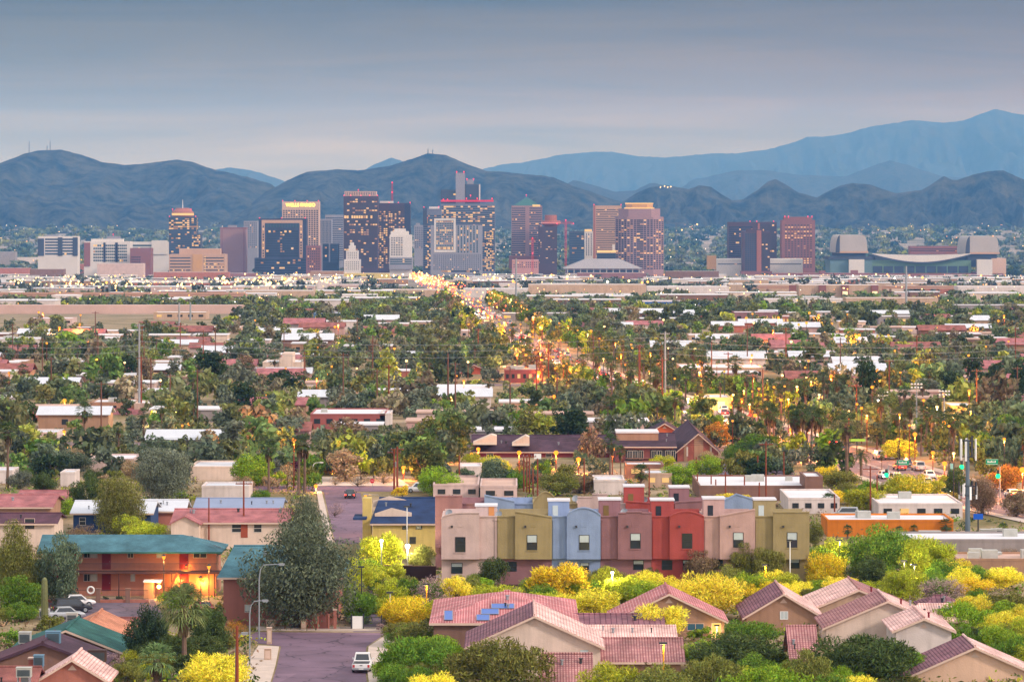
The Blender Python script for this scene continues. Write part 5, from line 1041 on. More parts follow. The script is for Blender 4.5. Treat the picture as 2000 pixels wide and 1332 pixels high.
def crane(label, u, vt, vb, uj0, uj1, vj, D, mat, lit):
 x, zt, zb, zj = X(u, D), Z(vt, D), Z(vb, D), Z(vj, D); t = thing('tower_crane', (x, D, zb), label, 'crane', 'tower cranes downtown'); O = (x, D, zb); b = MB(O); w = 1.2; n = 18
 for dx in (-w, w):
  for dy in (-w, w): b.box(x + dx - .3, x + dx + .3, D + dy - .3, D + dy + .3, zb, zj + 3)
 for k in range(n): z0, z1 = zb + (zj - zb) * k / n, zb + (zj - zb) * (k + 1) / n; b.tube([(x - w, D - w, z0), (x + w, D - w, z1)], .22, 3); b.tube([(x + w, D - w, z0), (x - w, D - w, z1)], .22, 3)
 b.build('tower_mast', mat, t)
 a0, a1 = X(uj0, D), X(uj1, D); b = MB(O); b.box(a0, a1, D - .9, D - .4, zj, zj + .5); b.box(a0, a1, D + .4, D + .9, zj, zj + .5); b.box(a0 + 4, a1 - 2, D - .2, D + .2, zj + 2, zj + 2.4)
 m = int((a1 - a0) / 2.5)
 for k in range(m): xa = a0 + (a1 - a0) * k / m; b.tube([(xa, D, zj + .3), (xa + 1.25, D, zj + 2.2), (xa + 2.5, D, zj + .3)], .15, 3)
 b.build('jib', mat, t); b = MB(O); b.tube([(x, D, zj + 2), (x, D, zt)], [1.2, .4], 4); b.tube([(x, D, zt), (a1 - 6, D, zj + 2.3)], .12, 3); b.tube([(x, D, zt), (a0 + 3, D, zj + 2.3)], .12, 3); b.build('apex', mat, t)
 b = MB(O); b.box(a0 if abs(a0 - x) < abs(a1 - x) else a1 - 4, (a0 if abs(a0 - x) < abs(a1 - x) else a1 - 4) + 4, D - 1.2, D + 1.2, zj - 2.5, zj); b.build('counterweight', TW['grey'], t)
 for uu, vv in lit: b = MB(O); b.ball((X(uu, D), D - 1.5, Z(vv, D)), 1.0, 6); b.build('beacon_light', RB, t)
CR = surf('crane_red', C(226, 74, 82)); CG = surf('crane_grey', C(110, 120, 140))
crane('red tower crane right of the disc-topped tower', 1105, 431, 520, 1059, 1120, 437, 6150, CR, [(1105, 430), (1088, 437), (1120, 437)])
crane('slim red crane before the green pyramid tower', 1040, 464, 530, 1034, 1046, 470, 6050, CR, [(1040, 465), (1040, 495)])
crane('grey tower crane far right of the octagonal tower', 1321, 434, 510, 1297, 1340, 438, 6900, CG, [])
T = Tower('tan tower with close rows of windows behind the octagonal one', 1159, 1214, 402, 6550, 40, 'tan', lm='the tall tan tower'); T.windows(1164, 1213, 408, 503, 22, 14, 'strip', 'brown', .03, (1, .4)); T.box(1159, 1163, 401, 505, 'rust', 'edge_fin', -.6, 3); T.beacons([(1160, 400), (1213, 400)])
T = Tower('narrow white tower with lit top beside the red crane', 1142, 1158, 452, 6650, 22, 'white'); T.box(1142, 1156, 448, 452.3, GOLDL, 'lit_parapet', -.5, 10); T.windows(1143, 1157, 456, 500, 10, 3, 'vert', 'blue', .02, (.3, 1), sides=False)
T = Tower('slate low tower between the red crane and the tan tower', 1112, 1141, 452, 6800, 30, 'slate'); T.windows(1113, 1140, 455, 510, 12, 6, 'strip', 'blue', .06, (1, .6))
T = Tower('dark low block with white roof sign below the tan tower', 1166, 1203, 494, 6200, 30, 'slate', 'office_building', 'office building'); T.box(1166, 1203, 489, 494, GOLDL, 'lit_roof_band', -.5, 2); T.box(1196, 1201, 478, 489, 'white', 'fin', 2, 3); T.windows(1167, 1202, 496, 515, 4, 8, 'strip', 'dark', .1, (1, .6), sides=False)
# octagonal tower
def octo():
 D = 6250.0; x0, x1 = X(1203, D), X(1297, D); cx = .5 * (x0 + x1); w = (x1 - x0) / 2; zb = gz(D) - .5; zt = Z(405, D); O = (cx, D + w, zb); t = thing('office_tower', O, 'octagonal dark and tan tower with glowing stepped crown', 'tower', 'downtown towers'); LANDMARKS.append(('the octagonal tower', 1250, 450))
 c = w * .45; ol = [(cx - w + c, D), (cx + w - c, D), (cx + w, D + c), (cx + w, D + 2 * w - c), (cx + w - c, D + 2 * w), (cx - w + c, D + 2 * w), (cx - w, D + 2 * w - c), (cx - w, D + c)]
 b = MB(O); b.slab(ol, zb, Z(424, D)); b.build('wall', TW['mauve'], t)
 sc = lambda k: [(cx + (x - cx) * k, D + w + (y - D - w) * k) for x, y in ol]
 b = MB(O); b.slab(sc(.86), Z(424, D), Z(408, D)); b.build('upper_wall', TW['mauve'], t); b = MB(O); b.slab(sc(.56), Z(408, D), Z(399, D)); b.build('crown', TW['gold'], t)
 b = MB(O); b.slab(sc(.62), Z(408.5, D), Z(405.8, D)); b.build('crown_glow', GOLDL, t); b = MB(O); b.slab(sc(.58), Z(399, D), Z(396.5, D)); b.build('crown_glow', GOLDL, t)
 g = np.random.default_rng(5); ms = [TGL['dark'], LITWIN, LITWIN2]
 for r in range(26):
  za = Z(526, D) + (Z(428, D) - Z(526, D)) * r / 26; zc = za + (Z(428, D) - Z(526, D)) / 26 * .62; b = MB(O)
  for (xa, ya), (xb, yb) in [(ol[7], ol[0]), (ol[0], ol[1]), (ol[1], ol[2]), (ol[2], ol[3]), (ol[6], ol[7])]:
   d = Vector((xb - xa, yb - ya, 0)); nn = Vector((d.y, -d.x, 0)).normalized() * .12; n = max(4, int(d.length / 5)); full = (xa, ya) == ol[0]
   for k in range(n):
    f0, f1 = (k + .16) / n, (k + .84) / n
    if full and .34 < (k + .5) / n < .66: f0, f1 = k / n, (k + 1) / n
    p, q = Vector((xa, ya, 0)) + d * f0 + nn, Vector((xa, ya, 0)) + d * f1 + nn; lit = g.random() < (.5 if r in (8, 9, 16, 25) else .13)
    b.face([(p.x, p.y, za), (q.x, q.y, za), (q.x, q.y, zc), (p.x, p.y, zc)], (1 if g.random() < .5 else 2) if lit else 0)
  b.build('window_row', ms, t)
 return t
octo()
# arena with a shallow white roof
def arena():
 D = 6000.0; x0, x1 = X(1101, D), X(1256, D); zb = gz(D) - .5; O = (.5 * (x0 + x1), D + 60, zb); t = thing('arena', O, 'wide low arena with a shallow white pyramid roof', 'arena'); LANDMARKS.append(('the low white arena', 1178, 520)); ze, zt = Z(525, D), Z(507, D)
 b = MB(O); b.box(x0 + 4, x1 - 4, D + 4, D + 116, zb, ze); b.build('wall', TW['mauve'], t)
 b = MB(O); base = [(x0, D), (x1, D), (x1, D + 120), (x0, D + 120)]; top = [(x0 + 35, D + 35), (x1 - 35, D + 35), (x1 - 35, D + 85), (x0 + 35, D + 85)]
 for k in range(4): l = (k + 1) % 4; b.face([(*base[k], ze), (*base[l], ze), (*top[l], zt), (*top[k], zt)])
 b.face([(*p, zt) for p in top]); b.face([(*p, ze) for p in base[::-1]]); b.build('roof', wallm('arena_roof', 186, 178, 184, .55), t)
 for k in range(12):
  xx = x0 + 6 + (x1 - x0 - 12) * k / 11; b = MB(O); b.box(xx - .8, xx + .8, D + 1, D + 3, zb, ze - .1); b.build('column', TW['pale'], t)
 b = MB(O); b.box(x0 + 4, x1 - 4, D + 3.4, D + 3.9, Z(533, D), Z(528, D)); b.build('glazing', TGL['dark'], t)
arena()
# twin towers on the right
T = Tower('banded dark tower behind the slimmer one on the right', 1423, 1517, 434, 6450, 50, 'plum', lm='the banded dark tower'); T.windows(1424, 1470, 442, 502, 14, 14, 'strip', 'dark', .06, (1, .6)); T.windows(1484, 1516, 438, 502, 14, 8, 'strip', 'brown', .04, (1, .62)); T.box(1480, 1484, 436, 504, 'rust', 'edge_fin', -.7, 2); T.beacons([(1465, 432.5), (1478, 432.5), (1511, 432.5)])
T = Tower('slim tower with a tan central rib, before the banded dark one', 1450, 1504, 452, 6150, 40, 'plum'); T.windows(1455, 1477, 456, 528, 18, 5, 'grid', 'blue', .02, (.8, .7)); T.box(1478, 1487, 450, 530, 'rust', 'central_rib', -1.0, 3); T.windows(1488, 1503, 456, 528, 18, 4, 'strip', 'brown', .05, (1, .6), sides=False); T.box(1458, 1490, 448, 452, 'plum', 'rooftop_plant', 5, 15); T.box(1448, 1508, 530, 541, 'brick', 'podium', -3, 40); T.box(1475, 1502, 537, 540, GOLDL, 'lit_canopy', -4, 2)
T = Tower('red brown tower with many lit square windows', 1527, 1592, 430, 6350, 45, 'brick', lm='the many-lit red brown tower'); T.box(1532, 1586, 424, 430, 'brick', 'top_step', 3, 36); T.windows(1532, 1587, 438, 524, 21, 9, 'grid', 'brown', .42, (.6, .5)); T.beacons([(1533, 423), (1586, 423), (1540, 423), (1578, 423)])
T = Tower('long light grey hall below the twin towers', 1399, 1568, 506, 6180, 60, 'white', 'exhibition_hall', 'hall'); T.box(1382, 1399, 500, 526, 'gold', 'lit_corner', 0, 30); T.windows(1402, 1565, 515, 517, 1, 30, 'strip', 'blue', .05, (1, .9), sides=False)
# ballpark
def ballpark():
 D = 6050.0; zb = gz(D) - .5; x0, x1 = X(1622, D), X(1968, D); O = (.5 * (x0 + x1), D + 80, zb); t = thing('ballpark', O, 'huge ballpark with white crescent roof between two arched hangar roofs', 'ballpark'); LANDMARKS.append(('the ballpark', 1790, 510)); px = lambda u: X(u, D); pz = lambda v: Z(v, D)
 b = MB(O); b.box(px(1700), px(1960), D, D + 150, zb, pz(534)); b.build('brick_base', TW['brick'], t)
 b = MB(O); b.box(px(1704), px(1898), D + 8, D + 140, pz(534), pz(509)); b.build('upper_wall', wallm('pale_green', 112, 146, 128), t)
 for k in range(9):
  u = 1706 + 21 * k; b = MB(O); b.box(px(u), px(u + 18), D + 7.3, D + 7.9, pz(533), pz(520)); b.build('glazing', TGL['blue'], t)
 b = MB(O); n = 16; top = [(px(1704 + 192 * i / n), pz(495.5 + 3.0 * math.sin(math.pi * i / n))) for i in range(n + 1)]; bot = [(px(1704 + 192 * i / n), pz(496.5 + 15.5 * math.sin(math.pi * i / n))) for i in range(n + 1)]
 b.prism(bot + top[::-1], D + 2, D + 7); b.build('crescent_roof', TW['white'], t)
 b = MB(O); b.prism([(x, z - 2.4) for x, z in bot] + [(x, z - .05) for x, z in bot[::-1]], D + 1.5, D + 6.5); b.build('crescent_edge', TW['slate'], t)
 b = MB(O); b.box(px(1712), px(1890), D + 30, D + 130, pz(509), pz(499)); b.build('roof_deck', TW['slate'], t)
 for ua, ub, vt, vb, s in ((1633, 1696, 460, 494, -1), (1887, 1953, 462, 496, -1)):
  b = MB(O); w = px(ub) - px(ua); m = 12; pr = [(px(ua) + w * .13 * (1 - math.cos(math.pi / 2 * k / m)), pz(vb) + (pz(vt) - pz(vb)) * math.sin(math.pi / 2 * k / m)) for k in range(m + 1)]; pr += [(px(ua) + w * (.85 + .13 * math.sin(math.pi / 2 * k / m)), pz(vt) - (pz(vt) - pz(vb)) * .55 * (1 - math.cos(math.pi / 2 * k / m))) for k in range(m + 1)] + [(px(ub), pz(vb))]
  b.prism(pr[::-1], D + 10, D + 125); b.build('arched_roof', TW['pale'], t); b = MB(O); b.prism([(pr[0][0], pr[0][1]), (pr[m][0], pr[0][1])] + pr[m:0:-1], D + 9.3, D + 9.55); b.build('arched_end', TW['slate'], t)
  b = MB(O); b.box(px(ua) + 3, px(ub) - 3, D + 14, D + 120, pz(522), pz(vb)); b.build('tower_block', TW['slate'], t)
  b = MB(O); b.box(px(ua) + 1.0, px(ub) + .8, D + 9.6, D + 9.98, pz(vb + .6), pz(vb - 3)); b.build('eave_band', TW['tan'], t)
 for ua, ub in ((1658, 1688), (1908, 1938)): b = MB(O); b.box(px(ua), px(ub), D - 2, D + 12, zb, pz(507)); b.build('white_bay', TW['white'], t)
 b = MB(O); b.box(px(1622), px(1704), D + 6, D + 100, zb, pz(507)); b.build('side_wing', wallm('pale_teal', 110, 140, 150), t)
 b = MB(O); b.box(px(1618), px(1706), D + 4, D + 100, pz(507), pz(502)); b.build('flat_roof', TW['slate'], t); b = MB(O); b.box(px(1938), px(1966), D + 6, D + 100, zb, pz(505)); b.build('side_wing', TW['beige'], t)
ballpark()
T = Tower('long low brown office behind the ballpark', 1777, 1871, 481, 6600, 30, 'brick', 'office_building', 'office building'); T.windows(1778, 1870, 485, 492, 2, 20, 'strip', 'dark', .1, (1, .4))
T = Tower('pinkish brick parking garage left of the ballpark', 1512, 1702, 534, 5850, 40, 'brick', 'parking_garage', 'garage'); T.windows(1515, 1700, 537, 552, 3, 30, 'strip', 'brown', .16, (1, .4), sides=False); T.box(1600, 1612, 529, 556, 'brick', 'stair_tower', -1, 8); T.box(1662, 1676, 528, 556, 'brick', 'stair_tower', -1, 8); T.windows(1606, 1610, 534, 555, 4, 1, 'grid', 'brown', .95, (.8, .6), dd=-1.2, sides=False); T.windows(1646, 1650, 534, 555, 4, 1, 'grid', 'brown', .95, (.8, .6), dd=-.3, sides=False)
# ------------------------------------------------------------------ streets and low buildings between
FOOT = []               # footprints (x0, x1, y0, y1) that trees keep off
def flat(label, u0, u1, vt, vb, wall='white', roof=WROOF, depth=18.0, D=None, windows=0, lit=.2, name='low_building', cat='building', group='low buildings', parapet=.35, door=None, plant=True, lm=None, glassy=GLASS):
 """flat-roofed low building; roof edge row vt and foot row vb of its front."""
 D = D or dist_at(vb); m = ST[wall] if isinstance(wall, str) else wall; x0, x1 = X(u0, D), X(u1, D); zb, zt = gz(D), Z(vt, D); zt = max(zt, zb + 2.6); O = (.5 * (x0 + x1), D + depth / 2, zb); t = thing(name, O, label, cat, group)
 b = MB(O); b.box(x0, x1, D, D + depth, zb - 1.0, zt - parapet); b.build('wall', m, t)
 b = MB(O); b.box(x0 - .05, x1 + .05, D - .05, D + .25, zt - parapet, zt); b.box(x0 - .05, x1 + .05, D + depth - .25, D + depth + .05, zt - parapet, zt); b.box(x0 - .05, x0 + .25, D + .25, D + depth - .25, zt - parapet, zt); b.box(x1 - .25, x1 + .05, D + .25, D + depth - .25, zt - parapet, zt); b.build('parapet', m, t)
 b = MB(O); b.box(x0 + .25, x1 - .25, D + .25, D + depth - .25, zt - parapet, zt - parapet + .08); b.build('roof', roof, t)
 FOOT.append((x0 - 1, x1 + 1, D - (2 if D < 2000 else 110), D + depth + 1)); g = random.Random(int(u0 * 13 + vb)); L = x1 - x0
 if windows:
  for k in range(windows):
   a = x0 + L * (k + .3) / windows; w = min(2.2, L / windows * .5); z = zb + (zt - zb) * .35; hh = min(1.5, (zt - zb) * .32); b = MB(O); b.box(a, a + w, D - .06, D + .02, z, z + hh); b.build('window', LITWIN if g.random() < lit else glassy, t)
 if plant and L > 9 and D < 2500:
  for k in range(g.randint(1, 4)):
   a = x0 + L * g.uniform(.12, .85); yy = D + depth * g.uniform(.25, .75); s = g.uniform(.6, 1.2); b = MB(O); b.box(a - s, a + s, yy - s * .7, yy + s * .7, zt - parapet + .08, zt + s * .8); b.box(a - s * .7, a + s * .7, yy - s * .72, yy - s * .7, zt + .05, zt + s * .6); b.build('rooftop_unit', ACM, t)
 if lm: LANDMARKS.append((lm, .5 * (u0 + u1), .5 * (vt + vb)))
 return t
# -- near and middle ground, each read off the photograph
flat('long tan building with a white flat roof behind the townhouses', 1366, 1606, 948, 978, 'brownish', WROOF, 26, windows=0, lm='the white-roofed tan store')
flat('taller tan end block of the white-roofed building', 1572, 1607, 930, 978, 'brownish', WROOF, 12, D=652, plant=False)
flat('white stucco building with brown awning right of the townhouses', 1540, 1640, 976, 1003, 'white', WROOF, 20, windows=4, lit=0)
flat('white restaurant building with curved parapets and lit yard', 1716, 1880, 984, 1014, 'white', WROOF, 20, windows=5, lm='the white restaurant')
flat('long orange wall of a flat-roofed store below the white restaurant', 1616, 1862, 1016, 1048, 'orange', WROOF, 12, windows=0, lm='the long orange store')
flat('low grey white-roofed building behind the cell tower foot', 1752, 2060, 1056, 1088, 'grey', WROOF, 13, windows=0)
ridge('low rose tiled awning roof below the grey building', 1866, 2060, 1103, 1082, 530, 5, ST['salmon'], TILER)
flat('flat pale roof with tan wall at the right edge', 1868, 2060, 1116, 1128, 'tan', GRAVEL, 10, windows=0)
cooler((X(1934, 528), 528, Z(1112, 528)), 3.0, 2.0, 2.0, 'large grey rooftop unit on the flat roof at the right edge')
cooler((X(1930, 572), 572, Z(1058, 572) + .2), 2.4, 1.6, 1.3, 'pair of white rooftop units on the grey building, left one'); cooler((X(1947, 573), 573, Z(1058, 572) + .2), 1.6, 1.6, 1.3, 'pair of white rooftop units on the grey building, right one')
cooler((X(1816, 574), 574, Z(1060, 574) + .2), 3.2, 1.6, 1.2, 'wide white rooftop unit left of the cell tower')
flat('cluttered pink flat roofs behind the mauve townhouse', 846, 935, 952, 975, 'pink', GRAVEL, 22, windows=3, lm='the cluttered pink flat roofs')
flat('flat pink roof with sand coloured cooler behind the blue townhouse', 938, 1010, 958, 978, 'pink', GRAVEL, 18, windows=2)
flat('low white carport roof behind the pink flat roofs', 898, 940, 925, 938, 'white', WROOF, 10, windows=0, plant=False)
flat('domed white metal shed behind the townhouses', 1160, 1220, 944, 966, 'white', METALROOF, 12, windows=0, plant=False)
flat('small white roofed shed near the palm behind the townhouses', 1258, 1312, 934, 952, 'beige', METALROOF, 10, windows=2, plant=False)
flat('brown flat shed in front of the brick gabled building', 1222, 1296, 914, 934, 'brownish', METALROOF, 9, windows=2, plant=False)
# the gabled brick building
def brick_hall():
 D = 756.0; t = gable('two-storey brick building with plum shingle roof and tan panels on its gable', 1318, 1408, 884, 846, D, 48, BRICK, SHPLUM, SHPLUM, uA=1364, base=gz(D), vent=False, name='brick_hall', cat='hall', group='brick buildings'); O = t.location; zb = O.z
 for ua, ub, vt in ((1356, 1374, 848), (1336, 1343, 864), (1386, 1390, 868)): b = MB(O); b.box(X(ua, D), X(ub, D), D + .42, D + .6, zb, Z(vt, D) - .3); b.build('tan_panel', ST['tan'], t)
 for ua, ub in ((1341, 1344), (1388, 1390)): b = MB(O); b.box(X(ua, D), X(ub, D), D + .36, D + .5, zb + 1.0, Z(873, D)); b.build('strip_window', FRAME, t)
 t2 = ridge('long brick wing with plum roof, dark balconies and tan roof box', 1196, 1322, 872, 846, 752, 22, surf('brick_plum', C(140, 84, 84), .9, .12, .4, .3), SHPLUM, over=.6, base=gz(752), name='brick_wing', cat='building', group='brick buildings'); O = t2.location
 for ua, ub, va, vb in ((1222, 1254, 878, 911), (1270, 1318, 878, 911)): b = MB(O); b.box(X(ua, 752), X(ub, 752), 752.52, 752.64, Z(vb, 752), Z(va, 752)); b.build('balcony_recess', DARK, t2)
 for u in (1226, 1236, 1248, 1273, 1284, 1300, 1311):
  window(t2, X(u, 752) - O.x, 752.5 - O.y, Z(897, 752) - O.z, .9, 1.7, frame=FRAME, mull='v')
 b = MB(O); b.box(X(1222, 752), X(1320, 752), 752.0, 752.5, Z(895, 752) - .08, Z(895, 752) + .05); b.build('balcony_slab', ST['brownish'], t2)
 b = MB(O); b.box(X(1204, 757), X(1286, 757), 757, 766, Z(868, 757), Z(846, 757)); b.build('roof_box', ST['tan'], t2); b = MB(O); b.box(X(1203, 757), X(1287, 757), 756.8, 766.2, Z(846, 757), Z(843, 757)); b.build('roof_cap', WROOF, t2)
 FOOT.append((X(1190, D), X(1412, D), 748, 806)); LANDMARKS.append(('the gabled brick building', 1310, 880))
brick_hall()
gable('rust brick building with orange gable behind the gabled brick building', 1264, 1332, 846, 826, 812, 20, surf('rust_brick', C(226, 116, 72), .9, .12, .4, .3), SHPLUM, SHPLUM)
def plum_house():
 t = ridge('maroon house with plum roof and two cream gables', 920, 1196, 882, 850, 768, 18, surf('maroon_wall', C(150, 70, 80), .9, .1, .3, .3), SHPLUM, base=gz(768), windows=[(950, 894, 1.4, 1.3, dict(frame=FRAME)), (1066, 898, 1.2, 1.2, dict(frame=FRAME)), (1150, 898, 1.2, 1.2, dict(frame=FRAME))]); O = t.location; D = 766.5
 for ua, ub, vt, vb in ((924, 970, 849, 868), (1000, 1034, 851, 870)):
  b = MB(O); xa, xb = X(ua, D), X(ub, D); z0, z1 = Z(vb, D), Z(vt, D); k = .78
  b.prism([(xa, z0), (xb, z0), (xb, z1 - .3), (xa + (xb - xa) * k, z1), (xa, z0 + .35)], D, D + 6); b.build('gable', ST['cream'], t)
  b = MB(O); b.box(xa, xb, D - .05, D - .002, z0 - .05, z0 + .45)
  b.build('clerestory', FRAME, t)
 FOOT.append((X(915, D), X(1200, D), 760, 790)); LANDMARKS.append(('the cream-gabled maroon house', 1050, 875))
plum_house()
# left: houses beyond the apartments
ridge('brown flat-pitched house with white cooler at the left edge', -60, 104, 990, 966, 604, 16, ST['tan'], SHPINK, hip=0.0)
ridge('plum shingled house with lit green window at the left edge', -60, 112, 1022, 1002, 560, 12, ST['cream'], SHMAUVE, windows=[(47, 1034, 1.5, 1.6, dict(frame=TRIM)), (20, 1034, 1.2, 1.2, dict(frame=TRIM))])
ridge('house with a silver metal roof and navy wall left of the eucalyptus', 136, 300, 1002, 978, 590, 14, surf('navy_wall', C(52, 78, 124), .9, .1, .3, .2), METALROOF, windows=[(154, 1026, 1.0, 1.2, dict(frame=FRAME)), (262, 1026, 1.0, 1.2, dict(frame=FRAME))], doors=[(212, 1034, 1.0, 2.0, FRAME)])
ridge('small white metal-roofed house with salmon end left of the long pink house', 268, 364, 998, 976, 604, 10, ST['salmon'], METALROOF)
def long_pink():
 t = ridge('long house with pinkish brown roof and a gabled garage', 332, 566, 1020, 994, 562, 15, ST['cream'], SHPINK, windows=[(452, 1040, 1.5, 1.2, dict(frame=FRAME)), (495, 1040, 1.2, 1.2, dict(frame=FRAME))], doors=[(470, 1050, 1.0, 2.05, surf('rust_door', C(170, 84, 60)))]); O = t.location; D = 559.0
 b = MB(O); xa, xb = X(334, D), X(388, D); zb = gz(D); z0, z1 = Z(1022, D), Z(1009, D); xm = .5 * (xa + xb); b.prism([(xa, zb), (xb, zb), (xb, z0), (xm, z1), (xa, z0)], D, D + 5); b.build('garage_wall', ST['cream'], t)
 b = MB(O); slab3(b, [(xa - .4, D - .4, z0 - .1), (xa - .4, D + 6, z0 - .1), (xm, D + 6, z1 + .15), (xm, D - .4, z1 + .15)], .15); slab3(b, [(xm, D - .4, z1 + .15), (xm, D + 6, z1 + .15), (xb + .4, D + 6, z0 - .1), (xb + .4, D - .4, z0 - .1)], .15); b.build('garage_roof', SHPINK, t)
 b = MB(O); b.box(X(344, D), X(377, D), D - .05, D + .02, zb, zb + 2.2); b.build('garage_opening', ACD, t)
 LANDMARKS.append(('the long pink-roofed house', 440, 1015))
long_pink()
ridge('blue grey metal roof behind the long pink-roofed house', 376, 552, 992, 973, 612, 14, ST['grey'], surf('bluegrey_roof', C(150, 164, 196), .6, .1, .3, .1))
flat('white flat roof with plants behind the blue grey roof', 394, 486, 962, 978, 'white', METALROOF, 10, plant=False)
flat('cream flat-roofed house with pale walls left of the fan palm', 372, 462, 918, 938, 'cream', WROOF, 16, lm='the cream flat-roofed house')
flat('low pink house with white roof edge behind the olive trees', 176, 262, 904, 922, 'pink', WROOF, 14)
flat('white blue-topped shed at left among trees', 118, 146, 938, 950, 'white', METALROOF, 8, plant=False)
flat('white gable end shed at the left edge', -40, 24, 928, 946, 'white', METALROOF, 9, plant=False)
ridge('brown roof right behind the left edge houses', 28, 128, 976, 958, 632, 14, ST['tan'], SHPINK)
ridge('pink-roofed house with lilac wall at left', 76, 162, 810, 797, 930, 14, ST['pink'], SHPINK, windows=[(144, 813, 1.2, 1.4, dict(frame=DFRAME))])
ridge('pink-roofed house with pale wall beside the first', 205, 280, 812, 798, 925, 13, ST['pink'], SHPINK)
flat('long white-roofed building behind the pink-roofed houses', 176, 262, 788, 806, 'tan', WROOF, 16, windows=3); flat('white and brown flat building right of it, by the steel pole', 262, 304, 791, 808, 'cream', WROOF, 14)
flat('white low roof among trees at left with a cooler', 62, 112, 854, 868, 'white', METALROOF, 12)
flat('long brick building with white roof edge behind the date palm', 606, 752, 808, 838, surf('brick_long', C(176, 100, 96)), WROOF, 24, windows=6, lm='the white-edged brick building')
flat('white end wall of the long brick building', 742, 763, 807, 838, 'white', WROOF, 14, plant=False)
def deco():
 t = flat('cream art deco building with a stepped central tower', 513, 590, 707, 742, 'cream', WROOF, 20, windows=5, lit=.1, plant=False, lm='the cream art deco building'); O = t.location; D = dist_at(742) - .6
 b = MB(O); b.box(X(551, D), X(572, D), D, D + 12, O.z, Z(690, D)); b.build('tower', ST['cream'], t); b = MB(O); b.box(X(545, D), X(551, D), D, D + 10, O.z, Z(700, D)); b.build('tower_step', ST['cream'], t)
 flat('low pale wing left of the art deco building', 494, 514, 720, 741, 'pink', WROOF, 14, plant=False)
deco()
flat('long white-roofed hall at left behind palms', 108, 166, 707, 724, 'tan', WROOF, 20, windows=5); flat('second long white-roofed hall left of the steel pole', 292, 362, 707, 724, 'tan', WROOF, 20, windows=6, lit=.5); flat('white-roofed hall at the far left behind palms', 14, 52, 706, 722, 'tan', WROOF, 18, windows=3)
flat('white lit warehouse with domed end at the left edge', -30, 78, 662, 684, 'white', METALROOF, 22, windows=5, lit=.3)
flat('shop with a glowing red roof edge', 812, 872, 684, 698, 'tan', WROOF, 18, windows=5, lit=.8)
gable('orange brick hall with low gable by the avenue', 884, 985, 735, 712, 1150, 26, surf('orange_brick', C(206, 104, 84), .9, .12, .4, .3), SHPLUM, SHPLUM, uA=925); flat('rust brick wing right of the orange hall', 985, 1052, 722, 748, surf('rust_brick2', C(160, 84, 80)), GRAVEL, 18, windows=6, lit=.3)
LANDMARKS += [('the orange brick hall', 960, 730)]
gable('small white house with orange tiled roof beside the avenue', 1088, 1134, 786, 770, 975, 12, ST['white'], SHSAND, SHSAND, windows=[(1100, 796, 1.2, 1.2, {}), (1112, 796, 1.2, 1.2, {})])
gable('orange gabled house beside the avenue', 1136, 1176, 806, 786, 940, 14, ST['tan'], SHSAND, SHSAND)
flat('tan warehouse with white roof edge right of the avenue', 1330, 1492, 718, 742, 'beige', WROOF, 30, windows=6, lit=.2, lm='the long tan warehouse'); flat('long white store above the tan warehouse', 1296, 1362, 692, 708, 'white', WROOF, 20, windows=5, lit=.4); flat('pink low store row right of the avenue', 1455, 1640, 690, 704, 'pink', WROOF, 22, windows=10, lit=.4); flat('store with a glowing green sign edge', 1530, 1584, 712, 724, 'white', WROOF, 14, windows=3, lit=.6)
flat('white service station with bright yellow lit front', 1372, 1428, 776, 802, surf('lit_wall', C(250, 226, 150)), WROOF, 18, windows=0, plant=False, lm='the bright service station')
gable('salmon pitched house left of the palm group', 1502, 1566, 806, 788, 930, 16, ST['salmon'], SHPINK, SHPINK); flat('long low white roof behind the palm row', 1588, 1662, 790, 812, 'white', WROOF, 18, windows=6, lit=.6)
gable('white peaked hall with salmon roof behind the palm row', 1660, 1722, 806, 782, 940, 22, ST['white'], SHSAND, SHSAND, vent=True); gable('large white gabled hall with floodlit front', 1750, 1862, 802, 776, 960, 30, ST['white'], SHPINK, SHPINK); flat('white wing with lit yellow wall right of the gabled hall', 1856, 1906, 792, 824, 'yellow', WROOF, 18, windows=2, lit=1)
LANDMARKS += [('the large white gabled hall', 1800, 795), ('the floodlit white buildings', 1690, 805)]
def arch_hall():
 D = 945.0; zb = gz(D); x0, x1 = X(1914, D), X(2080, D); O = (.5 * (x0 + x1), D + 10, zb); t = thing('arched_hall', O, 'maroon roofed hall with a cream arched front at the right edge', 'hall'); LANDMARKS.append(('the maroon arched hall', 1960, 795))
 b = MB(O); b.box(x0, x1, D + 1, D + 22, zb - .3, Z(781, D)); b.build('wall', surf('maroon_metal', C(150, 76, 88), .7, .1, .2, .1), t); n = 14; xa, xb = X(1944, D), X(2062, D)
 b = MB(O); b.prism([(xa, zb), (xb, zb)] + [(xb + (xa - xb) * k / n, Z(812, D) + (Z(787, D) - Z(812, D)) * math.sin(math.pi * k / n)) for k in range(n + 1)], D, D + .9); b.build('arched_front', ST['cream'], t)
arch_hall()
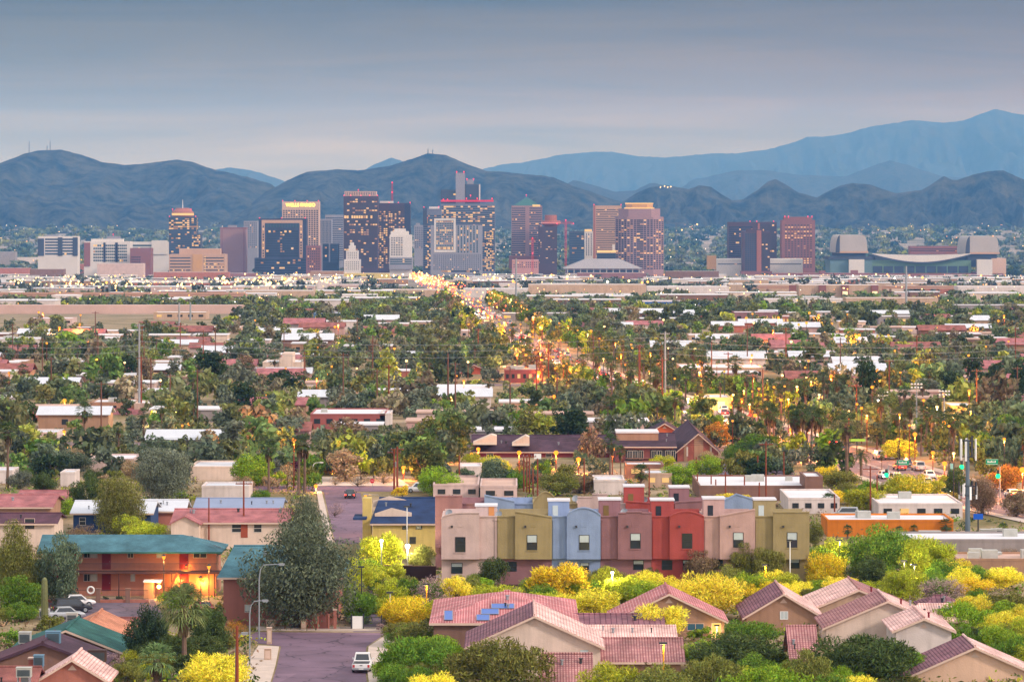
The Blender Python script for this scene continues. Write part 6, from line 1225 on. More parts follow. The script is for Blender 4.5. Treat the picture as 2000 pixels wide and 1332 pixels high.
# -- the band below downtown
BAND = [(-40, 30, 492, 524, 'grey', 'grey industrial hall at the far left edge'), (28, 99, 503, 523, 'white', 'white warehouse beside the grey industrial hall'), (-40, 56, 524, 546, 'salmon', 'long brick building with lit ground floor at the left edge'), (58, 124, 526, 548, 'brownish', 'brown low block behind the light poles'), (126, 182, 516, 540, 'salmon', 'brick block left of the pink pillared building'), (190, 280, 515, 548, 'pink', 'pink and grey pillared building'), (300, 446, 532, 554, 'salmon', 'long pink brick building below the banded tan office'), (446, 498, 534, 552, 'mauve', 'mauve low block below the windowless tower'), (500, 606, 540, 556, 'beige', 'low lit building at the foot of the navy tower'), (606, 670, 530, 548, 'tan', 'tan low block left of the stepped white tower'), (672, 760, 534, 550, 'yellow', 'brightly lit low building below the tallest tower'), (640, 735, 556, 570, 'pink', 'pink low store with lit front'), (98, 150, 577, 598, 'white', 'white box warehouse by the freeway'), (480, 612, 568, 588, 'beige', 'long pale warehouse with floodlights'), (630, 735, 576, 592, 'white', 'white warehouse right of the floodlit one'), (744, 868, 566, 580, 'beige', 'long pale building left of the avenue'), (870, 985, 548, 562, 'beige', 'pale low building below the white hotel'), (905, 1062, 564, 582, 'white', 'white store with long roof right of the avenue'), (1032, 1262, 556, 584, 'beige', 'very long tan building below the white arena'), (1128, 1262, 533, 552, 'mauve', 'mauve podium below the white arena'), (1244, 1386, 588, 602, 'white', 'white store with a long blue roof stripe'), (1264, 1424, 560, 580, 'white', 'long white building right of the tan one'), (1300, 1404, 530, 552, 'brownish', 'brick block with magenta sign right of the octagonal tower'), (1424, 1560, 556, 578, 'beige', 'tan box building below the twin towers'), (1560, 1722, 557, 580, 'beige', 'tan wall with brick bays left of the ballpark'), (1480, 1700, 584, 600, 'white', 'long low white shed in front of the tan wall'), (1652, 1832, 582, 606, 'beige', 'tan building in front of the ballpark'), (1786, 1892, 560, 574, 'salmon', 'pink brick store in front of the ballpark'), (1872, 2040, 560, 580, 'white', 'white warehouse with lit base at the right edge'), (1866, 2040, 596, 618, 'grey', 'pale blue warehouse at the right edge'), (612, 672, 612, 628, 'steel', 'blue shed with bright lamp'), (700, 792, 606, 618, 'mauve', 'mauve long shed left of the avenue'), (836, 868, 604, 618, 'yellow', 'brightly lit yellow store by the avenue'), (1434, 1520, 610, 632, 'mauve', 'mauve brown hall among trees'), (1520, 1556, 618, 634, 'salmon', 'salmon house right of the mauve hall'), (1716, 1880, 618, 634, 'grey', 'dark walled building with white roof at right'), (1570, 1626, 618, 632, 'beige', 'lit store with orange sign'), (60, 140, 622, 636, 'pink', 'pink low roofs at left'), (140, 175, 640, 658, 'brownish', 'brown two-storey block at left'), (300, 402, 610, 624, 'beige', 'pale wall behind trees at left'), (980, 1110, 612, 626, 'grey', 'grey low roof right of the avenue'), (1080, 1180, 628, 642, 'mauve', 'mauve low store right of the avenue'), (1750, 1840, 640, 652, 'pink', 'pink flat house among trees at right'), (900, 960, 646, 660, 'pink', 'pink roofed house just left of the avenue'), (1580, 1720, 655, 668, 'white', 'white trailer row among trees at right'), (1345, 1445, 655, 668, 'beige', 'long lit store right of the avenue'), (1130, 1220, 668, 682, 'white', 'white store front right of the avenue'), (560, 640, 650, 662, 'white', 'white roof among trees left of the avenue'), (400, 470, 640, 652, 'beige', 'beige flat house among trees at left'), (700, 790, 640, 655, 'beige', 'beige flat roof left of the avenue'), (690, 752, 676, 690, 'white', 'white pitched shed left of the red-edged shop'), (1660, 1760, 700, 716, 'white', 'white store with red band at right')]
ST['steel'] = stucco('steel', 110, 140, 176)
for u0, u1, vt, vb, wcol, lab in BAND:
 far = vb < 600; flat(lab, u0, u1, vt, vb, wcol, WROOF, 30 if far else 20, windows=0 if far else 5, lit=.5, group='low buildings below downtown', plant=False)
seen = {}; LANDMARKS[:] = [l for l in LANDMARKS if l is not None and (seen.setdefault(l[0], l) is l)]
D = dist_at(602) - .3
b = MB((X(1315, D), D, gz(D))); b.box(X(1244, D), X(1386, D), D - .2, D, Z(594, D), Z(590, D)); so2 = b.build('roof_stripe', surf('blue_stripe', C(40, 110, 200)))
for o in COL.objects:
 if o.get('label') == 'white store with a long blue roof stripe': so2.parent = o; so2.location = (X(1315, D) - o.location.x, D - o.location.y, 0)
for o in list(COL.objects):
 if o.get('label') == 'shop with a glowing red roof edge': b = MB(o.location); Dd = dist_at(698); b.box(X(812, Dd), X(872, Dd), Dd - .5, Dd - .1, Z(689, Dd), Z(686, Dd)); b.build('neon_edge', glow('red_neon', (1.0, .10, .06), 3.0), o)
 if o.get('label') == 'store with a glowing green sign edge': b = MB(o.location); Dd = dist_at(724); b.box(X(1552, Dd), X(1578, Dd), Dd - .5, Dd - .1, Z(720, Dd), Z(716, Dd)); b.build('sign', glow('green_neon', (.10, 1.0, .15), 1.6), o)
 if o.get('label') == 'white service station with bright yellow lit front':
  Dd = dist_at(802)
  for ua, ub in ((1376, 1392), (1402, 1416)): b = MB(o.location); b.box(X(ua, Dd), X(ub, Dd), Dd - .12, Dd - .02, Z(800, Dd), Z(784, Dd)); b.build('lit_shopfront', glow('shopfront', (1.0, .78, .32), 2.2), o)
 if o.get('label') == 'tan wall with brick bays left of the ballpark':
  Dd = dist_at(580)
  for u in (1548, 1606, 1650, 1708): b = MB(o.location); b.box(X(u - 7, Dd), X(u + 7, Dd), Dd - 3, Dd - .05, gz(Dd), Z(557, Dd)); b.build('brick_bay', TW['brick'], o); b = MB(o.location); b.box(X(u - 5, Dd), X(u + 5, Dd), Dd - 3.4, Dd - 3.05, gz(Dd), Z(569, Dd)); b.build('lit_doorway', glow('doorway', (1.0, .8, .45), 1.4), o)
# the pale earth bank along the freeway and the freeway decks
def longbox(name, label, cat, u0, u1, vb, z0, z1, dy, mat, slant=0.0, piers=()):
 D = dist_at(vb); x0, x1 = X(u0, D), X(u1, D); O = (.5 * (x0 + x1), D, gz(D)); t = thing(name, O, label, cat); b = MB(O); b.prism([(x0, O[2] + z0), (x1, O[2] + z0), (x1 - slant, O[2] + z1), (x0, O[2] + z1)], D, D + dy); b.build('bank' if slant else 'deck', mat, t)
 if not slant: b = MB(O); b.box(x0, x1, D - .4, D - .01, O[2] + z1 - .2, O[2] + z1 + .9); b.build('side_rail', mat, t)
 for u in piers: b = MB(O); b.box(X(u, D) - .8, X(u, D) + .8, D + 3, D + 5, O[2] - .5, O[2] + z0 - .01); b.build('pier', mat, t)
FWC = surf('freeway_concrete', C(214, 170, 150), .85, .1, .03, .1)
longbox('earth_bank', 'long pinkish bare earth bank beside the freeway at left', 'embankment', -200, 500, 613, -1, 4.2, 12, surf('bank_earth', C(226, 190, 180), .95, .15, .05, .3, 1.0), 6.0)
D = dist_at(613); FOOT.append((X(-200, D), X(500, D), D - 330, D + 30))
longbox('freeway_bridge', 'raised concrete freeway deck behind the earth bank', 'freeway bridge', -200, 480, 596, 5, 6.6, 14, FWC, 0, range(20, 470, 45))
longbox('freeway_bridge', 'raised concrete freeway deck on the right, before the ballpark', 'freeway bridge', 1480, 2060, 579, 5.5, 7.2, 14, FWC, 0, range(1500, 2000, 60))
# -- many more houses and sheds, filling the blocks (each its own thing)
gh = random.Random(11); HC = ['pink', 'beige', 'white', 'cream', 'tan', 'salmon', 'grey', 'rose', 'brownish']; HCN = {'pink': 'pink', 'beige': 'beige', 'white': 'white', 'cream': 'cream', 'tan': 'tan', 'salmon': 'salmon', 'grey': 'grey', 'rose': 'rose', 'brownish': 'brown'}
def clear(x0, x1, y0, y1):
 if any(x0 < f[1] and x1 > f[0] and y0 < f[3] and y1 > f[2] for f in FOOT): return False
 return not any(abs(xx - avx(yy)) < 20 for xx in (x0, .5 * (x0 + x1), x1) for yy in (y0, y1)) and not (x0 < avx(y0) < x1)
RM = {'pink': SHPINK, 'sand': SHSAND, 'brown': SHBROWN, 'white': WROOF, 'plum': SHPLUM, 'metal': METALROOF, 'grey': GRAVEL}
n_h = 0; tries = 0
while n_h < 140 and tries < 4000:
 tries += 1; y = 780 + (1750 - 780) * gh.random() ** .8; x = gh.uniform(-.145, .145) * y; w, d = gh.uniform(10, 18), gh.uniform(9, 13)
 if not clear(x - w / 2 - 3, x + w / 2 + 3, y - 4, y + d + 4): continue
 zb = gz(y); wc = gh.choice(HC); rk = gh.choice(['pink', 'brown', 'white', 'white', 'white', 'metal', 'metal', 'grey']); h = gh.uniform(2.7, 3.4); u, v = to_px((x, y, zb))
 t = thing('house', (x, y + d / 2, zb), None, 'house'); O = t.location.copy(); b = MB(O); b.box(x - w / 2, x + w / 2, y, y + d, zb - .3, zb + h); b.build('wall', ST[wc], t)
 b = MB(O)
 if rk in ('white', 'grey'): b.box(x - w / 2 - .3, x + w / 2 + .3, y - .3, y + d + .3, zb + h, zb + h + .35)
 else:
  zr = zb + h + d * .16; slab3(b, [(x - w / 2 - .5, y - .6, zb + h), (x + w / 2 + .5, y - .6, zb + h), (x + w / 2 + .5, y + d / 2, zr), (x - w / 2 - .5, y + d / 2, zr)], .15); slab3(b, [(x + w / 2 + .5, y + d + .6, zb + h), (x - w / 2 - .5, y + d + .6, zb + h), (x - w / 2 - .5, y + d / 2, zr), (x + w / 2 + .5, y + d / 2, zr)], .15)
 b.build('roof', RM[rk], t)
 for k in range(gh.randint(1, 3)): a = x - w / 2 + w * gh.uniform(.1, .8); b = MB(O); b.box(a, a + 1.4, y - .05, y + .02, zb + .9, zb + 2.1); b.build('window', LITWIN if gh.random() < .12 else GLASS, t)
 FOOT.append((x - w / 2 - 1, x + w / 2 + 1, y - 1, y + d + 1)); n_h += 1
 later(t, 'small %s house with %s roof' % (HCN[wc], {'pink': 'pinkish', 'sand': 'sand coloured', 'brown': 'brown', 'white': 'white flat', 'metal': 'pale metal', 'grey': 'gravel'}[rk]), u, v, 'small houses among the trees')
n_h = tries = 0
while n_h < 245 and tries < 6000:
 tries += 1; y = 1780 + (6000 - 1780) * gh.random() ** .75; x = gh.uniform(-.14, .14) * y; w = gh.uniform(16, 60) * (1 if y < 3000 else 1.6); d = gh.uniform(12, 24)
 if not clear(x - w / 2 - 3, x + w / 2 + 3, y - 4, y + d + 4): continue
 zb = gz(y); wc = gh.choice(['pink', 'beige', 'white', 'cream', 'tan', 'salmon', 'grey', 'white', 'beige', 'brownish']); h = gh.uniform(3.2, 6.5) if y < 3500 else gh.uniform(4, 9); u, v = to_px((x, y, zb)); O = (x, y + d / 2, zb)
 b = MB(O); b.box(x - w / 2, x + w / 2, y, y + d, zb - 2, zb + h, 0, skip='t'); b.box(x - w / 2 - .3, x + w / 2 + .3, y - .3, y + d + .3, zb + h, zb + h + .5, 1)
 nb = int(w / 6)
 for k in range(nb):
  if gh.random() < .55: a = x - w / 2 + w * (k + .2) / nb; b.box(a, a + w / nb * .55, y - .1, y, zb + .8, zb + min(3.2, h * .6), 3 if gh.random() < .16 else 2, skip='k')
 o = b.build('low_building', [ST[wc], WROOF, GLASS, LITWIN]); o.location = O; tag(o, cat='building'); FOOT.append((x - w / 2 - 1, x + w / 2 + 1, y - 1, y + d + 1)); n_h += 1
 later(o, 'low %s flat-roofed building' % HCN[wc], u, v, 'low buildings on the plain')
# ------------------------------------------------------------------ trees and plants
TG = 'trees near the houses'
N1 = [  # kind, u, foot row, width, height, colour, label
('mesquite', 966, 1352, 215, 122, 'olive', 'large olive green mesquite before the broad cream gable'), ('mesquite', 815, 1330, 150, 112, 'green', 'round green mesquite between the street and the cream gable'), ('mesquite', 770, 1332, 90, 66, 'bright', 'low bright green bush beside the pickup truck'), ('paloverde', 848, 1372, 100, 66, 'yellow', 'yellow blossoming bush at the bottom edge beside the street'), ('mesquite', 800, 1262, 110, 62, 'olive', 'olive bush behind the round green mesquite'),
('paloverde', 1190, 1385, 130, 100, 'lime', 'yellow green bush at the bottom below the rose roofs'), ('mesquite', 1275, 1392, 170, 104, 'olive', 'olive bush at the bottom below the lowest rose roof'), ('mesquite', 1390, 1372, 130, 112, 'olive', 'olive bush right of the stepped rose roofs'), ('mesquite', 1500, 1388, 180, 100, 'bright', 'broad bright green bush at the bottom edge'), ('mesquite', 1445, 1318, 180, 92, 'dark', 'dark green mesquite before the lit porch house'), ('mesquite', 1462, 1262, 110, 62, 'green', 'green mesquite beside the mauve tiled house'), ('shrub', 1372, 1252, 60, 30, 'bright', 'small bright shrub under the lit porch'), ('weeping', 1580, 1362, 90, 112, 'olive', 'drooping olive tree before the low garage roof'), ('mesquite', 1690, 1342, 215, 128, 'dark', 'large dark mesquite before the right tiled houses'), ('mesquite', 1760, 1322, 110, 80, 'green', 'green mesquite left of the peach gable'), ('paloverde', 1660, 1375, 110, 66, 'yellow', 'yellow blossoming bush at the bottom before the peach gable'), ('paloverde', 1725, 1392, 80, 70, 'gold', 'golden bush at the bottom edge left of the peach gable'), ('leafy', 1622, 1385, 90, 80, 'green', 'green bush at the bottom before the dark mesquite'),
('mesquite', 1880, 1240, 125, 76, 'bright', 'bright green mesquite behind the white gable'), ('paloverde', 1968, 1252, 90, 70, 'yellow', 'yellow blossoming bush at the right edge above the peach gable'), ('mesquite', 1985, 1300, 90, 72, 'green', 'green bush at the right edge beside the peach gable'), ('mesquite', 1905, 1264, 100, 46, 'dark', 'dark low bush above the peach gable'), ('leafy', 1968, 1208, 100, 62, 'olive', 'olive bush at the right edge above the yellow one'), ('bare', 1838, 1185, 110, 66, 'lilac', 'leafless lilac grey bush behind the tiled houses'), ('bare', 1940, 1192, 100, 50, 'lilac', 'leafless lilac bush near the right edge'), ('paloverde', 1945, 1150, 120, 52, 'yellow', 'long yellow bush along the orange wall at the right edge'), ('paloverde', 1905, 1165, 90, 40, 'gold', 'golden bush before the long yellow one'), ('bare', 1972, 1105, 60, 40, 'brown', 'bare brown tree on the rose awning'),
('leafy', 1706, 1132, 118, 116, 'green', 'tall green tree right of the townhouses'), ('paloverde', 1812, 1138, 120, 100, 'lime', 'tall olive yellow tree before the grey building'), ('paloverde', 1616, 1148, 80, 80, 'gold', 'golden tree just right of the last townhouse'), ('leafy', 1626, 1112, 72, 66, 'lime', 'lamp-lit lime green tree beside the last townhouse'), ('leafy', 1700, 1152, 100, 76, 'dark', 'dark green tree behind the tall rose house'), ('leafy', 1722, 1112, 56, 52, 'lime', 'small lamp-lit lime tree under a parking lamp'), ('paloverde', 1640, 1168, 90, 50, 'yellow', 'yellow bush behind the mauve tiled house'), ('paloverde', 1768, 1172, 90, 70, 'lime', 'yellow green tree behind the tall rose house'), ('leafy', 1590, 1065, 40, 52, 'olive', 'olive bush by the corner of the last townhouse'), ('leafy', 1755, 1088, 70, 60, 'green', 'green bush before the grey building wall'),
('paloverde', 1092, 1178, 140, 88, 'gold', 'big golden tree before the olive and blue townhouses'), ('leafy', 1182, 1160, 62, 62, 'lime', 'bright lamp-lit lime tree before the blue townhouse'), ('paloverde', 1235, 1180, 128, 66, 'lime', 'yellow green tree before the mauve townhouse'), ('paloverde', 1150, 1215, 140, 72, 'yellow', 'yellow tree behind the stepped rose roofs'), ('paloverde', 1060, 1198, 80, 48, 'lime', 'lime bush right of the hipped roof peak'), ('paloverde', 968, 1192, 110, 62, 'lime', 'lime green tree before the pink townhouse'), ('weeping', 961, 1156, 68, 76, 'dark', 'dark weeping tree before the pink townhouse'), ('cypress', 1062, 1142, 50, 92, 'dark', 'dark pointed tree between olive and blue townhouses'), ('leafy', 1170, 1128, 46, 52, 'dark', 'dark small tree before the blue townhouse'), ('leafy', 1273, 1158, 50, 56, 'dark', 'dark round tree before the red townhouse'), ('weeping', 1366, 1148, 62, 88, 'brown', 'brownish weeping tree between red and rose townhouses'), ('weeping', 1450, 1148, 58, 90, 'olive', 'olive weeping tree before the rose townhouse'), ('weeping', 1500, 1150, 64, 92, 'olive', 'olive weeping tree before the last olive townhouse'), ('paloverde', 1392, 1206, 132, 100, 'yellow', 'big yellow tree before the rose townhouse'), ('paloverde', 1492, 1180, 90, 56, 'gold', 'golden bush left of the tall parking lamp'), ('paloverde', 1540, 1178, 60, 44, 'yellow', 'yellow bush before the last townhouse'), ('paloverde', 1286, 1255, 118, 88, 'yellow', 'yellow tree beside the lit porch house'), ('bare', 1230, 1212, 70, 46, 'lilac', 'lilac grey bare bush behind the stepped roofs'),
('bare', 838, 1190, 96, 70, 'lilac', 'pinkish bare tree left of the townhouses'), ('paloverde', 790, 1225, 105, 72, 'gold', 'golden tree before the pinkish bare one'), ('paloverde', 868, 1215, 80, 56, 'lime', 'lime bush left of the hipped roof'), ('paloverde', 745, 1122, 105, 90, 'lime', 'lamp-lit lime tree before the yellow building'), ('leafy', 822, 1118, 56, 62, 'olive', 'olive tree under the bright white lamp'), ('paloverde', 690, 1165, 92, 92, 'lime', 'lamp-lit lime tree right of the big eucalyptus'), ('leafy', 668, 1188, 70, 60, 'green', 'green tree behind the board fence'), ('shrub', 722, 1196, 46, 30, 'brown', 'brown shrub behind the white gate'), ('bare', 768, 1185, 60, 46, 'brown', 'bare brown bush right of the white gate'), ('shrub', 745, 1232, 30, 16, 'lilac', 'low lilac shrub beside the kerb'), ('bare', 655, 1010, 40, 32, 'lilac', 'pale bush on the verge of the upper street'),
('gum', 584, 1226, 235, 218, (.14, .17, .10), 'very large grey green eucalyptus at the top of the street'), ('gum', 594, 1170, 96, 220, (.14, .17, .10), 'slender upper eucalyptus crown behind the very large one'), ('paloverde', 556, 1052, 40, 68, 'lime', 'yellow bush behind the big eucalyptus'),
('leafy', 112, 1180, 92, 150, 'teal', 'grey green olive tree left of the apartment block'), ('gum', 34, 1180, 95, 165, 'olive', 'tall olive eucalyptus at the left edge'), ('weeping', 40, 1206, 100, 96, 'green', 'dark green weeping tree at the left edge'), ('leafy', 288, 1294, 84, 122, 'deep', 'tall dark green tree left of the big fan palm'), ('leafy', 412, 1272, 80, 96, 'dark', 'dark leafy tree right of the big fan palm'), ('leafy', 345, 1190, 72, 44, 'bright', 'bright green tree before the orange lit lobby'), ('paloverde', 424, 1358, 150, 100, 'yellow', 'big yellow blossoming tree at the bottom left of the street'), ('bare', 460, 1258, 56, 54, 'rust', 'orange brown bare bush beside the salmon wall'), ('bare', 226, 1318, 60, 48, 'lilac', 'bare lilac bush below the green roof'), ('shrub', 372, 1292, 60, 44, 'olive', 'olive shrub under the big fan palm'), ('shrub', 100, 1240, 62, 46, 'olive', 'olive shrub at the foot of the saguaro'), ('shrub', 20, 1262, 60, 34, 'green', 'green shrub at the left edge below the brown house'), ('shrub', 20, 1325, 50, 26, 'lime', 'lime shrub in the bottom left corner'), ('shrub', 205, 1172, 16, 9, 'dark', 'left of two clipped round shrubs before the fence'), ('shrub', 233, 1173, 17, 11, 'dark', 'right of two clipped round shrubs before the fence'), ('bare', 245, 1330, 40, 30, 'rust', 'rust coloured bush beside the small rose tiled house'),
('paloverde', 285, 1065, 100, 50, 'lime', 'yellow green tree behind the green apartment roof'), ('paloverde', 425, 1056, 60, 40, 'olive', 'olive yellow tree before the long pink-roofed house'), ('bare', 170, 1062, 90, 40, 'brown', 'bare brown bush left behind the green apartment roof'), ('leafy', 124, 1010, 60, 46, 'bright', 'round bright green tree beside the brown roof'), ('gum', 232, 1045, 104, 124, 'olive', 'large dark eucalyptus before the silver roof'), ('leafy', 172, 1000, 74, 82, 'dark', 'dark leafy tree left of the large eucalyptus'), ('gum', 316, 985, 118, 120, 'grey', 'wide grey eucalyptus before the cream flat-roofed house'), ('leafy', 88, 965, 60, 48, 'dark', 'dark green bushy tree behind the left houses'), ('leafy', 40, 955, 50, 40, 'grey', 'grey green tree behind the left houses'), ('leafy', 345, 975, 50, 24, 'bright', 'bright bush behind the silver roof'), ('leafy', 140, 925, 90, 52, 'teal', 'broad teal green tree behind the left houses'), ('leafy', 495, 948, 90, 66, 'bright', 'bright green tree by the fan palm and cream house'), ('bare', 560, 952, 60, 50, 'straw', 'straw coloured bare tree right of the fan palm'), ('leafy', 510, 985, 40, 34, 'green', 'green bush on the blue grey roof house lot'), ('bare', 700, 950, 66, 28, 'straw', 'dry straw bush on the vacant lot, middle'), ('bare', 655, 948, 30, 18, 'straw', 'dry straw bush on the vacant lot, left'), ('bare', 750, 945, 56, 26, 'straw', 'dry straw bush on the vacant lot, right'),
('leafy', 856, 968, 84, 62, 'bright', 'bright green round tree behind the pink flat roofs'), ('leafy', 965, 958, 82, 70, 'teal', 'grey green round tree behind the pink flat roofs'), ('shrub', 785, 972, 44, 26, 'gold', 'golden lit bush behind the navy roof'), ('shrub', 845, 962, 30, 26, 'gold', 'small golden bush beside the parked car'), ('leafy', 1004, 955, 44, 34, 'rust', 'rust green bush beside the pole cluster'), ('leafy', 1090, 968, 86, 52, 'olive', 'olive bush behind the olive arch'), ('leafy', 1130, 962, 70, 40, 'brown', 'brown green bush behind the back row'), ('leafy', 1330, 950, 80, 50, 'bright', 'bright green bush behind the mauve stair tower'), ('leafy', 1310, 945, 46, 28, 'dark', 'dark small tree behind the red stair tower'), ('leafy', 1380, 930, 72, 44, 'bright', 'bright tree before the brick gable'), ('paloverde', 1430, 985, 74, 24, 'yellow', 'yellow bush before the tan store'), ('leafy', 1385, 905, 44, 28, 'straw', 'pale bush below the brick gable'), ('leafy', 1292, 915, 54, 28, 'lime', 'lime bush before the brick wing'), ('leafy', 1475, 900, 130, 60, 'green', 'broad green tree right of the brick gable'), ('leafy', 1640, 955, 80, 44, 'olive', 'olive tree right of the tan store'), ('paloverde', 1775, 985, 100, 72, 'lime', 'big lime tree left of the cell tower'), ('paloverde', 1690, 1000, 90, 54, 'lime', 'lime tree before the white restaurant'), ('paloverde', 1630, 985, 50, 32, 'gold', 'golden tree before the tan end block'), ('leafy', 1790, 1000, 70, 28, 'green', 'green bush behind the restaurant roof'), ('leafy', 1752, 898, 80, 46, 'lime', 'lime tree before the palm row'), ('leafy', 1960, 960, 76, 60, 'rust', 'orange lit tree at the right edge'), ('gum', 1918, 1005, 60, 78, 'brown', 'leaning brown green tree right of the cell tower'), ('leafy', 1870, 968, 60, 62, 'dark', 'dark green tree behind the cell tower'), ('leafy', 1985, 1010, 60, 60, 'brown', 'brown green tree by the avenue at right edge'), ('leafy', 1910, 905, 76, 66, 'green', 'green tree behind the cell tower panels'), ('leafy', 1970, 872, 90, 70, 'green', 'green tree before the maroon arched hall'), ('leafy', 1655, 870, 80, 60, 'teal', 'dark teal tree before the floodlit white hall'), ('leafy', 1425, 905, 30, 38, 'green', 'green tree against the brick gable'), ('leafy', 1405, 875, 56, 58, 'rust', 'golden lamp-lit tree behind the brick gable'), ('leafy', 1440, 858, 40, 34, 'plum', 'purple brown tree by the red lights')]
for k, u, v, w, h, c, lab in N1: tree(k, u, v, w, h, c, lab, TG)
# palms near and middle
palm('fan_big', 360, 1312, 158, (.20, .24, .085), 'big fan palm with a thick trunk before the lit lobby'); palm('fan_low', 305, 1352, 92, (.17, .26, .10), 'low fan palm at the bottom left'); palm('fan_low', 556, 1230, 26, (.10, .16, .05), 'tiny fan palm before the salmon wall'); palm('fan_low', 400, 1350, 40, 'green', 'small fan palm under the yellow tree')
P1 = [('fan', 14, 955, 130, 'tall fan palm at the left edge'), ('fan', 163, 885, 98, 'tall slender fan palm before the pink-roofed houses'), ('fan', 232, 900, 74, 'fan palm with brown skirt left of the steel pole foot'), ('fan', 281, 880, 82, 'fan palm just right of the steel pole'), ('fan', 317, 862, 78, 'fan palm before the yellow lit tree'), ('fan', 379, 838, 56, 'small fan palm right of the yellow lit tree'), ('fan_low', 125, 890, 36, 'squat fan palm at left below the slender one'), ('fan', 48, 905, 48, 'dark fan palm near the left edge'), ('fan', 525, 972, 112, 'tall slender fan palm beside the cream flat-roofed house'), ('fan', 583, 968, 118, 'left of a pair of tall fan palms by the vacant lot'), ('fan', 595, 966, 116, 'right of a pair of tall fan palms by the vacant lot'), ('fan', 453, 892, 66, 'left palm of the lamp-lit palm clump'), ('fan', 468, 890, 72, 'second palm of the lamp-lit palm clump'), ('fan', 482, 884, 62, 'third palm of the lamp-lit palm clump'), ('fan', 495, 886, 56, 'right palm of the lamp-lit palm clump'), ('date', 702, 908, 66, 'large date palm beside the vacant lot'), ('date', 632, 890, 44, 'smaller date palm left of the large one'), ('fan', 1191, 955, 106, 'tall fan palm left of the brick wing'), ('fan', 1212, 945, 74, 'shorter fan palm before the brick wing'), ('fan_low', 1252, 952, 44, 'squat fan palm before the brick wing'), ('fan', 1186, 838, 62, 'left of three fan palms behind the brick wing'), ('fan', 1200, 836, 64, 'middle of three fan palms behind the brick wing'), ('fan', 1213, 838, 60, 'right of three fan palms behind the brick wing'), ('fan', 1240, 840, 70, 'fan palm left of the tall pole'), ('fan', 1285, 842, 66, 'fan palm beside the tall pole foot'), ('fan', 1318, 846, 78, 'tall fan palm right of the tall pole'), ('fan', 1332, 842, 66, 'fan palm leaning over the rust gable'), ('fan_low', 1226, 845, 20, 'small fan palm on the white roof behind the brick wing'), ('fan', 1468, 855, 76, 'fan palm before the bright service station'), ('fan', 1480, 862, 86, 'tall fan palm by the red lights'), ('fan', 1502, 900, 110, 'fan palm at the left of the tall palm cluster'), ('fan', 1612, 925, 60, 'broad fan palm before the tan end block'), ('date', 1682, 930, 56, 'date palm in front of the red street'), ('fan', 1722, 925, 40, 'fan palm by the green street sign'), ('fan_low', 1618, 1000, 36, 'squat fan palm before the white stucco building'), ('fan_low', 1846, 985, 30, 'small fan palm behind the restaurant'), ('fan_low', 1848, 1048, 34, 'small palm at the right end of the orange wall'), ('fan_low', 1785, 1050, 24, 'small palm before the orange wall, middle'), ('fan_low', 1756, 1050, 22, 'small palm before the orange wall, left'), ('fan_low', 1655, 1052, 26, 'small palm before the orange wall, leftmost'), ('fan_low', 1960, 1048, 26, 'small palm right of the cell tower')]
for k, u, v, h, lab in P1: palm(k, u, v, h, (.075, .115, .04), lab)
# the tall palm cluster and the palm rows at right (slender trunks)
for i, (u, v, h) in enumerate([(1512, 895, 96), (1545, 905, 112), (1553, 907, 104), (1560, 903, 96), (1570, 908, 118), (1577, 904, 100), (1584, 906, 110), (1592, 902, 92), (1604, 905, 104)]): palm('fan', u, v, h, (.075, .115, .04), None, 'tall palm cluster by the avenue', 'tall slender cluster palm')
gr = random.Random(3)
for i in range(26): palm('fan' if i % 3 else 'date', 1715 + i * 8.2 + gr.uniform(-4, 4), gr.uniform(872, 892), gr.uniform(58, 92) if i % 3 else gr.uniform(40, 56), (.085, .115, .045), None, 'palm row before the floodlit halls', 'palm of the dense row')
for i in range(14): palm('fan', gr.uniform(1400, 1640), gr.uniform(792, 835), gr.uniform(52, 80), (.08, .11, .05), None, 'palms around the service station', 'service station fan palm')
for i in range(62):
 u = gr.uniform(-10, 2010); v = gr.uniform(705, 815); palm('fan_far', u, v, gr.uniform(38, 58) * (v - 405) / 350, (.07, .105, .05), None, 'palms scattered over the suburb', 'slim suburb fan palm')
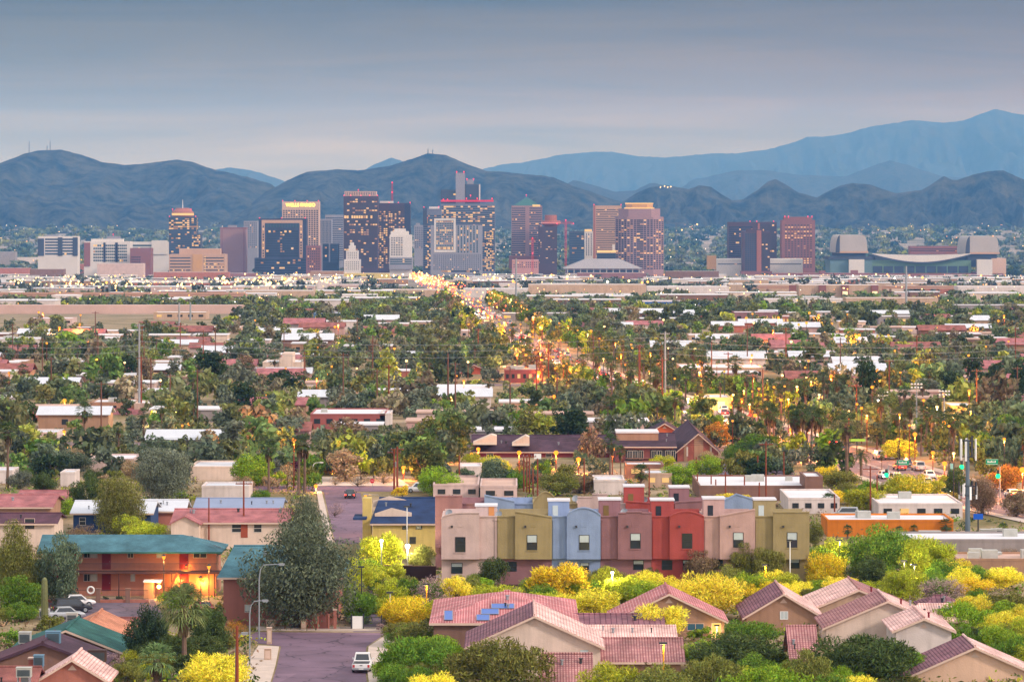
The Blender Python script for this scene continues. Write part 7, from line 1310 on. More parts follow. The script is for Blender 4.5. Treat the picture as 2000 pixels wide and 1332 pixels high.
# prominent middle-distance trees
N2 = [('mid_round', 242, 752, 78, 70, 'deep', 'dark pine-like tree left of the steel pole'), ('mid_tall', 285, 755, 40, 62, 'brown', 'brown tree just right of the steel pole'), ('mid_pine', 410, 765, 88, 78, 'deep', 'large layered dark pine in the left middle'), ('mid_pine', 478, 818, 82, 72, 'deep', 'dark round pine right of the layered one'), ('mid_pine', 555, 795, 96, 70, 'deep', 'wide dark pine below the art deco building'), ('mid_tall', 478, 742, 40, 54, 'brown', 'brown bare tree left of the art deco building'), ('mid_round', 545, 868, 110, 76, 'grey', 'large grey brown tree above the lamp-lit palms'), ('mid_round', 45, 835, 60, 62, 'dark', 'dark round tree at the left below the pink roofs'), ('mid_round', 480, 722, 36, 40, 'deep', 'dark tree left of the brown bare one'), ('mid_round', 680, 862, 80, 56, 'brown', 'grey brown tree before the long brick building'), ('mid_round', 590, 865, 60, 44, 'teal', 'teal tree left of the grey brown one'), ('mid_tall', 1040, 865, 66, 76, 'olive', 'tall olive tree behind the maroon house'), ('mid_tall', 985, 858, 72, 66, 'green', 'green tree behind the maroon house, left'), ('mid_tall', 1110, 880, 80, 92, 'deep', 'dark tall tree right of the maroon house gables'), ('mid_tall', 885, 902, 80, 110, 'dark', 'tall dark green tree left of the maroon house'), ('mid_tall', 835, 905, 70, 96, 'olive', 'tall olive brown tree left of the dark one'), ('mid_round', 770, 895, 64, 66, 'olive', 'olive round tree before the pole cluster at centre left'), ('mid_round', 1155, 905, 60, 84, 'brown', 'brown tree left of the brick wing'), ('mid_pine', 1688, 810, 70, 108, 'deep', 'tall dark umbrella pine before the floodlit hall'), ('mid_tall', 1690, 805, 60, 70, 'brown', 'brown tree under the umbrella pine'), ('mid_pine', 1902, 790, 56, 96, 'deep', 'dark pointed pine at right, tallest of its group'), ('mid_pine', 1860, 795, 70, 70, 'deep', 'dark pine left of the tallest one'), ('mid_pine', 1950, 790, 60, 78, 'deep', 'dark pine right of the tallest one'), ('mid_pine', 1990, 785, 70, 80, 'deep', 'dark pine at the right edge'), ('mid_round', 1575, 805, 50, 62, 'deep', 'dark round tree before the floodlit white roofs'), ('mid_tall', 1435, 790, 60, 66, 'olive', 'shaggy palm-like tree left of the service station lights'), ('mid_round', 500, 890, 80, 36, 'gold', 'lamp-lit golden hedge among the palms'), ('mid_round', 645, 925, 46, 30, 'rust', 'orange lamp-lit hedge above the vacant lot'), ('mid_round', 345, 832, 22, 32, 'yellow', 'yellow lit tree right of two palms'), ('mid_round', 298, 830, 16, 34, 'yellow', 'yellow lit tree between two palms'), ('mid_round', 8, 830, 40, 40, 'gold', 'yellow lit tree at the left edge'), ('mid_dome', 590, 925, 110, 32, 'plum', 'long purple flowering hedge above the vacant lot'), ('mid_dome', 640, 918, 60, 34, 'plum', 'purple flowering hedge beside the date palm')]
for k, u, v, w, h, c, lab in N2: tree(k, u, v, w, h, c, lab, 'large trees in the middle distance')
# the suburb's trees: the nearest are things, all the rest one mass
gfill = random.Random(8); nf = 0
for (ua, ub, va, vb, n, kinds, cols) in [(880, 1340, 1152, 1188, 34, ['paloverde', 'paloverde', 'leafy', 'mesquite'], ['lime', 'yellow', 'bright', 'bright', 'olive', 'green', 'green']), (1345, 1600, 1152, 1180, 16, ['paloverde', 'leafy'], ['yellow', 'lime', 'olive', 'green', 'bright']), (1590, 1900, 1092, 1176, 34, ['paloverde', 'leafy', 'mesquite'], ['lime', 'green', 'bright', 'green', 'olive', 'yellow']), (640, 862, 1120, 1222, 22, ['paloverde', 'leafy', 'shrub'], ['lime', 'gold', 'olive', 'green', 'bright', 'lime']), (1330, 1780, 1300, 1372, 26, ['mesquite', 'paloverde', 'leafy'], ['green', 'olive', 'bright', 'dark', 'lime', 'green']), (1850, 2010, 1160, 1310, 20, ['mesquite', 'paloverde', 'leafy'], ['green', 'bright', 'olive', 'yellow', 'lime']), (745, 900, 1255, 1370, 14, ['mesquite', 'leafy'], ['green', 'bright', 'olive', 'lime']), (225, 480, 1235, 1345, 18, ['mesquite', 'leafy', 'shrub'], ['dark', 'green', 'olive', 'dark', 'lime']), (-10, 95, 1120, 1215, 10, ['leafy', 'mesquite'], ['green', 'olive', 'dark']), (1600, 1900, 940, 1010, 20, ['leafy', 'paloverde'], ['lime', 'olive', 'green', 'gold']), (330, 560, 1040, 1075, 12, ['leafy', 'shrub'], ['olive', 'lime', 'brown']), (130, 330, 1030, 1062, 9, ['leafy', 'bare'], ['olive', 'lime', 'brown']), (900, 1190, 912, 962, 26, ['leafy', 'shrub'], ['olive', 'lime', 'green', 'brown', 'teal']), (470, 640, 905, 960, 18, ['leafy', 'shrub'], ['bright', 'green', 'olive', 'straw']), (0, 400, 905, 960, 26, ['leafy', 'shrub', 'bare'], ['olive', 'dark', 'green', 'straw', 'teal'])]:
 for i in range(n):
  u, v = gfill.uniform(ua, ub), gfill.uniform(va, vb); p = gp(u, v); r = gfill.uniform(1.3, 2.7)
  if any(f[0] - .8 < p.x < f[1] + .8 and f[2] - 1.2 < p.y < f[3] + .5 for f in NEARF + FOOT): continue
  if 500 < u < 758 and 1225 < v < 1420 or 95 < u < 330 and 1165 < v < 1225 or 628 < u < 726 and v < 1064: continue
  k = ppm(p.y); kd = gfill.choice(kinds); cc = gfill.choice(cols); cn = {'lime': 'yellow green', 'gold': 'golden', 'bright': 'bright green', 'straw': 'straw coloured', 'teal': 'grey green', 'dark': 'dark green'}.get(cc, cc); nf += 1
  tree(kd, u, v, 2 * r * k, r * gfill.uniform(1.2, 1.7) * k, cc, None, 'bushes filling the gaps between houses', base='%s %s' % (cn, {'paloverde': 'feathery bush', 'leafy': 'leafy bush', 'mesquite': 'spreading bush', 'shrub': 'low shrub', 'bare': 'bare bush'}[kd]))
NT_, MASS, FAR_ = 0, [], []
PAL = [('dark', 'dark green'), ('olive', 'olive'), ('green', 'green'), ('teal', 'grey green'), ('deep', 'very dark green'), ('brown', 'brown'), ('lime', 'yellow green'), ('grey', 'grey'), ('straw', 'straw coloured'), ('bright', 'bright green')]
WTS = [20, 27, 17, 12, 4, 9, 9, 7, 5, 4]
CLEARPX = [(1195, 1410, 842, 915), (918, 1196, 852, 893), (1370, 1430, 772, 802), (1750, 1870, 776, 815), (884, 1050, 712, 748), (513, 592, 690, 738), (606, 764, 806, 822), (76, 280, 797, 812), (1330, 1492, 716, 736), (615, 780, 926, 1050)]
cand = []
gt = random.Random(21)
for i in range(8200):
 y = 700 + (2100 - 700) * gt.random() ** 1.0; x = gt.uniform(-.15, .15) * y
 r = gt.uniform(1.5, 4.6) * (1.45 if gt.random() < .14 else 1); h = r * gt.uniform(1.3, 2.2)
 if any(f[0] - r * .5 < x < f[1] + r * .5 and f[2] - r * .6 < y < f[3] + r * .4 for f in FOOT): continue
 if abs(x - avx(y)) < 12.5 + r * .6 or (abs(y - 1080) < 8 + r) or (abs(y - 1524) < 9 + r): continue
 u, v = to_px((x, y, 0)); vt = v - h * F / y; w = r * F / y
 if y < 790 and not (u < 1190 or 1420 < u < 1700 or u > 1860): continue
 if y < 790 and 900 < u < 1190:
  if v < 908: continue
  r *= .6; h *= .5
 if any(u + w > c[0] and u - w < c[1] and v > c[3] and vt < c[3] - .35 * (c[3] - c[2]) for c in CLEARPX): continue
 if gt.random() < (.16 if y < 1100 else .38): continue
 cand.append((y, x, r, h, u, v))
cand.sort()
def thin(c, keep): return c
GRID = {}
for y, x, r, h, u, v in cand:
 key = (int(x / 5.5), int(y / 8))
 if key in GRID: continue
 GRID[key] = 1; ck, cn = gt.choices(PAL, WTS)[0]
 if NT_ < 20:
  kind = gt.choice(['mid_round', 'mid_round', 'mid_dome', 'mid_tall']); k = F / y
  t = tree(kind, u, v, 2 * r * k, h * k, ck, None, 'trees of the near suburb', base='%s %s tree' % (cn, {'mid_round': 'round', 'mid_dome': 'spreading', 'mid_tall': 'tall'}[kind])); NT_ += 1
 else: c = GREEN[ck]; q = gt.uniform(.15, .75); MASS.append((x, y, gz(y), r, h if y < 1300 else min(h, 7.5), tuple(c[k] * (1 - q) + (.19, .22, .15)[k] * q for k in range(3))))  # leaf colour mixed toward grey green, hazy distance put into the tint
gf = random.Random(5)
for i in range(5600):
 y = 2050 + (6300 - 2050) * gf.random() ** 1.35; x = gf.uniform(-.145, .145) * y; r = gf.uniform(3.5, 7.5); h = r * gf.uniform(1.2, 2.0)
 if any(f[0] < x < f[1] and f[2] - r < y < f[3] + r for f in FOOT) or abs(x - avx(y)) < 16 + r or abs(y - 2400) < 12 + r: continue
 if gf.random() < min(.84, .25 + (y - 2000) / 1500): continue
 r = min(r, 5.5); h = min(h, 6.5 if y < 3400 else 9)
 if math.sin(x * .013 + 2 * math.sin(y * .004)) * math.sin(y * .009 + x * .002) < -.35: continue
 c = GREEN[gf.choices(PAL, WTS)[0][0]]; q = gf.uniform(.35, .8); FAR_.append((x, y, gz(y), r, h, tuple(c[k] * (1 - q) + (.19, .22, .15)[k] * q for k in range(3))))  # far leaf colours greyed more strongly, haze painted into the tint
for i in range(900):
 y = gf.uniform(2900, 6050); x = gf.uniform(-.145, .145) * y; x += 25 * math.sin(y); r = gf.uniform(4, 7)
 if any(f[0] < x < f[1] and f[3] - 30 < y < f[3] + r for f in FOOT) or abs(x - avx(y)) < 20: continue
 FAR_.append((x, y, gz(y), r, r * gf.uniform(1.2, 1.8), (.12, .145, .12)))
for i in range(3600):
 y = 6700 + (12800 - 6700) * gf.random() ** 1.1; x = gf.uniform(-.145, .145) * y; r = gf.uniform(9, 20); FAR_.append((x, y, gz(y) - 1, r, r * gf.uniform(.8, 1.2), GREEN[gf.choice(['dark', 'teal', 'olive', 'deep', 'grey'])]))
def mass(name, L, n, leaf, seed):
 g = np.random.default_rng(seed); T = []
 for q, s in enumerate(['round', 'dome', 'tall', 'round', 'dome', 'layer']):
  P, Nn, _, _ = crown_points(n, s, g, 12); hh = {'round': 1.45, 'dome': 1.05, 'tall': 2.5, 'layer': 1.7}[s]; P = P.copy(); P[:, 2] /= hh; T.append((P, Nn))
 VV, AA, tot = [], [], 0
 for i, (x, y, z, r, h, c) in enumerate(L):
  P, Nn = T[i % 6]; a = i * 2.4; ca, sa = math.cos(a), math.sin(a); M = np.array([[ca, -sa, 0], [sa, ca, 0], [0, 0, 1]])
  p = (P * np.array([r, r, h])) @ M.T + np.array([x, y, z]); v, f = quads(p, Nn @ M.T, leaf * r * g.uniform(.7, 1.4, len(p)), leaf * .6 * r * g.uniform(.7, 1.3, len(p)), g)
  VV.append(v); j = g.uniform(.75, 1.25); AA.append(np.tile(np.array(c) * j, (len(p), 1)))
 V = np.concatenate(VV); A = np.concatenate(AA); me = np_mesh(name, V, np.arange(len(V)).reshape(-1, 4), LEAFT, attr=A); o = bpy.data.objects.new(name, me); COL.objects.link(o); tag(o, kind='stuff'); return o
for i, y in enumerate(np.arange(690, 2300, 9.0)):
 for s in (-1, 1):
  if gt.random() < (.35 if y < 900 else .12): continue
  x = avx(y) + s * gt.uniform(11.5, 17); u, v = to_px((x, y, 0)); k = F / y
  if any(f[0] - 2 < x < f[1] + 2 and f[2] - 2 < y < f[3] + 2 for f in FOOT): continue
  if i % 4 == 0 and y < 1250: palm('fan', u, v, gt.uniform(9.5, 13) * k, (.10, .14, .05), None, 'palms along the avenue', 'fan palm along the avenue')
  else: MASS.append((x, y, gz(y), gt.uniform(2.6, 4.6), gt.uniform(5.5, 10.5), GREEN[gt.choices(PAL, WTS)[0][0]]))
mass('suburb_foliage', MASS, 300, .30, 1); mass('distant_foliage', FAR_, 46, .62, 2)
print('trees', NT_, len(MASS), len(FAR_))
# low ground cover and weeds between the near houses
def cover():
 g = np.random.default_rng(9); P, C_ = [], []
 for i in range(5200):
  v = g.uniform(930, 1400); u = g.uniform(-30, 2030); p = gp(u, v)
  if 500 < u < 760 and v > 1222: continue
  if 95 < u < 330 and 1165 < v < 1225: continue
  if 600 < u < 860 and 925 < v < 1140: continue
  if abs(p.x - avx(p.y)) < 14: continue
  k = g.integers(10, 26); r = g.uniform(.3, 1.3); q = np.stack([g.normal(0, r * .6, k) + p.x, g.normal(0, r * .6, k) + p.y, np.abs(g.normal(0, r * .45, k)) + .05], 1); P.append(q); c = np.array(GREEN[['olive', 'green', 'straw', 'brown', 'dark', 'lime'][g.integers(0, 6)]]); C_.append(np.tile(c * g.uniform(.7, 1.2), (k, 1)))
 P = np.concatenate(P); A = np.concatenate(C_); v, f = quads(P, unit(len(P), g), .55 * g.uniform(.5, 1.4, len(P)), .24, g); me = np_mesh('ground_cover', v, f, LEAFT, attr=A); o = bpy.data.objects.new('ground_cover', me); COL.objects.link(o); tag(o, kind='stuff')
cover()
def saguaro():
 p = gp(87, 1232); t = thing('saguaro_cactus', p, 'tall single-stemmed saguaro cactus before the car park', 'cactus'); b = MB(); h = 105 / ppm(p.y); b.lathe((0, 0, 0), [(.30, 0), (.36, h * .3), (.36, h * .7), (.32, h * .93), (.2, h * .985), (.03, h)], 14); b.build('stem', surf('cactus_skin', (.16, .17, .07), .8, .2, 3.0, .6, 20.0), t, True); b = MB()
 for k in range(14): a = TAU * k / 14; b.tube([(.36 * math.cos(a), .36 * math.sin(a), .1), (.37 * math.cos(a), .37 * math.sin(a), h * .7), (.3 * math.cos(a), .3 * math.sin(a), h * .95)], .035, 4)
 b.build('rib', MATS['cactus_skin'], t)['kind'] = 'stuff'
saguaro()
# ------------------------------------------------------------------ lamps, poles, signals, tower, vehicles
def street_lamp(u, vl, vf, label, glowm=ORANGE, energy=1400, col=(1.0, .42, .08), style='arm', side=1, pole=None, group='street lamps', r=.24, base='street lamp', armlen=1.8, on=True):
 """lamp whose light shows at row vl and whose foot stands at row vf."""
 p = gp(u, vf); D = p.y; h = Z(vl, D) - p.z; t = thing('street_lamp', p, label, 'street lamp', group); pm = pole or STEEL
 if label is None: later(t, base, u, vl, group)
 if style == 'arm':
  x = -side * armlen; b = MB(); b.tube([(x, 0, -.1), (x, 0, h * .82), (x + side * .15, 0, h * .95), (x + side * .5, 0, h + .12), (x + side * armlen, 0, h + .22)], [.10, .08, .065, .055, .045], 7); b.build('pole', pm, t)
  b = MB(); b.box(-.34, .34, -.15, .15, h + .10, h + .30); b.build('lamp_head', pm, t)
  b = MB(); (b.ball((0, 0, h + .04), r, 8, 0, .7) if on else b.box(-.26, .26, -.12, .12, h + .04, h + .09)); b.build('bulb', glowm if on else BLIND, t)
 elif style == 'post':
  b = MB(); b.tube([(0, 0, -.1), (0, 0, h)], [.08, .055], 7); b.build('pole', pm, t); b = MB(); b.lathe((0, 0, h), [(.10, -.08), (.26, .30), (.28, .34), (.05, .52)], 8); b.build('lamp_head', DARK if not on else glowm, t); b = MB(); b.lathe((0, 0, h + .35), [(.30, 0), (.30, .05), (.06, .24)], 8); b.build('cap', DARK, t)
 elif style == 'box':
  b = MB(); b.tube([(0, 0, -.1), (0, 0, h)], [.09, .07], 6); b.build('pole', pm, t); b = MB(); b.box(-.45, .35, -.2, .2, h, h + .18); b.build('lamp_head', DARK, t); b = MB(); b.box(-.36, .2, -.16, .16, h - .03, h - .004); b.build('bulb', glow('lamp_panel', (1.0, .85, .5), 1.8) if on else BLIND, t)
 else:   # ball of light on a pole
  b = MB(); b.tube([(0, 0, -.1), (0, 0, h)], [.11, .07], 6); b.build('pole', pm, t); b = MB(); b.box(-.3, .3, -.14, .14, h + r * .8, h + r * .8 + .15); b.build('lamp_head', DARK, t); b = MB(); b.ball((0, 0, h), r, 8); b.build('bulb', glowm, t)
 if on and energy: lamp_light((0, -.05, h - (r * 1.15 + .22 if style == 'ball' else .35)), energy, col, .2, t)
 return t
BROWNP = surf('brown_pole', C(150, 74, 48), .8, .2, 1.0, .2)
# near lamps
street_lamp(550, 1105, 1250, 'tall grey street lamp with long curved arm at the top of the street, unlit', on=False, side=1, armlen=2.6)
street_lamp(518, 1176, 1300, 'shorter curved street lamp on the left pavement, unlit', on=False, side=1, armlen=1.7)
street_lamp(706, 1108, 1205, 'dark square-headed lamp post behind the white gate', DARK, 0, style='box', pole=DARK, on=False)
street_lamp(745, 1056, 1130, 'parking lamp glowing inside the lime tree before the yellow building', glow('lime_lamp', (1.0, .85, .30), 22.0), 5200, (1.0, .80, .25), 'ball', r=.25)
street_lamp(796, 1066, 1120, 'very bright white lamp on the yellow building yard', glow('white_flood', (1.0, .92, .70), 40.0), 4200, (1.0, .85, .5), 'ball', r=.3)
for u, vl, vf, lab in [(320, 1091, 1168, 'lantern post before the staircase of the apartment block'), (408, 1110, 1172, 'lantern post at the right end of the apartment block'), (392, 1133, 1186, 'lower lantern post before the lit ground floor')]: street_lamp(u, vl, vf, lab, ORANGE, 520, (1, .45, .1), 'post', pole=DARK, group='lantern posts by the apartments')
street_lamp(1196, 1118, 1180, 'lamp lighting the lime tree before the blue townhouse', glow('lime_lamp', (1, .85, .3), 22.0), 3600, (1.0, .82, .28), 'ball', r=.2)
street_lamp(1640, 1056, 1120, 'square lamp post beside the last townhouse', COOL, 3600, (1.0, .86, .32), 'box', pole=DARK, group='parking lamps'); street_lamp(1731, 1063, 1125, 'square lamp post before the grey building', COOL, 3200, (1.0, .86, .32), 'box', pole=DARK, group='parking lamps'); street_lamp(1786, 1104, 1150, 'right of two square lamp posts behind the tall rose house', COOL, 1400, (1.0, .82, .35), 'box', pole=DARK, group='parking lamps'); street_lamp(1766, 1096, 1146, 'left of two square lamp posts behind the tall rose house', COOL, 1200, (1.0, .82, .35), 'box', pole=DARK, group='parking lamps')
YP = surf('yellow_post', C(240, 170, 30, .8), .6, .1, 1, .05)
street_lamp(1495, 1104, 1172, 'square lamp on a yellow post before the last townhouse', COOL, 900, (1.0, .72, .2), 'box', pole=YP, group='yellow post lamps'); street_lamp(1296, 1257, 1360, 'square lamp on a yellow post at the stepped rose roofs', COOL, 700, (1.0, .72, .2), 'box', pole=YP, group='yellow post lamps'); street_lamp(833, 1142, 1205, 'square lamp on an orange post left of the hipped roof', COOL, 500, (1.0, .6, .15), 'box', pole=YP, group='yellow post lamps')
street_lamp(1543, 1056, 1152, 'thin white lamp post before the last olive townhouse, unlit', style='box', pole=WHITE, on=False); street_lamp(762, 1158, 1220, 'thin pale post right of the white gate', style='box', pole=WHITE, on=False); street_lamp(795, 990, 1092, 'thin white lamp post before the navy roof, unlit', style='box', pole=WHITE, on=False)
street_lamp(714, 968, 1045, 'curved lamp with orange glow at the yellow building corner', ORANGE, 900, side=-1, armlen=2.4); street_lamp(617, 949, 962, 'orange lamp at the foot of the upper street', ORANGE, 900, style='ball', r=.35); street_lamp(628, 905, 940, 'curved white street lamp by the vacant lot, unlit', on=False, side=1, armlen=1.6, pole=WHITE)
street_lamp(425, 1024, 1050, 'small orange lamp before the long pink-roofed house', ORANGE, 260, style='post', pole=DARK); street_lamp(109, 1079, 1160, 'orange lamp glowing inside the grey green olive tree', ORANGE, 300, style='ball', r=.2); street_lamp(213, 1308, 1345, 'small orange lamp by the rose tiled house at bottom left', ORANGE, 160, style='post', pole=DARK); street_lamp(1400, 1224, 1246, 'porch lamp of the rose house with the lit porch', WARM, 200, (1, .7, .3), style='ball', r=.14); street_lamp(1485, 1232, 1262, 'small lamp glowing in the green mesquite', WARM, 120, (1, .8, .4), style='ball', r=.16)
t = thing('wall_light', (X(310, 490), 490.4, Z(1146, 490)), 'bright orange globe light on the lobby of the apartment block', 'wall light'); b = MB(); b.ball((0, 0, 0), .27, 10); b.build('globe', glow('globe', (1.0, .55, .12), 18.0), t); b = MB(); b.box(-.06, .06, .2, .45, -.06, .06); b.build('bracket', DARK, t); lamp_light((0, -.4, .1), 900, (1.0, .42, .08), .25, t)
for u, v, e in [(352, 1132, 700), (395, 1136, 800), (362, 1106, 150)]:
 t = thing('wall_light', (X(u, 493), 494.4, Z(v, 493)), {352: 'ceiling light under the walkway by the lower maroon door', 395: 'ceiling light under the walkway at the orange lit wall', 362: 'small wall light beside the upper maroon door'}[u], 'wall light', 'lights on the apartment block'); b = MB(); b.lathe((0, 0, 0), [(.14, -.05), (.16, .05), (.05, .12)], 8); b.build('shade', DARK, t); b = MB(); b.ball((0, 0, -.08), .09, 6); b.build('bulb', ORANGE, t); lamp_light((0, -.1, -.3), e, (1.0, .42, .06), .15, t)
# lamps in the middle distance: (u, row of the light, row of the foot, kind)
ML = [(934, 877, 905, 'o', 1), (921, 886, 906, 'o', 0), (860, 876, 905, 'o', 1), (1014, 884, 932, 'o', 1), (1086, 884, 916, 'o', 1), (1138, 876, 905, 'o', 0), (1130, 897, 925, 'o', 1), (788, 913, 938, 'o', 1), (883, 774, 800, 'o', 1), (891, 779, 802, 'o', 0), (1125, 766, 790, 'o', 1), (1083, 774, 812, 'o', 1), (1196, 877, 935, 'o', 1), (1344, 779, 805, 'w', 1), (1362, 774, 805, 'w', 1), (1368, 783, 806, 'w', 0), (1406, 800, 815, 'w', 1), (1468, 800, 830, 'w', 1), (1506, 790, 815, 'w', 0), (1522, 828, 860, 'o', 1), (1206, 780, 815, 'c', 0), (1524, 827, 862, 'o', 0), (1545, 840, 875, 'o', 1), (1652, 811, 850, 'w', 2), (1694, 809, 840, 'w', 1), (1612, 786, 812, 'g', 0), (1715, 782, 820, 'c', 0), (1811, 793, 830, 'w', 1), (1830, 795, 830, 'w', 1), (1862, 811, 850, 'w', 1), (1936, 779, 815, 'c', 0), (1822, 884, 935, 'o', 1), (1922, 889, 920, 'o', 0), (1787, 848, 900, 'o', 1), (1997, 917, 975, 'o', 2), (574, 859, 955, 'o', 1), (520, 771, 812, 'o', 0), (659, 894, 925, 'o', 1), (500, 853, 895, 'o', 2), (368, 825, 870, 'o', 1), (356, 831, 868, 'o', 0), (125, 843, 875, 'o', 1), (126, 782, 815, 'o', 1), (5, 795, 835, 'w', 1), (340, 803, 832, 'w', 1), (302, 805, 832, 'w', 1), (18, 729, 765, 'o', 1), (325, 632, 655, 'o', 0), (330, 665, 690, 'o', 0), (240, 725, 750, 'o', 0), (600, 742, 768, 'o', 1), (1623, 735, 775, 'o', 2), (1678, 655, 690, 'o', 2), (1466, 702, 728, 'o', 1), (1417, 687, 710, 'o', 0), (1640, 705, 730, 'o', 0), (1789, 708, 735, 'o', 1), (1540, 707, 728, 'o', 0), (990, 695, 716, 'w', 1), (887, 705, 724, 'w', 0), (1902, 640, 662, 'o', 1), (1970, 645, 668, 'o', 0), (1205, 700, 722, 'o', 0), (1130, 735, 762, 'o', 1), (1150, 722, 750, 'o', 0), (1095, 712, 738, 'o', 1), (1075, 700, 722, 'o', 1), (1060, 722, 745, 'o', 0), (1052, 685, 706, 'o', 1), (1035, 672, 692, 'o', 0), (1020, 665, 684, 'o', 1), (1000, 658, 676, 'o', 0), (985, 648, 664, 'w', 1), (962, 630, 646, 'o', 0), (945, 610, 626, 'w', 1), (935, 605, 622, 'w', 1), (1195, 745, 776, 'o', 1), (1225, 752, 788, 'o', 0), (1250, 765, 800, 'o', 1), (1300, 778, 815, 'o', 0), (795, 690, 712, 'o', 0), (768, 712, 735, 'w', 0), (702, 660, 680, 'o', 0), (1205, 605, 622, 'o', 1), (1110, 655, 672, 'w', 0), (1545, 640, 658, 'o', 0), (1590, 655, 676, 'o', 0), (1625, 632, 650, 'o', 0), (1420, 660, 680, 'o', 0), (1700, 700, 726, 'o', 0), (1735, 655, 675, 'o', 0), (1830, 640, 660, 'o', 0), (1440, 838, 858, 'o', 2), (1482, 842, 866, 'o', 2), (1532, 862, 884, 'o', 2), (1566, 880, 900, 'o', 2), (1388, 812, 828, 'o', 2), (1422, 826, 842, 'w', 1), (1602, 878, 900, 'o', 1), (1770, 888, 912, 'o', 1), (1845, 905, 930, 'o', 1), (1052, 728, 748, 'o', 2), (1088, 742, 762, 'o', 2), (1112, 752, 772, 'o', 1), (1030, 690, 708, 'o', 2), (1160, 770, 790, 'o', 1), (1270, 800, 818, 'o', 1)]
for u, vl, vf, k, e in ML:
 gm_, col = {'o': (ORANGE, (1.0, .33, .05)), 'w': (WARM, (1.0, .72, .32)), 'c': (COOL, (1.0, .95, .8)), 'g': (GREENL, (.3, 1, .4))}[k]; D = dist_at(vf); r = {0: .30, 1: .44, 2: .75}[e] * max(1.0, D / 1100.) * (.55 + .5 * ((u * 37) % 11) / 10); en = {0: 0, 1: 5500, 2: 16000}[e] * max(1.0, D / 900.) ** 1.2
 street_lamp(u, vl, vf, None, gm_, en, col, 'ball', pole=BROWNP if k == 'o' else STEEL, r=r, group='glowing lamps over the suburb', base={'o': 'orange glowing lamp', 'w': 'warm white glowing lamp', 'c': 'white glowing lamp', 'g': 'green tinted lamp'}[k])
gl = random.Random(52)
for i in range(84):
 u, vf = gl.uniform(20, 1980) if i % 3 else gl.uniform(1100, 1980), gl.uniform(640, 800); D = dist_at(vf); street_lamp(u, vf - 6.5 * F / D, vf, None, ORANGE if gl.random() < .75 else WARM, 0 if i % 4 else 9000 * max(1, D / 900.), (1.0, .32, .04), 'ball', pole=BROWNP, r=gl.uniform(.2, .36) * max(1, D / 1000.), group='glowing lamps over the suburb', base='small orange suburb lamp')
for ua, ub, va, vb, n in [(990, 1115, 690, 762, 14), (1390, 1570, 800, 885, 14), (975, 1065, 640, 690, 11), (900, 960, 606, 640, 7), (1640, 1910, 800, 900, 10)]:
 for i in range(n): u, vf = gl.uniform(ua, ub), gl.uniform(va, vb) + 14; D = dist_at(vf); street_lamp(u, vf - 7.5 * F / D, vf, None, ORANGE if i % 4 else WARM, 0 if i % 2 else 8000 * max(1, D / 900.), (1.0, .32, .04), 'ball', pole=BROWNP, r=gl.uniform(.2, .42) * max(1, D / 1100.), group='glowing lamps over the suburb', base='amber shop street lamp')
# lamps along the avenue, both kerbs
ga = random.Random(17)
for i, y in enumerate(np.concatenate([np.arange(640, 1500, 40), np.arange(1540, 2100, 60)])):
 for s in (-1, 1):
  x = avx(y) + s * 9.4; u, v = to_px((x, y, gz(y))); k = F / y
  street_lamp(u, v - 9.0 * k, v, None, WARM if i % 5 == 0 else ORANGE, 9000 if s == (1 if i % 2 else -1) else 0, (1.0, .33, .05), 'ball', pole=DARK, r=.26 * max(1, y / 1200.), group='avenue street lamps', base='orange lamp along the avenue')
# utility poles
def pole(u, vt, vf, label, w=.16, mat=WOODPOLE, arms=1, group='utility poles', name='utility_pole', trans=False, lean=0.0):
 p = gp(u, vf); h = Z(vt, p.y) - p.z; t = thing(name, p, label, 'utility pole', group); t.rotation_euler = (0, lean, 0)
 if label is None: later(t, 'slim light pole' if name == 'light_pole' else 'brown wooden utility pole', u, vt, group)
 b = MB(); b.tube([(0, 0, -.3), (0, 0, h)], [w, w * .7], 8); b.build('shaft', mat, t)
 for k in range(arms):
  b = MB(); z = h - .5 - 1.1 * k; b.box(-1.2, 1.2, -.07, .07, z - .07, z + .07); c = b.build('crossarm', mat, t)
  for xx in (-1.05, -.4, .4, 1.05): b = MB(); b.lathe((xx, 0, z + .07), [(.05, 0), (.07, .1), (.04, .2)], 6); b.build('insulator', STEEL, c)
 if trans: b = MB(); b.lathe((.35, -.1, h - 3.0), [(.25, 0), (.26, .8), (.2, .9)], 8); b.build('transformer', STEEL, t)
 return t
pole(463, 1222, 1380, 'tall brown utility pole with lamp arm at the bottom left of the street', .2, BROWNP, 0)
street_lamp(478, 1240, 1376, 'unlit lamp arm reaching right from the brown utility pole', on=False, side=1, armlen=.9, pole=STEEL)
pole(408, 972, 1072, 'thin brown pole before the blue grey roof', .13, BROWNP, 0); pole(476, 938, 1068, 'brown utility pole before the long pink roof', .16, BROWNP, 1)
pole(770, 878, 960, 'left of twin orange lit poles above the navy roof', .2, BROWNP, 1, trans=True); pole(776, 872, 962, 'right of twin orange lit poles above the navy roof', .2, BROWNP, 1); lamp_light(tuple(gp(781, 948, 3.0)), 900, (1, .45, .05), .3)
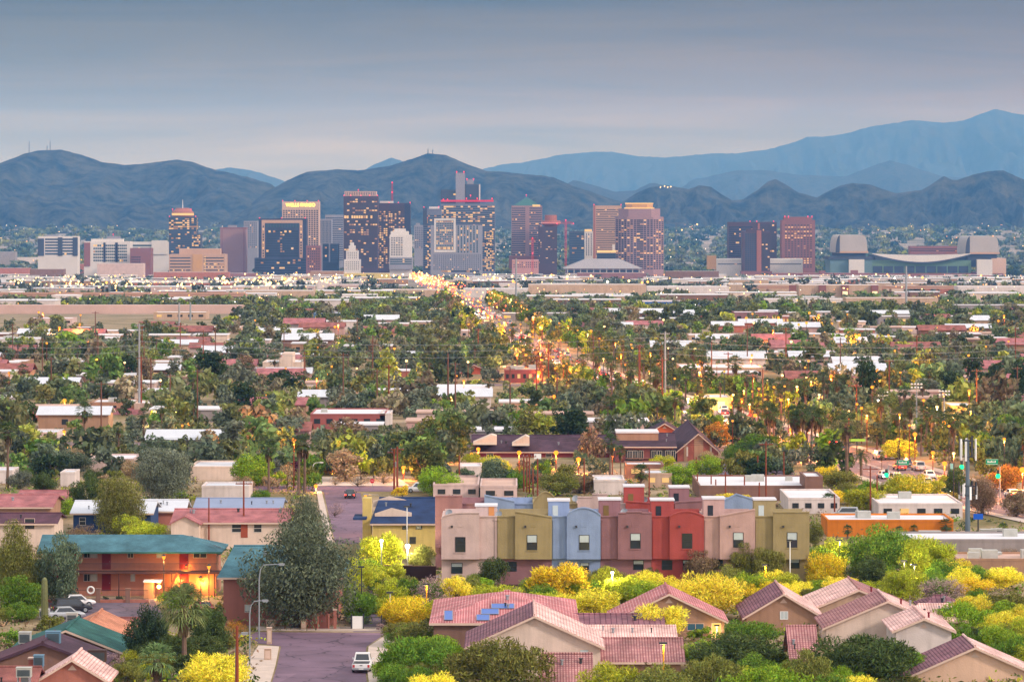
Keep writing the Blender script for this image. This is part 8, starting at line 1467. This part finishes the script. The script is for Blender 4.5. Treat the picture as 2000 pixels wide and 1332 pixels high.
for u, vt, vf, lab in [(897, 890, 950, 'slim brown pole behind the pink flat roofs'), (1023, 884, 960, 'first pole of the pole cluster behind the olive arch'), (1029, 890, 962, 'second pole of the pole cluster'), (1034, 886, 964, 'third pole of the pole cluster'), (1041, 912, 968, 'orange pole at the right of the pole cluster'), (1050, 895, 970, 'dark leaning pole at the right of the pole cluster'), (1141, 895, 965, 'brown pole behind the stair towers, left'), (1268, 912, 972, 'brown pole behind the red stair tower'), (1362, 925, 968, 'brown pole at the left end of the tan store'), (1389, 928, 972, 'brown pole before the tan store, second'), (1398, 936, 974, 'thin pole before the tan store, third'), (1417, 922, 980, 'tall brown pole before the tan store, fourth'), (1454, 930, 974, 'brown pole before the tan store, fifth'), (1483, 942, 980, 'short brown pole before the tan store, sixth'), (1496, 862, 985, 'tall brown pole before the tan store, seventh'), (1531, 882, 945, 'brown pole by the palm cluster'), (1480, 890, 940, 'short lamp pole behind the tan store'), (1360, 892, 930, 'thin pole at the brick gable'), (1630, 965, 1005, 'brown pole before the white stucco building'), (1700, 910, 1010, 'tall brown and white pole before the restaurant'), (1713, 928, 1000, 'thin brown pole right of the tall one')]: pole(u, vt, vf, lab, .15, BROWNP, 1 if u in (1496, 1417, 1034, 1700) else 0)
gp_ = random.Random(31)
for i in range(46): u = gp_.uniform(0, 2000); v = gp_.uniform(690, 850); pole(u, v - gp_.uniform(11, 15) * (v - 405) / 50, v, None, .2, WOODPOLE if gp_.random() < .7 else BROWNP, 1, 'utility poles of the suburb')
for u, vt, vf, lab, w in [(272, 632, 805, 'very tall grey steel power pole at left', .30), (1299, 648, 812, 'very tall grey steel power pole right of the avenue', .30), (1008, 505, 600, 'tall thin grey pole before the low white arena', .6), (350, 592, 660, 'white steel pole by the earth bank, left of two', .5), (372, 590, 625, 'white steel pole by the earth bank, right of two', .5), (1770, 520, 610, 'tall thin grey pole before the ballpark', .6), (1572, 580, 615, 'thin grey pole among the right sheds', .4), (875, 690, 805, 'tall brown pole left of the orange brick hall', .25), (1088, 728, 812, 'tall dark pole beside the white small house', .25), (1690, 715, 800, 'tall brown pole in front of the umbrella pine', .3), (38, 720, 775, 'tall brown pole near the left edge', .3)]:
 pole(u, vt, vf, lab, w, STEEL if w in (.3, .5, .6, .4) and 'steel' in lab or 'grey' in lab else WOODPOLE, 2 if 'very tall' in lab and vf > 700 else 0, 'tall steel poles' if w > .35 else 'tall wooden poles', 'power_pole')
for i in range(16): u = 62 + i * 6.2 + (i % 3) * 2 + (60 if i > 9 else 0); pole(u, 545 - (i % 4) * 3, 590, None, .22, STEEL, 0, 'slim light poles before the brick buildings', 'light_pole')
# power lines
def wires():
 for k, (ua, ub, va, vb, dz) in enumerate([(-60, 476, 958, 985, 11.5), (476, 776, 985, 962, 11.5), (776, 1034, 962, 964, 11.5), (1034, 1417, 964, 980, 10.5), (1417, 1700, 980, 1010, 10.5), (-60, 272, 806, 806, 18), (272, 1299, 806, 812, 19), (1299, 2060, 812, 812, 18)]):
  a, c = gp(ua, va, dz), gp(ub, vb, dz); t = thing('power_line', a, 'sagging power lines, span %s' % ['from the left edge to the brown pole', 'from the brown pole to the twin orange poles', 'from the twin orange poles to the pole cluster', 'from the pole cluster to the tan store', 'from the tan store to the restaurant pole', 'from the left edge to the left steel pole', 'between the two very tall steel poles', 'from the right steel pole to the right edge'][k], 'power line', 'power lines')
  for q in range(3):
   b = MB(a); pts = []
   for i in range(15): f = i / 14; p = a.lerp(c, f) + Vector((0, (q - 1) * .9, -(c - a).length * .018 * 4 * f * (1 - f) - q * .35 - (q * 1.2 if dz > 15 else 0))); pts.append(p)
   b.tube(pts, .03 if dz < 15 else .05, 4); b.build('wire', STEEL if dz > 15 else DARK, t)
wires()
# the cell tower
def cell_tower():
 D = 566.0; zb = gz(D); x = X(1890, D); t = thing('cell_tower', (x, D, zb), 'grey monopole cell tower with two rings of white antenna panels', 'cell tower'); h = Z(858, D) - zb; b = MB(); b.tube([(0, 0, 0), (0, 0, h * .5), (0, 0, h)], [.42, .34, .24], 12); b.build('monopole', surf('monopole_paint', C(112, 126, 136), .6, .08, .5, .05), t)
 for zz, n, hh, rr in ((Z(895, D) - zb, 9, 2.9, 1.25), (Z(970, D) - zb, 8, 1.9, 1.35)):
  for lv in (.25, hh - .3):
   b = MB(); pts = [(rr * .82 * math.cos(TAU * k / 12), rr * .82 * math.sin(TAU * k / 12), zz + lv) for k in range(13)]; b.tube(pts, .06, 5)
   for k in range(3): a = TAU * k / 3 + .5; b.tube([(0, 0, zz + lv), (rr * .82 * math.cos(a), rr * .82 * math.sin(a), zz + lv)], .06, 5)
   b.build('mount_ring', DARK, t)
  for k in range(n):
   a = TAU * k / n + .2; q = Matrix.Rotation(a, 4, 'Z'); b = MB(); zj = zz + .35 * ((k * 5) % 3 - 1); b.box(rr - .09, rr + .09, -.14, .14, zj, zj + hh); b.v = [tuple(q @ Vector(v)) for v in b.v]; b.build('antenna_panel', DARK if k % 3 == 1 else WHITE, t)
 b = MB(); b.tube([(0, 0, h), (0, 0, h + .9)], .05, 5); b.build('lightning_rod', DARK, t); LANDMARKS.append(('the cell tower', 1890, 960))
cell_tower()
# traffic signals and street signs
SGN = surf('sign_green', C(0, 150, 110, .9), .5, .05, 1, 0)
def signal(u, vl, vf, label, lit='green', sign=None):
 p = gp(u, vf); k = ppm(p.y); t = thing('traffic_light', p, label, 'traffic light', 'traffic lights'); h = Z(vl, p.y) - p.z; b = MB(); b.tube([(.35, .1, 0), (.35, .1, h + 1.6)], [.12, .08], 7); b.build('pole', STEEL, t); b = MB(); b.box(-.22, .22, -.15, .15, h - .35, h + 1.0); b.build('signal_head', DARK, t)
 for j, (z, m, nm) in enumerate([(h + .75, REDL if lit == 'red' else DARK, 'red_lens'), (h + .35, DARK, 'amber_lens'), (h - .05, GREENL if lit == 'green' else DARK, 'green_lens')]): b = MB(); b.ball((0, -.2, z), .42 if m in (REDL, GREENL) else .13, 8); b.build(nm, m, t)
 if sign:
  su, sv0, sv1, text = sign; w = text[1] / k; z0, z1 = Z(sv1, p.y) - p.z, Z(sv0, p.y) - p.z; xs = X(su, p.y) - p.x; b = MB(); b.box(xs - w / 2, xs + w / 2, -.35, -.3, z0, z1); s = b.build('street_sign', SGN, t); b = MB(); b.box(xs - w / 2 + .06, xs + w / 2 - .06, -.362, -.352, z0 + .05, z0 + .09); b.box(xs - w / 2 + .06, xs + w / 2 - .06, -.362, -.352, z1 - .09, z1 - .05)
  for i in range(7): a = xs - w * .36 + i * w * .1; b.box(a, a + w * .06, -.362, -.352, z0 + (z1 - z0) * .36, z0 + (z1 - z0) * (.6 if i % 3 else .72))
  b.build('sign_lettering', WHITE, s)
 e = {'green': (.05, 1.0, .4), 'red': (1, .05, .03)}[lit]; lamp_light((0, -.6, h), 120, e, .15, t); return t
signal(1878, 911, 962, 'green traffic light just left of the cell tower'); signal(1949, 929, 975, 'green traffic light under the right green street sign', 'green', (1937, 896, 907, ('', 24))); signal(1731, 927, 955, 'small green traffic light before the lime tree'); signal(1207, 742, 775, 'green traffic light far up the avenue'); signal(1147, 724, 755, 'red traffic light far up the avenue', 'red'); signal(1464, 818, 852, 'red traffic light by the service station', 'red'); signal(1752, 945, 950, 'traffic light under the left green street sign', 'red', (1763, 898, 908, ('', 24)))
def stop_sign():
 p = gp(727, 955); t = thing('stop_sign', p, 'red octagonal stop sign at the vacant lot', 'stop sign'); h = Z(939, p.y) - p.z; b = MB(); b.tube([(0, 0, 0), (0, 0, h + .4)], .04, 6); b.build('post', STEEL, t); b = MB(); b.prism([(.42 * math.cos(TAU * (k + .5) / 8), h + .42 * math.sin(TAU * (k + .5) / 8)) for k in range(8)], -.06, -.04); b.build('plate', surf('sign_red', C(216, 20, 40, .9), .5, .05, 1, 0), t)
 fc = bpy.data.curves.new('stop', 'FONT'); fc.body = 'STOP'; fc.align_x = 'CENTER'; fc.align_y = 'CENTER'; fc.size = .26; fc.extrude = .004; o_ = bpy.data.objects.new('stop_text', fc); COL.objects.link(o_); bpy.context.view_layer.update(); me = bpy.data.meshes.new_from_object(o_); bpy.data.objects.remove(o_); me.materials.clear(); me.materials.append(WHITE); s = bpy.data.objects.new('lettering', me); COL.objects.link(s); s.parent = t; s.location = (0, -.066, h); s.rotation_euler = (R(90), 0, 0)
stop_sign()
def board(u0, u1, v0, v1, vf, label, mat, name='billboard'):
 D = dist_at(vf); O = (X(.5 * (u0 + u1), D), D, gz(D)); t = thing(name, O, label, name.replace('_', ' '), 'signs on posts'); b = MB(O); b.box(X(u0, D), X(u1, D), D - .08, D, Z(v1, D), Z(v0, D)); b.build('panel', mat, t); b = MB(O); b.box(O[0] - .1, O[0] + .1, D + .002, D + .2, O[2], Z(v0, D)); b.build('post', DARK, t)
board(1043, 1057, 886, 896, 955, 'white blank board on a post before the maroon house', WHITE); board(1901, 1920, 1003, 1014, 1040, 'blue sign with a white symbol beside the cell tower', surf('sign_blue', C(20, 90, 200, .9), .5, .05, 1, 0)); board(1856, 1862, 905, 926, 945, 'pale blue banner by the avenue', surf('banner_blue', C(150, 220, 220), .6, .05, 1, 0)); board(1657, 1690, 857, 862, 890, 'long lime lit sign arm over the avenue', glow('lime_sign', (.7, .9, .1), .8))
def floodlight(u, vt, vf, label):
 p = gp(u, vf); h = Z(vt, p.y) - p.z; t = thing('floodlight_mast', p, label, 'floodlight mast', 'sports floodlight masts'); b = MB(); b.tube([(0, 0, 0), (0, 0, h)], [.22, .12], 7); b.build('pole', STEEL, t)
 for r in (0, .75): b = MB(); b.box(-1.25, 1.25, -.06, .06, h - r - .06, h - r + .06); b.build('crossarm', STEEL, t)
 for k in range(8): b = MB(); xx = -1.05 + .7 * (k % 4); zz = h - .75 * (k // 4); b.lathe((xx, -.15, zz + .05), [(.1, 0), (.24, .1), (.24, .28), (.1, .36)], 8); b.build('lamp', WHITE, t)
for u, vt, vf, lab in [(1790, 752, 850, 'sports floodlight mast before the gabled hall, left'), (1844, 766, 850, 'sports floodlight mast before the gabled hall, right'), (1724, 768, 830, 'small floodlight mast left of the gabled hall')]: floodlight(u, vt, vf, lab)
# ------------------------------------------------------------------ vehicles
def paint(name, c): return surf('paint_' + name, c, .3, .05, .5, 0, 4.0, .6)
PW, PK, PS, PR_ = paint('white', (.74, .73, .74)), paint('black', (.02, .02, .025)), paint('silver', (.40, .42, .45)), paint('red', (.35, .02, .03)); TYRE = surf('tyre', (.02, .02, .022), .9, .1, 2, .1)
def car(name, loc, rz, label, pm, kind='sedan', rear=True, front=False, group='parked cars', cat='car'):
 """+Y is forward; body, cabin, wheels with rims, lamps."""
 t = thing(name, loc, label, cat, group, rz); L, W = (5.6, 2.0) if kind == 'pickup' else ((4.9, 1.95) if kind == 'suv' else (4.6, 1.8)); h = {'pickup': 1.05, 'suv': 1.0, 'sedan': .86}[kind]; H = {'pickup': 1.88, 'suv': 1.78, 'sedan': 1.45}[kind]; w = W / 2
 def loft(b, secs, m=0):
  n = len(secs[0]); i0 = len(b.v); [b.v.append(p) for s in secs for p in s]
  for a in range(len(secs) - 1):
   for j in range(n): l = (j + 1) % n; b.f.append((i0 + a * n + j, i0 + (a + 1) * n + j, i0 + (a + 1) * n + l, i0 + a * n + l)); b.m.append(m)
  b.f.append(tuple(i0 + j for j in range(n))); b.m.append(m); b.f.append(tuple(i0 + (len(secs) - 1) * n + j for j in range(n - 1, -1, -1))); b.m.append(m)
 sec = lambda y, ww, z0, z1: [(-ww + .08, y, z0), (-ww, y, z0 + .18), (-ww, y, z1 - .14), (-ww + .12, y, z1), (ww - .12, y, z1), (ww, y, z1 - .14), (ww, y, z0 + .18), (ww - .08, y, z0)]
 b = MB(); loft(b, [sec(-L / 2, w * .92, .42, h - .06), sec(-L / 2 + .25, w, .34, h), sec(L * .12, w, .32, h), sec(L / 2 - .45, w * .97, .34, h - .08), sec(L / 2, w * .86, .42, h - .22)]); b.build('body', pm, t)
 y0, y1 = {'pickup': (-.35, 1.25), 'suv': (-L / 2 + .3, 1.1), 'sedan': (-1.55, .95)}[kind]; cab = lambda y, ww, z: [(-ww, y, z), (ww, y, z)]
 b = MB(); zt = H; sl = {'pickup': .25, 'suv': .35, 'sedan': .75}[kind]; A = [(-w + .06, y0, h - .02), (w - .06, y0, h - .02), (w - .06, y1 + .45, h - .06), (-w + .06, y1 + .45, h - .06)]; B = [(-w + .24, y0 + sl * .8, zt), (w - .24, y0 + sl * .8, zt), (w - .24, y1 - .35, zt), (-w + .24, y1 - .35, zt)]
 b.face(A[::-1]); b.face(B)
 for k in range(4): l = (k + 1) % 4; b.face([A[k], A[l], B[l], B[k]])
 b.build('cabin', pm, t)
 def lerp(p, q, f): return tuple(p[i] + (q[i] - p[i]) * f for i in range(3))
 for k, nm in ((0, 'rear_window'), (1, 'side_window'), (2, 'windscreen'), (3, 'side_window')):
  l = (k + 1) % 4; nn = (Vector(A[l]) - Vector(A[k])).cross(Vector(B[k]) - Vector(A[k])).normalized() * .012; q = [lerp(lerp(A[k], A[l], fa), lerp(B[k], B[l], fa), fb) for fa, fb in ((.09, .14), (.91, .14), (.91, .88), (.09, .88))]; b = MB(); b.face([tuple(Vector(p) + nn) for p in q]); b.build(nm, GLASS, t)
 for sx in (-1, 1):
  for yy in (-L * .30, L * .31):
   r = .38 if kind != 'sedan' else .33; b = MB(); b.tube([(sx * (w - .22), yy, r), (sx * (w + .01), yy, r)], r, 14); wh = b.build('wheel', TYRE, t); b = MB(); b.tube([(sx * (w + .012), yy, r), (sx * (w + .03), yy, r)], r * .6, 10); b.build('rim', STEEL, wh)
  b = MB(); b.box(sx * (w * .80) - .12, sx * (w * .80) + .12, -L / 2 - .02, -L / 2 + .06, h - .42, h - .12); b.build('tail_light', paint('tail', (.45, .02, .02)) if not rear else TAIL, t); b = MB(); b.box(sx * (w * .68) - .16, sx * (w * .68) + .16, L / 2 - .06, L / 2 + .02, h - .44, h - .28); b.build('headlight', HEADL if front else BLIND, t)
  b = MB(); b.box(sx * (w + .09) - .09, sx * (w + .09) + .09, y1 + .1, y1 + .22, h, h + .18); b.build('mirror', pm, t)
 b = MB(); b.box(-w * .92, w * .92, -L / 2 - .09, -L / 2 + .1, .40, .58); b.build('bumper', STEEL if kind == 'pickup' else pm, t); b = MB(); b.box(-.26, .26, -L / 2 - .045 - .06, -L / 2 - .092, .62 if kind != 'pickup' else .43, .74 if kind != 'pickup' else .54); b.build('number_plate', WHITE, t)
 if kind == 'pickup':
  b = MB(); b.box(-w + .14, w - .14, -L / 2 + .12, -.55, h + .002, h + .012); b.build('bed_liner', DARK, t); b = MB(); b.box(-w + .10, w - .10, -L / 2 - .012, -L / 2 - .002, .66, h - .1); b.build('tailgate', pm, t); b = MB(); b.box(-.14, .14, -L / 2 - .03, -L / 2 - .014, h - .24, h - .16); b.build('handle', DARK, t)
 return t
p = gp(706, 1315); car('pickup_truck', (p.x, p.y + 2.8, .02), -.015, 'white pickup truck parked at the right kerb, seen from behind', PW, 'pickup', rear=False, cat='pickup truck')
for u, v, rz, pm, kd, lab in [(150, 1184, -1.35, PW, 'sedan', 'white sedan parked nearest the iron fence'), (140, 1196, -1.25, PK, 'suv', 'black car with a red wing parked beside the white sedan'), (128, 1208, -1.3, PS, 'sedan', 'silver sedan parked in front of the black car'), (820, 962, 1.5, PW, 'suv', 'white car parked behind the navy roof'), (396, 1196, .4, PR_, 'sedan', 'dark red car under the lantern post')]: p = gp(u, v); car('parked_car', (p.x, p.y, .02), rz, lab, pm, kd, rear=False)
p = gp(684, 972); car('car', (p.x, p.y, .02), 0, 'car with red tail lights stopped at the top of the upper street', PK, 'sedan', group='cars waiting on the upper street')
for u, v, pm in [(1448, 916, PS), (1462, 918, PK), (1476, 917, PW), (1490, 919, PS), (1508, 918, PK), (1188, 948, PW), (1198, 950, PS), (1692, 1018, PK), (1652, 1012, PS)]: p = gp(u, v); q = car('parked_car', (p.x, p.y, .02), 1.5, None, pm, 'suv' if u % 3 else 'sedan', rear=False); later(q, '%s parked car' % {PS: 'silver', PK: 'black', PW: 'white'}[pm], u, v, 'cars on the store car parks')
# avenue traffic: one car of each colour built with its parts, then copied along the lanes
def kids(o): return [(c, [g for g in COL.objects if g.parent == c]) for c in COL.objects if c.parent == o]
protos = []
for i, (pm, kd) in enumerate([(PW, 'sedan'), (PS, 'suv'), (PK, 'sedan'), (PR_, 'sedan')]):
 y = 560 + 12 * i; c = car('car', (avx(y) + 4.5, y, gz(y) + .12), 0, None, pm, kd, True, True, 'cars on the avenue'); protos.append((c, kids(c), {PW: 'white', PS: 'silver', PK: 'black', PR_: 'red'}[pm]))
gc = random.Random(41); ncar = 0
for c, ch, cn in protos:
 u, v = to_px(c.location); later(c, 'near %s avenue car' % cn, u, v, 'cars on the avenue')
y = 620.0
while y < 2600 and ncar < 150:
 y += gc.uniform(7, 13) * (1 if y < 1500 else 1.6)
 for lane in (-5.8, -2.4, 2.4, 5.8):
  if gc.random() < (.34 if y > 1050 else .16):
   c, ch, cn = gc.choice(protos); x = avx(y) + lane; hd = math.atan2(-(avx(y + 5) - avx(y)), 5) + (0 if lane > 0 else math.pi); yy = y + gc.uniform(-2, 2); n = copy_tree(c, ch, (x, yy, gz(yy) + .13), hd); u, v = to_px((x, yy, gz(yy))); ncar += 1
   later(n, '%s car %s' % (cn, 'showing tail lights' if lane > 0 else 'showing headlights'), u, v, 'cars on the avenue')
# the lights of the plain beyond, too many and too small to count
def city_lights():
 g = np.random.default_rng(77); groups = {'o': [], 'w': [], 'c': [], 'r': []}
 def add(k, x, y, z, r): groups[k].append((x, y, z, r))
 for i in range(650):
  y = 1750 + (6200 - 1750) * g.random() ** .95; x = g.uniform(-.14, .14) * y; add('owwoc'[g.integers(0, 5)], x, y, gz(y) + g.uniform(4, 9), .42 * y / 2400 * g.uniform(.6, 1.3))
 for i in range(330):
  y = g.uniform(3400, 6150); u = g.choice([g.uniform(420, 1120), g.uniform(-10, 2010)], p=[.6, .4]); add('oowwc'[g.integers(0, 5)], X(u, y), y, gz(y) + g.uniform(3, 12), g.uniform(.7, 1.7))
 for i in range(150):
  y = g.uniform(2600, 3900); add('ww'[g.integers(0, 2)], X(g.uniform(20, 660), y), y, gz(y) + g.uniform(7, 12), g.uniform(.6, 1.2))
 for i in range(330):
  y = 6900 + (12500 - 6900) * g.random(); x = g.uniform(-.14, .14) * y; add('owwc'[g.integers(0, 4)], x, y, gz(y) + 18, g.uniform(.7, 1.5) * (2.2 if g.random() < .06 else 1))
 for i in range(620):
  y = 1550 + (7400 - 1550) * g.random() ** .8; add('rrow'[g.integers(0, 4)], avx(y) + g.uniform(-13, 13), y, gz(y) + g.uniform(2, 10), .5 * y / 2400 * g.uniform(.7, 1.4))
 for x_, v_ in ((1290, 366), (1298, 364), (1304, 366), (1310, 365)): D = 12700; add('w', X(x_, D), D, Z(v_, D), 2.6)
 base = [(0, 0, 1), (0, 0, -1)] + [(math.cos(TAU * k / 5), math.sin(TAU * k / 5), 0) for k in range(5)]; fc = [(0, 2 + k, 2 + (k + 1) % 5, 0) for k in range(5)]
 tri = np.array([(0, 2 + k, 2 + (k + 1) % 5) for k in range(5)] + [(1, 2 + (k + 1) % 5, 2 + k) for k in range(5)]); B = np.array(base)
 for k, nm, m in (('o', 'city_lights', glow('far_orange', (1.0, .42, .08), 3.2)), ('w', 'city_lights', glow('far_warm', (1.0, .66, .28), 3.6)), ('c', 'city_lights', glow('far_white', (1.0, .95, .8), 3.0)), ('r', 'city_lights', glow('far_red', (1.0, .12, .06), 4.0))):
  L = np.array(groups[k]); V = (B[None] * L[:, None, 3:4] + L[:, None, :3]).reshape(-1, 3); T = (tri[None] + (np.arange(len(L)) * 7)[:, None, None]).reshape(-1, 3); me = np_mesh(nm, V, T, m); o = bpy.data.objects.new(nm, me); COL.objects.link(o); tag(o, kind='stuff')
city_lights()
settle_labels()
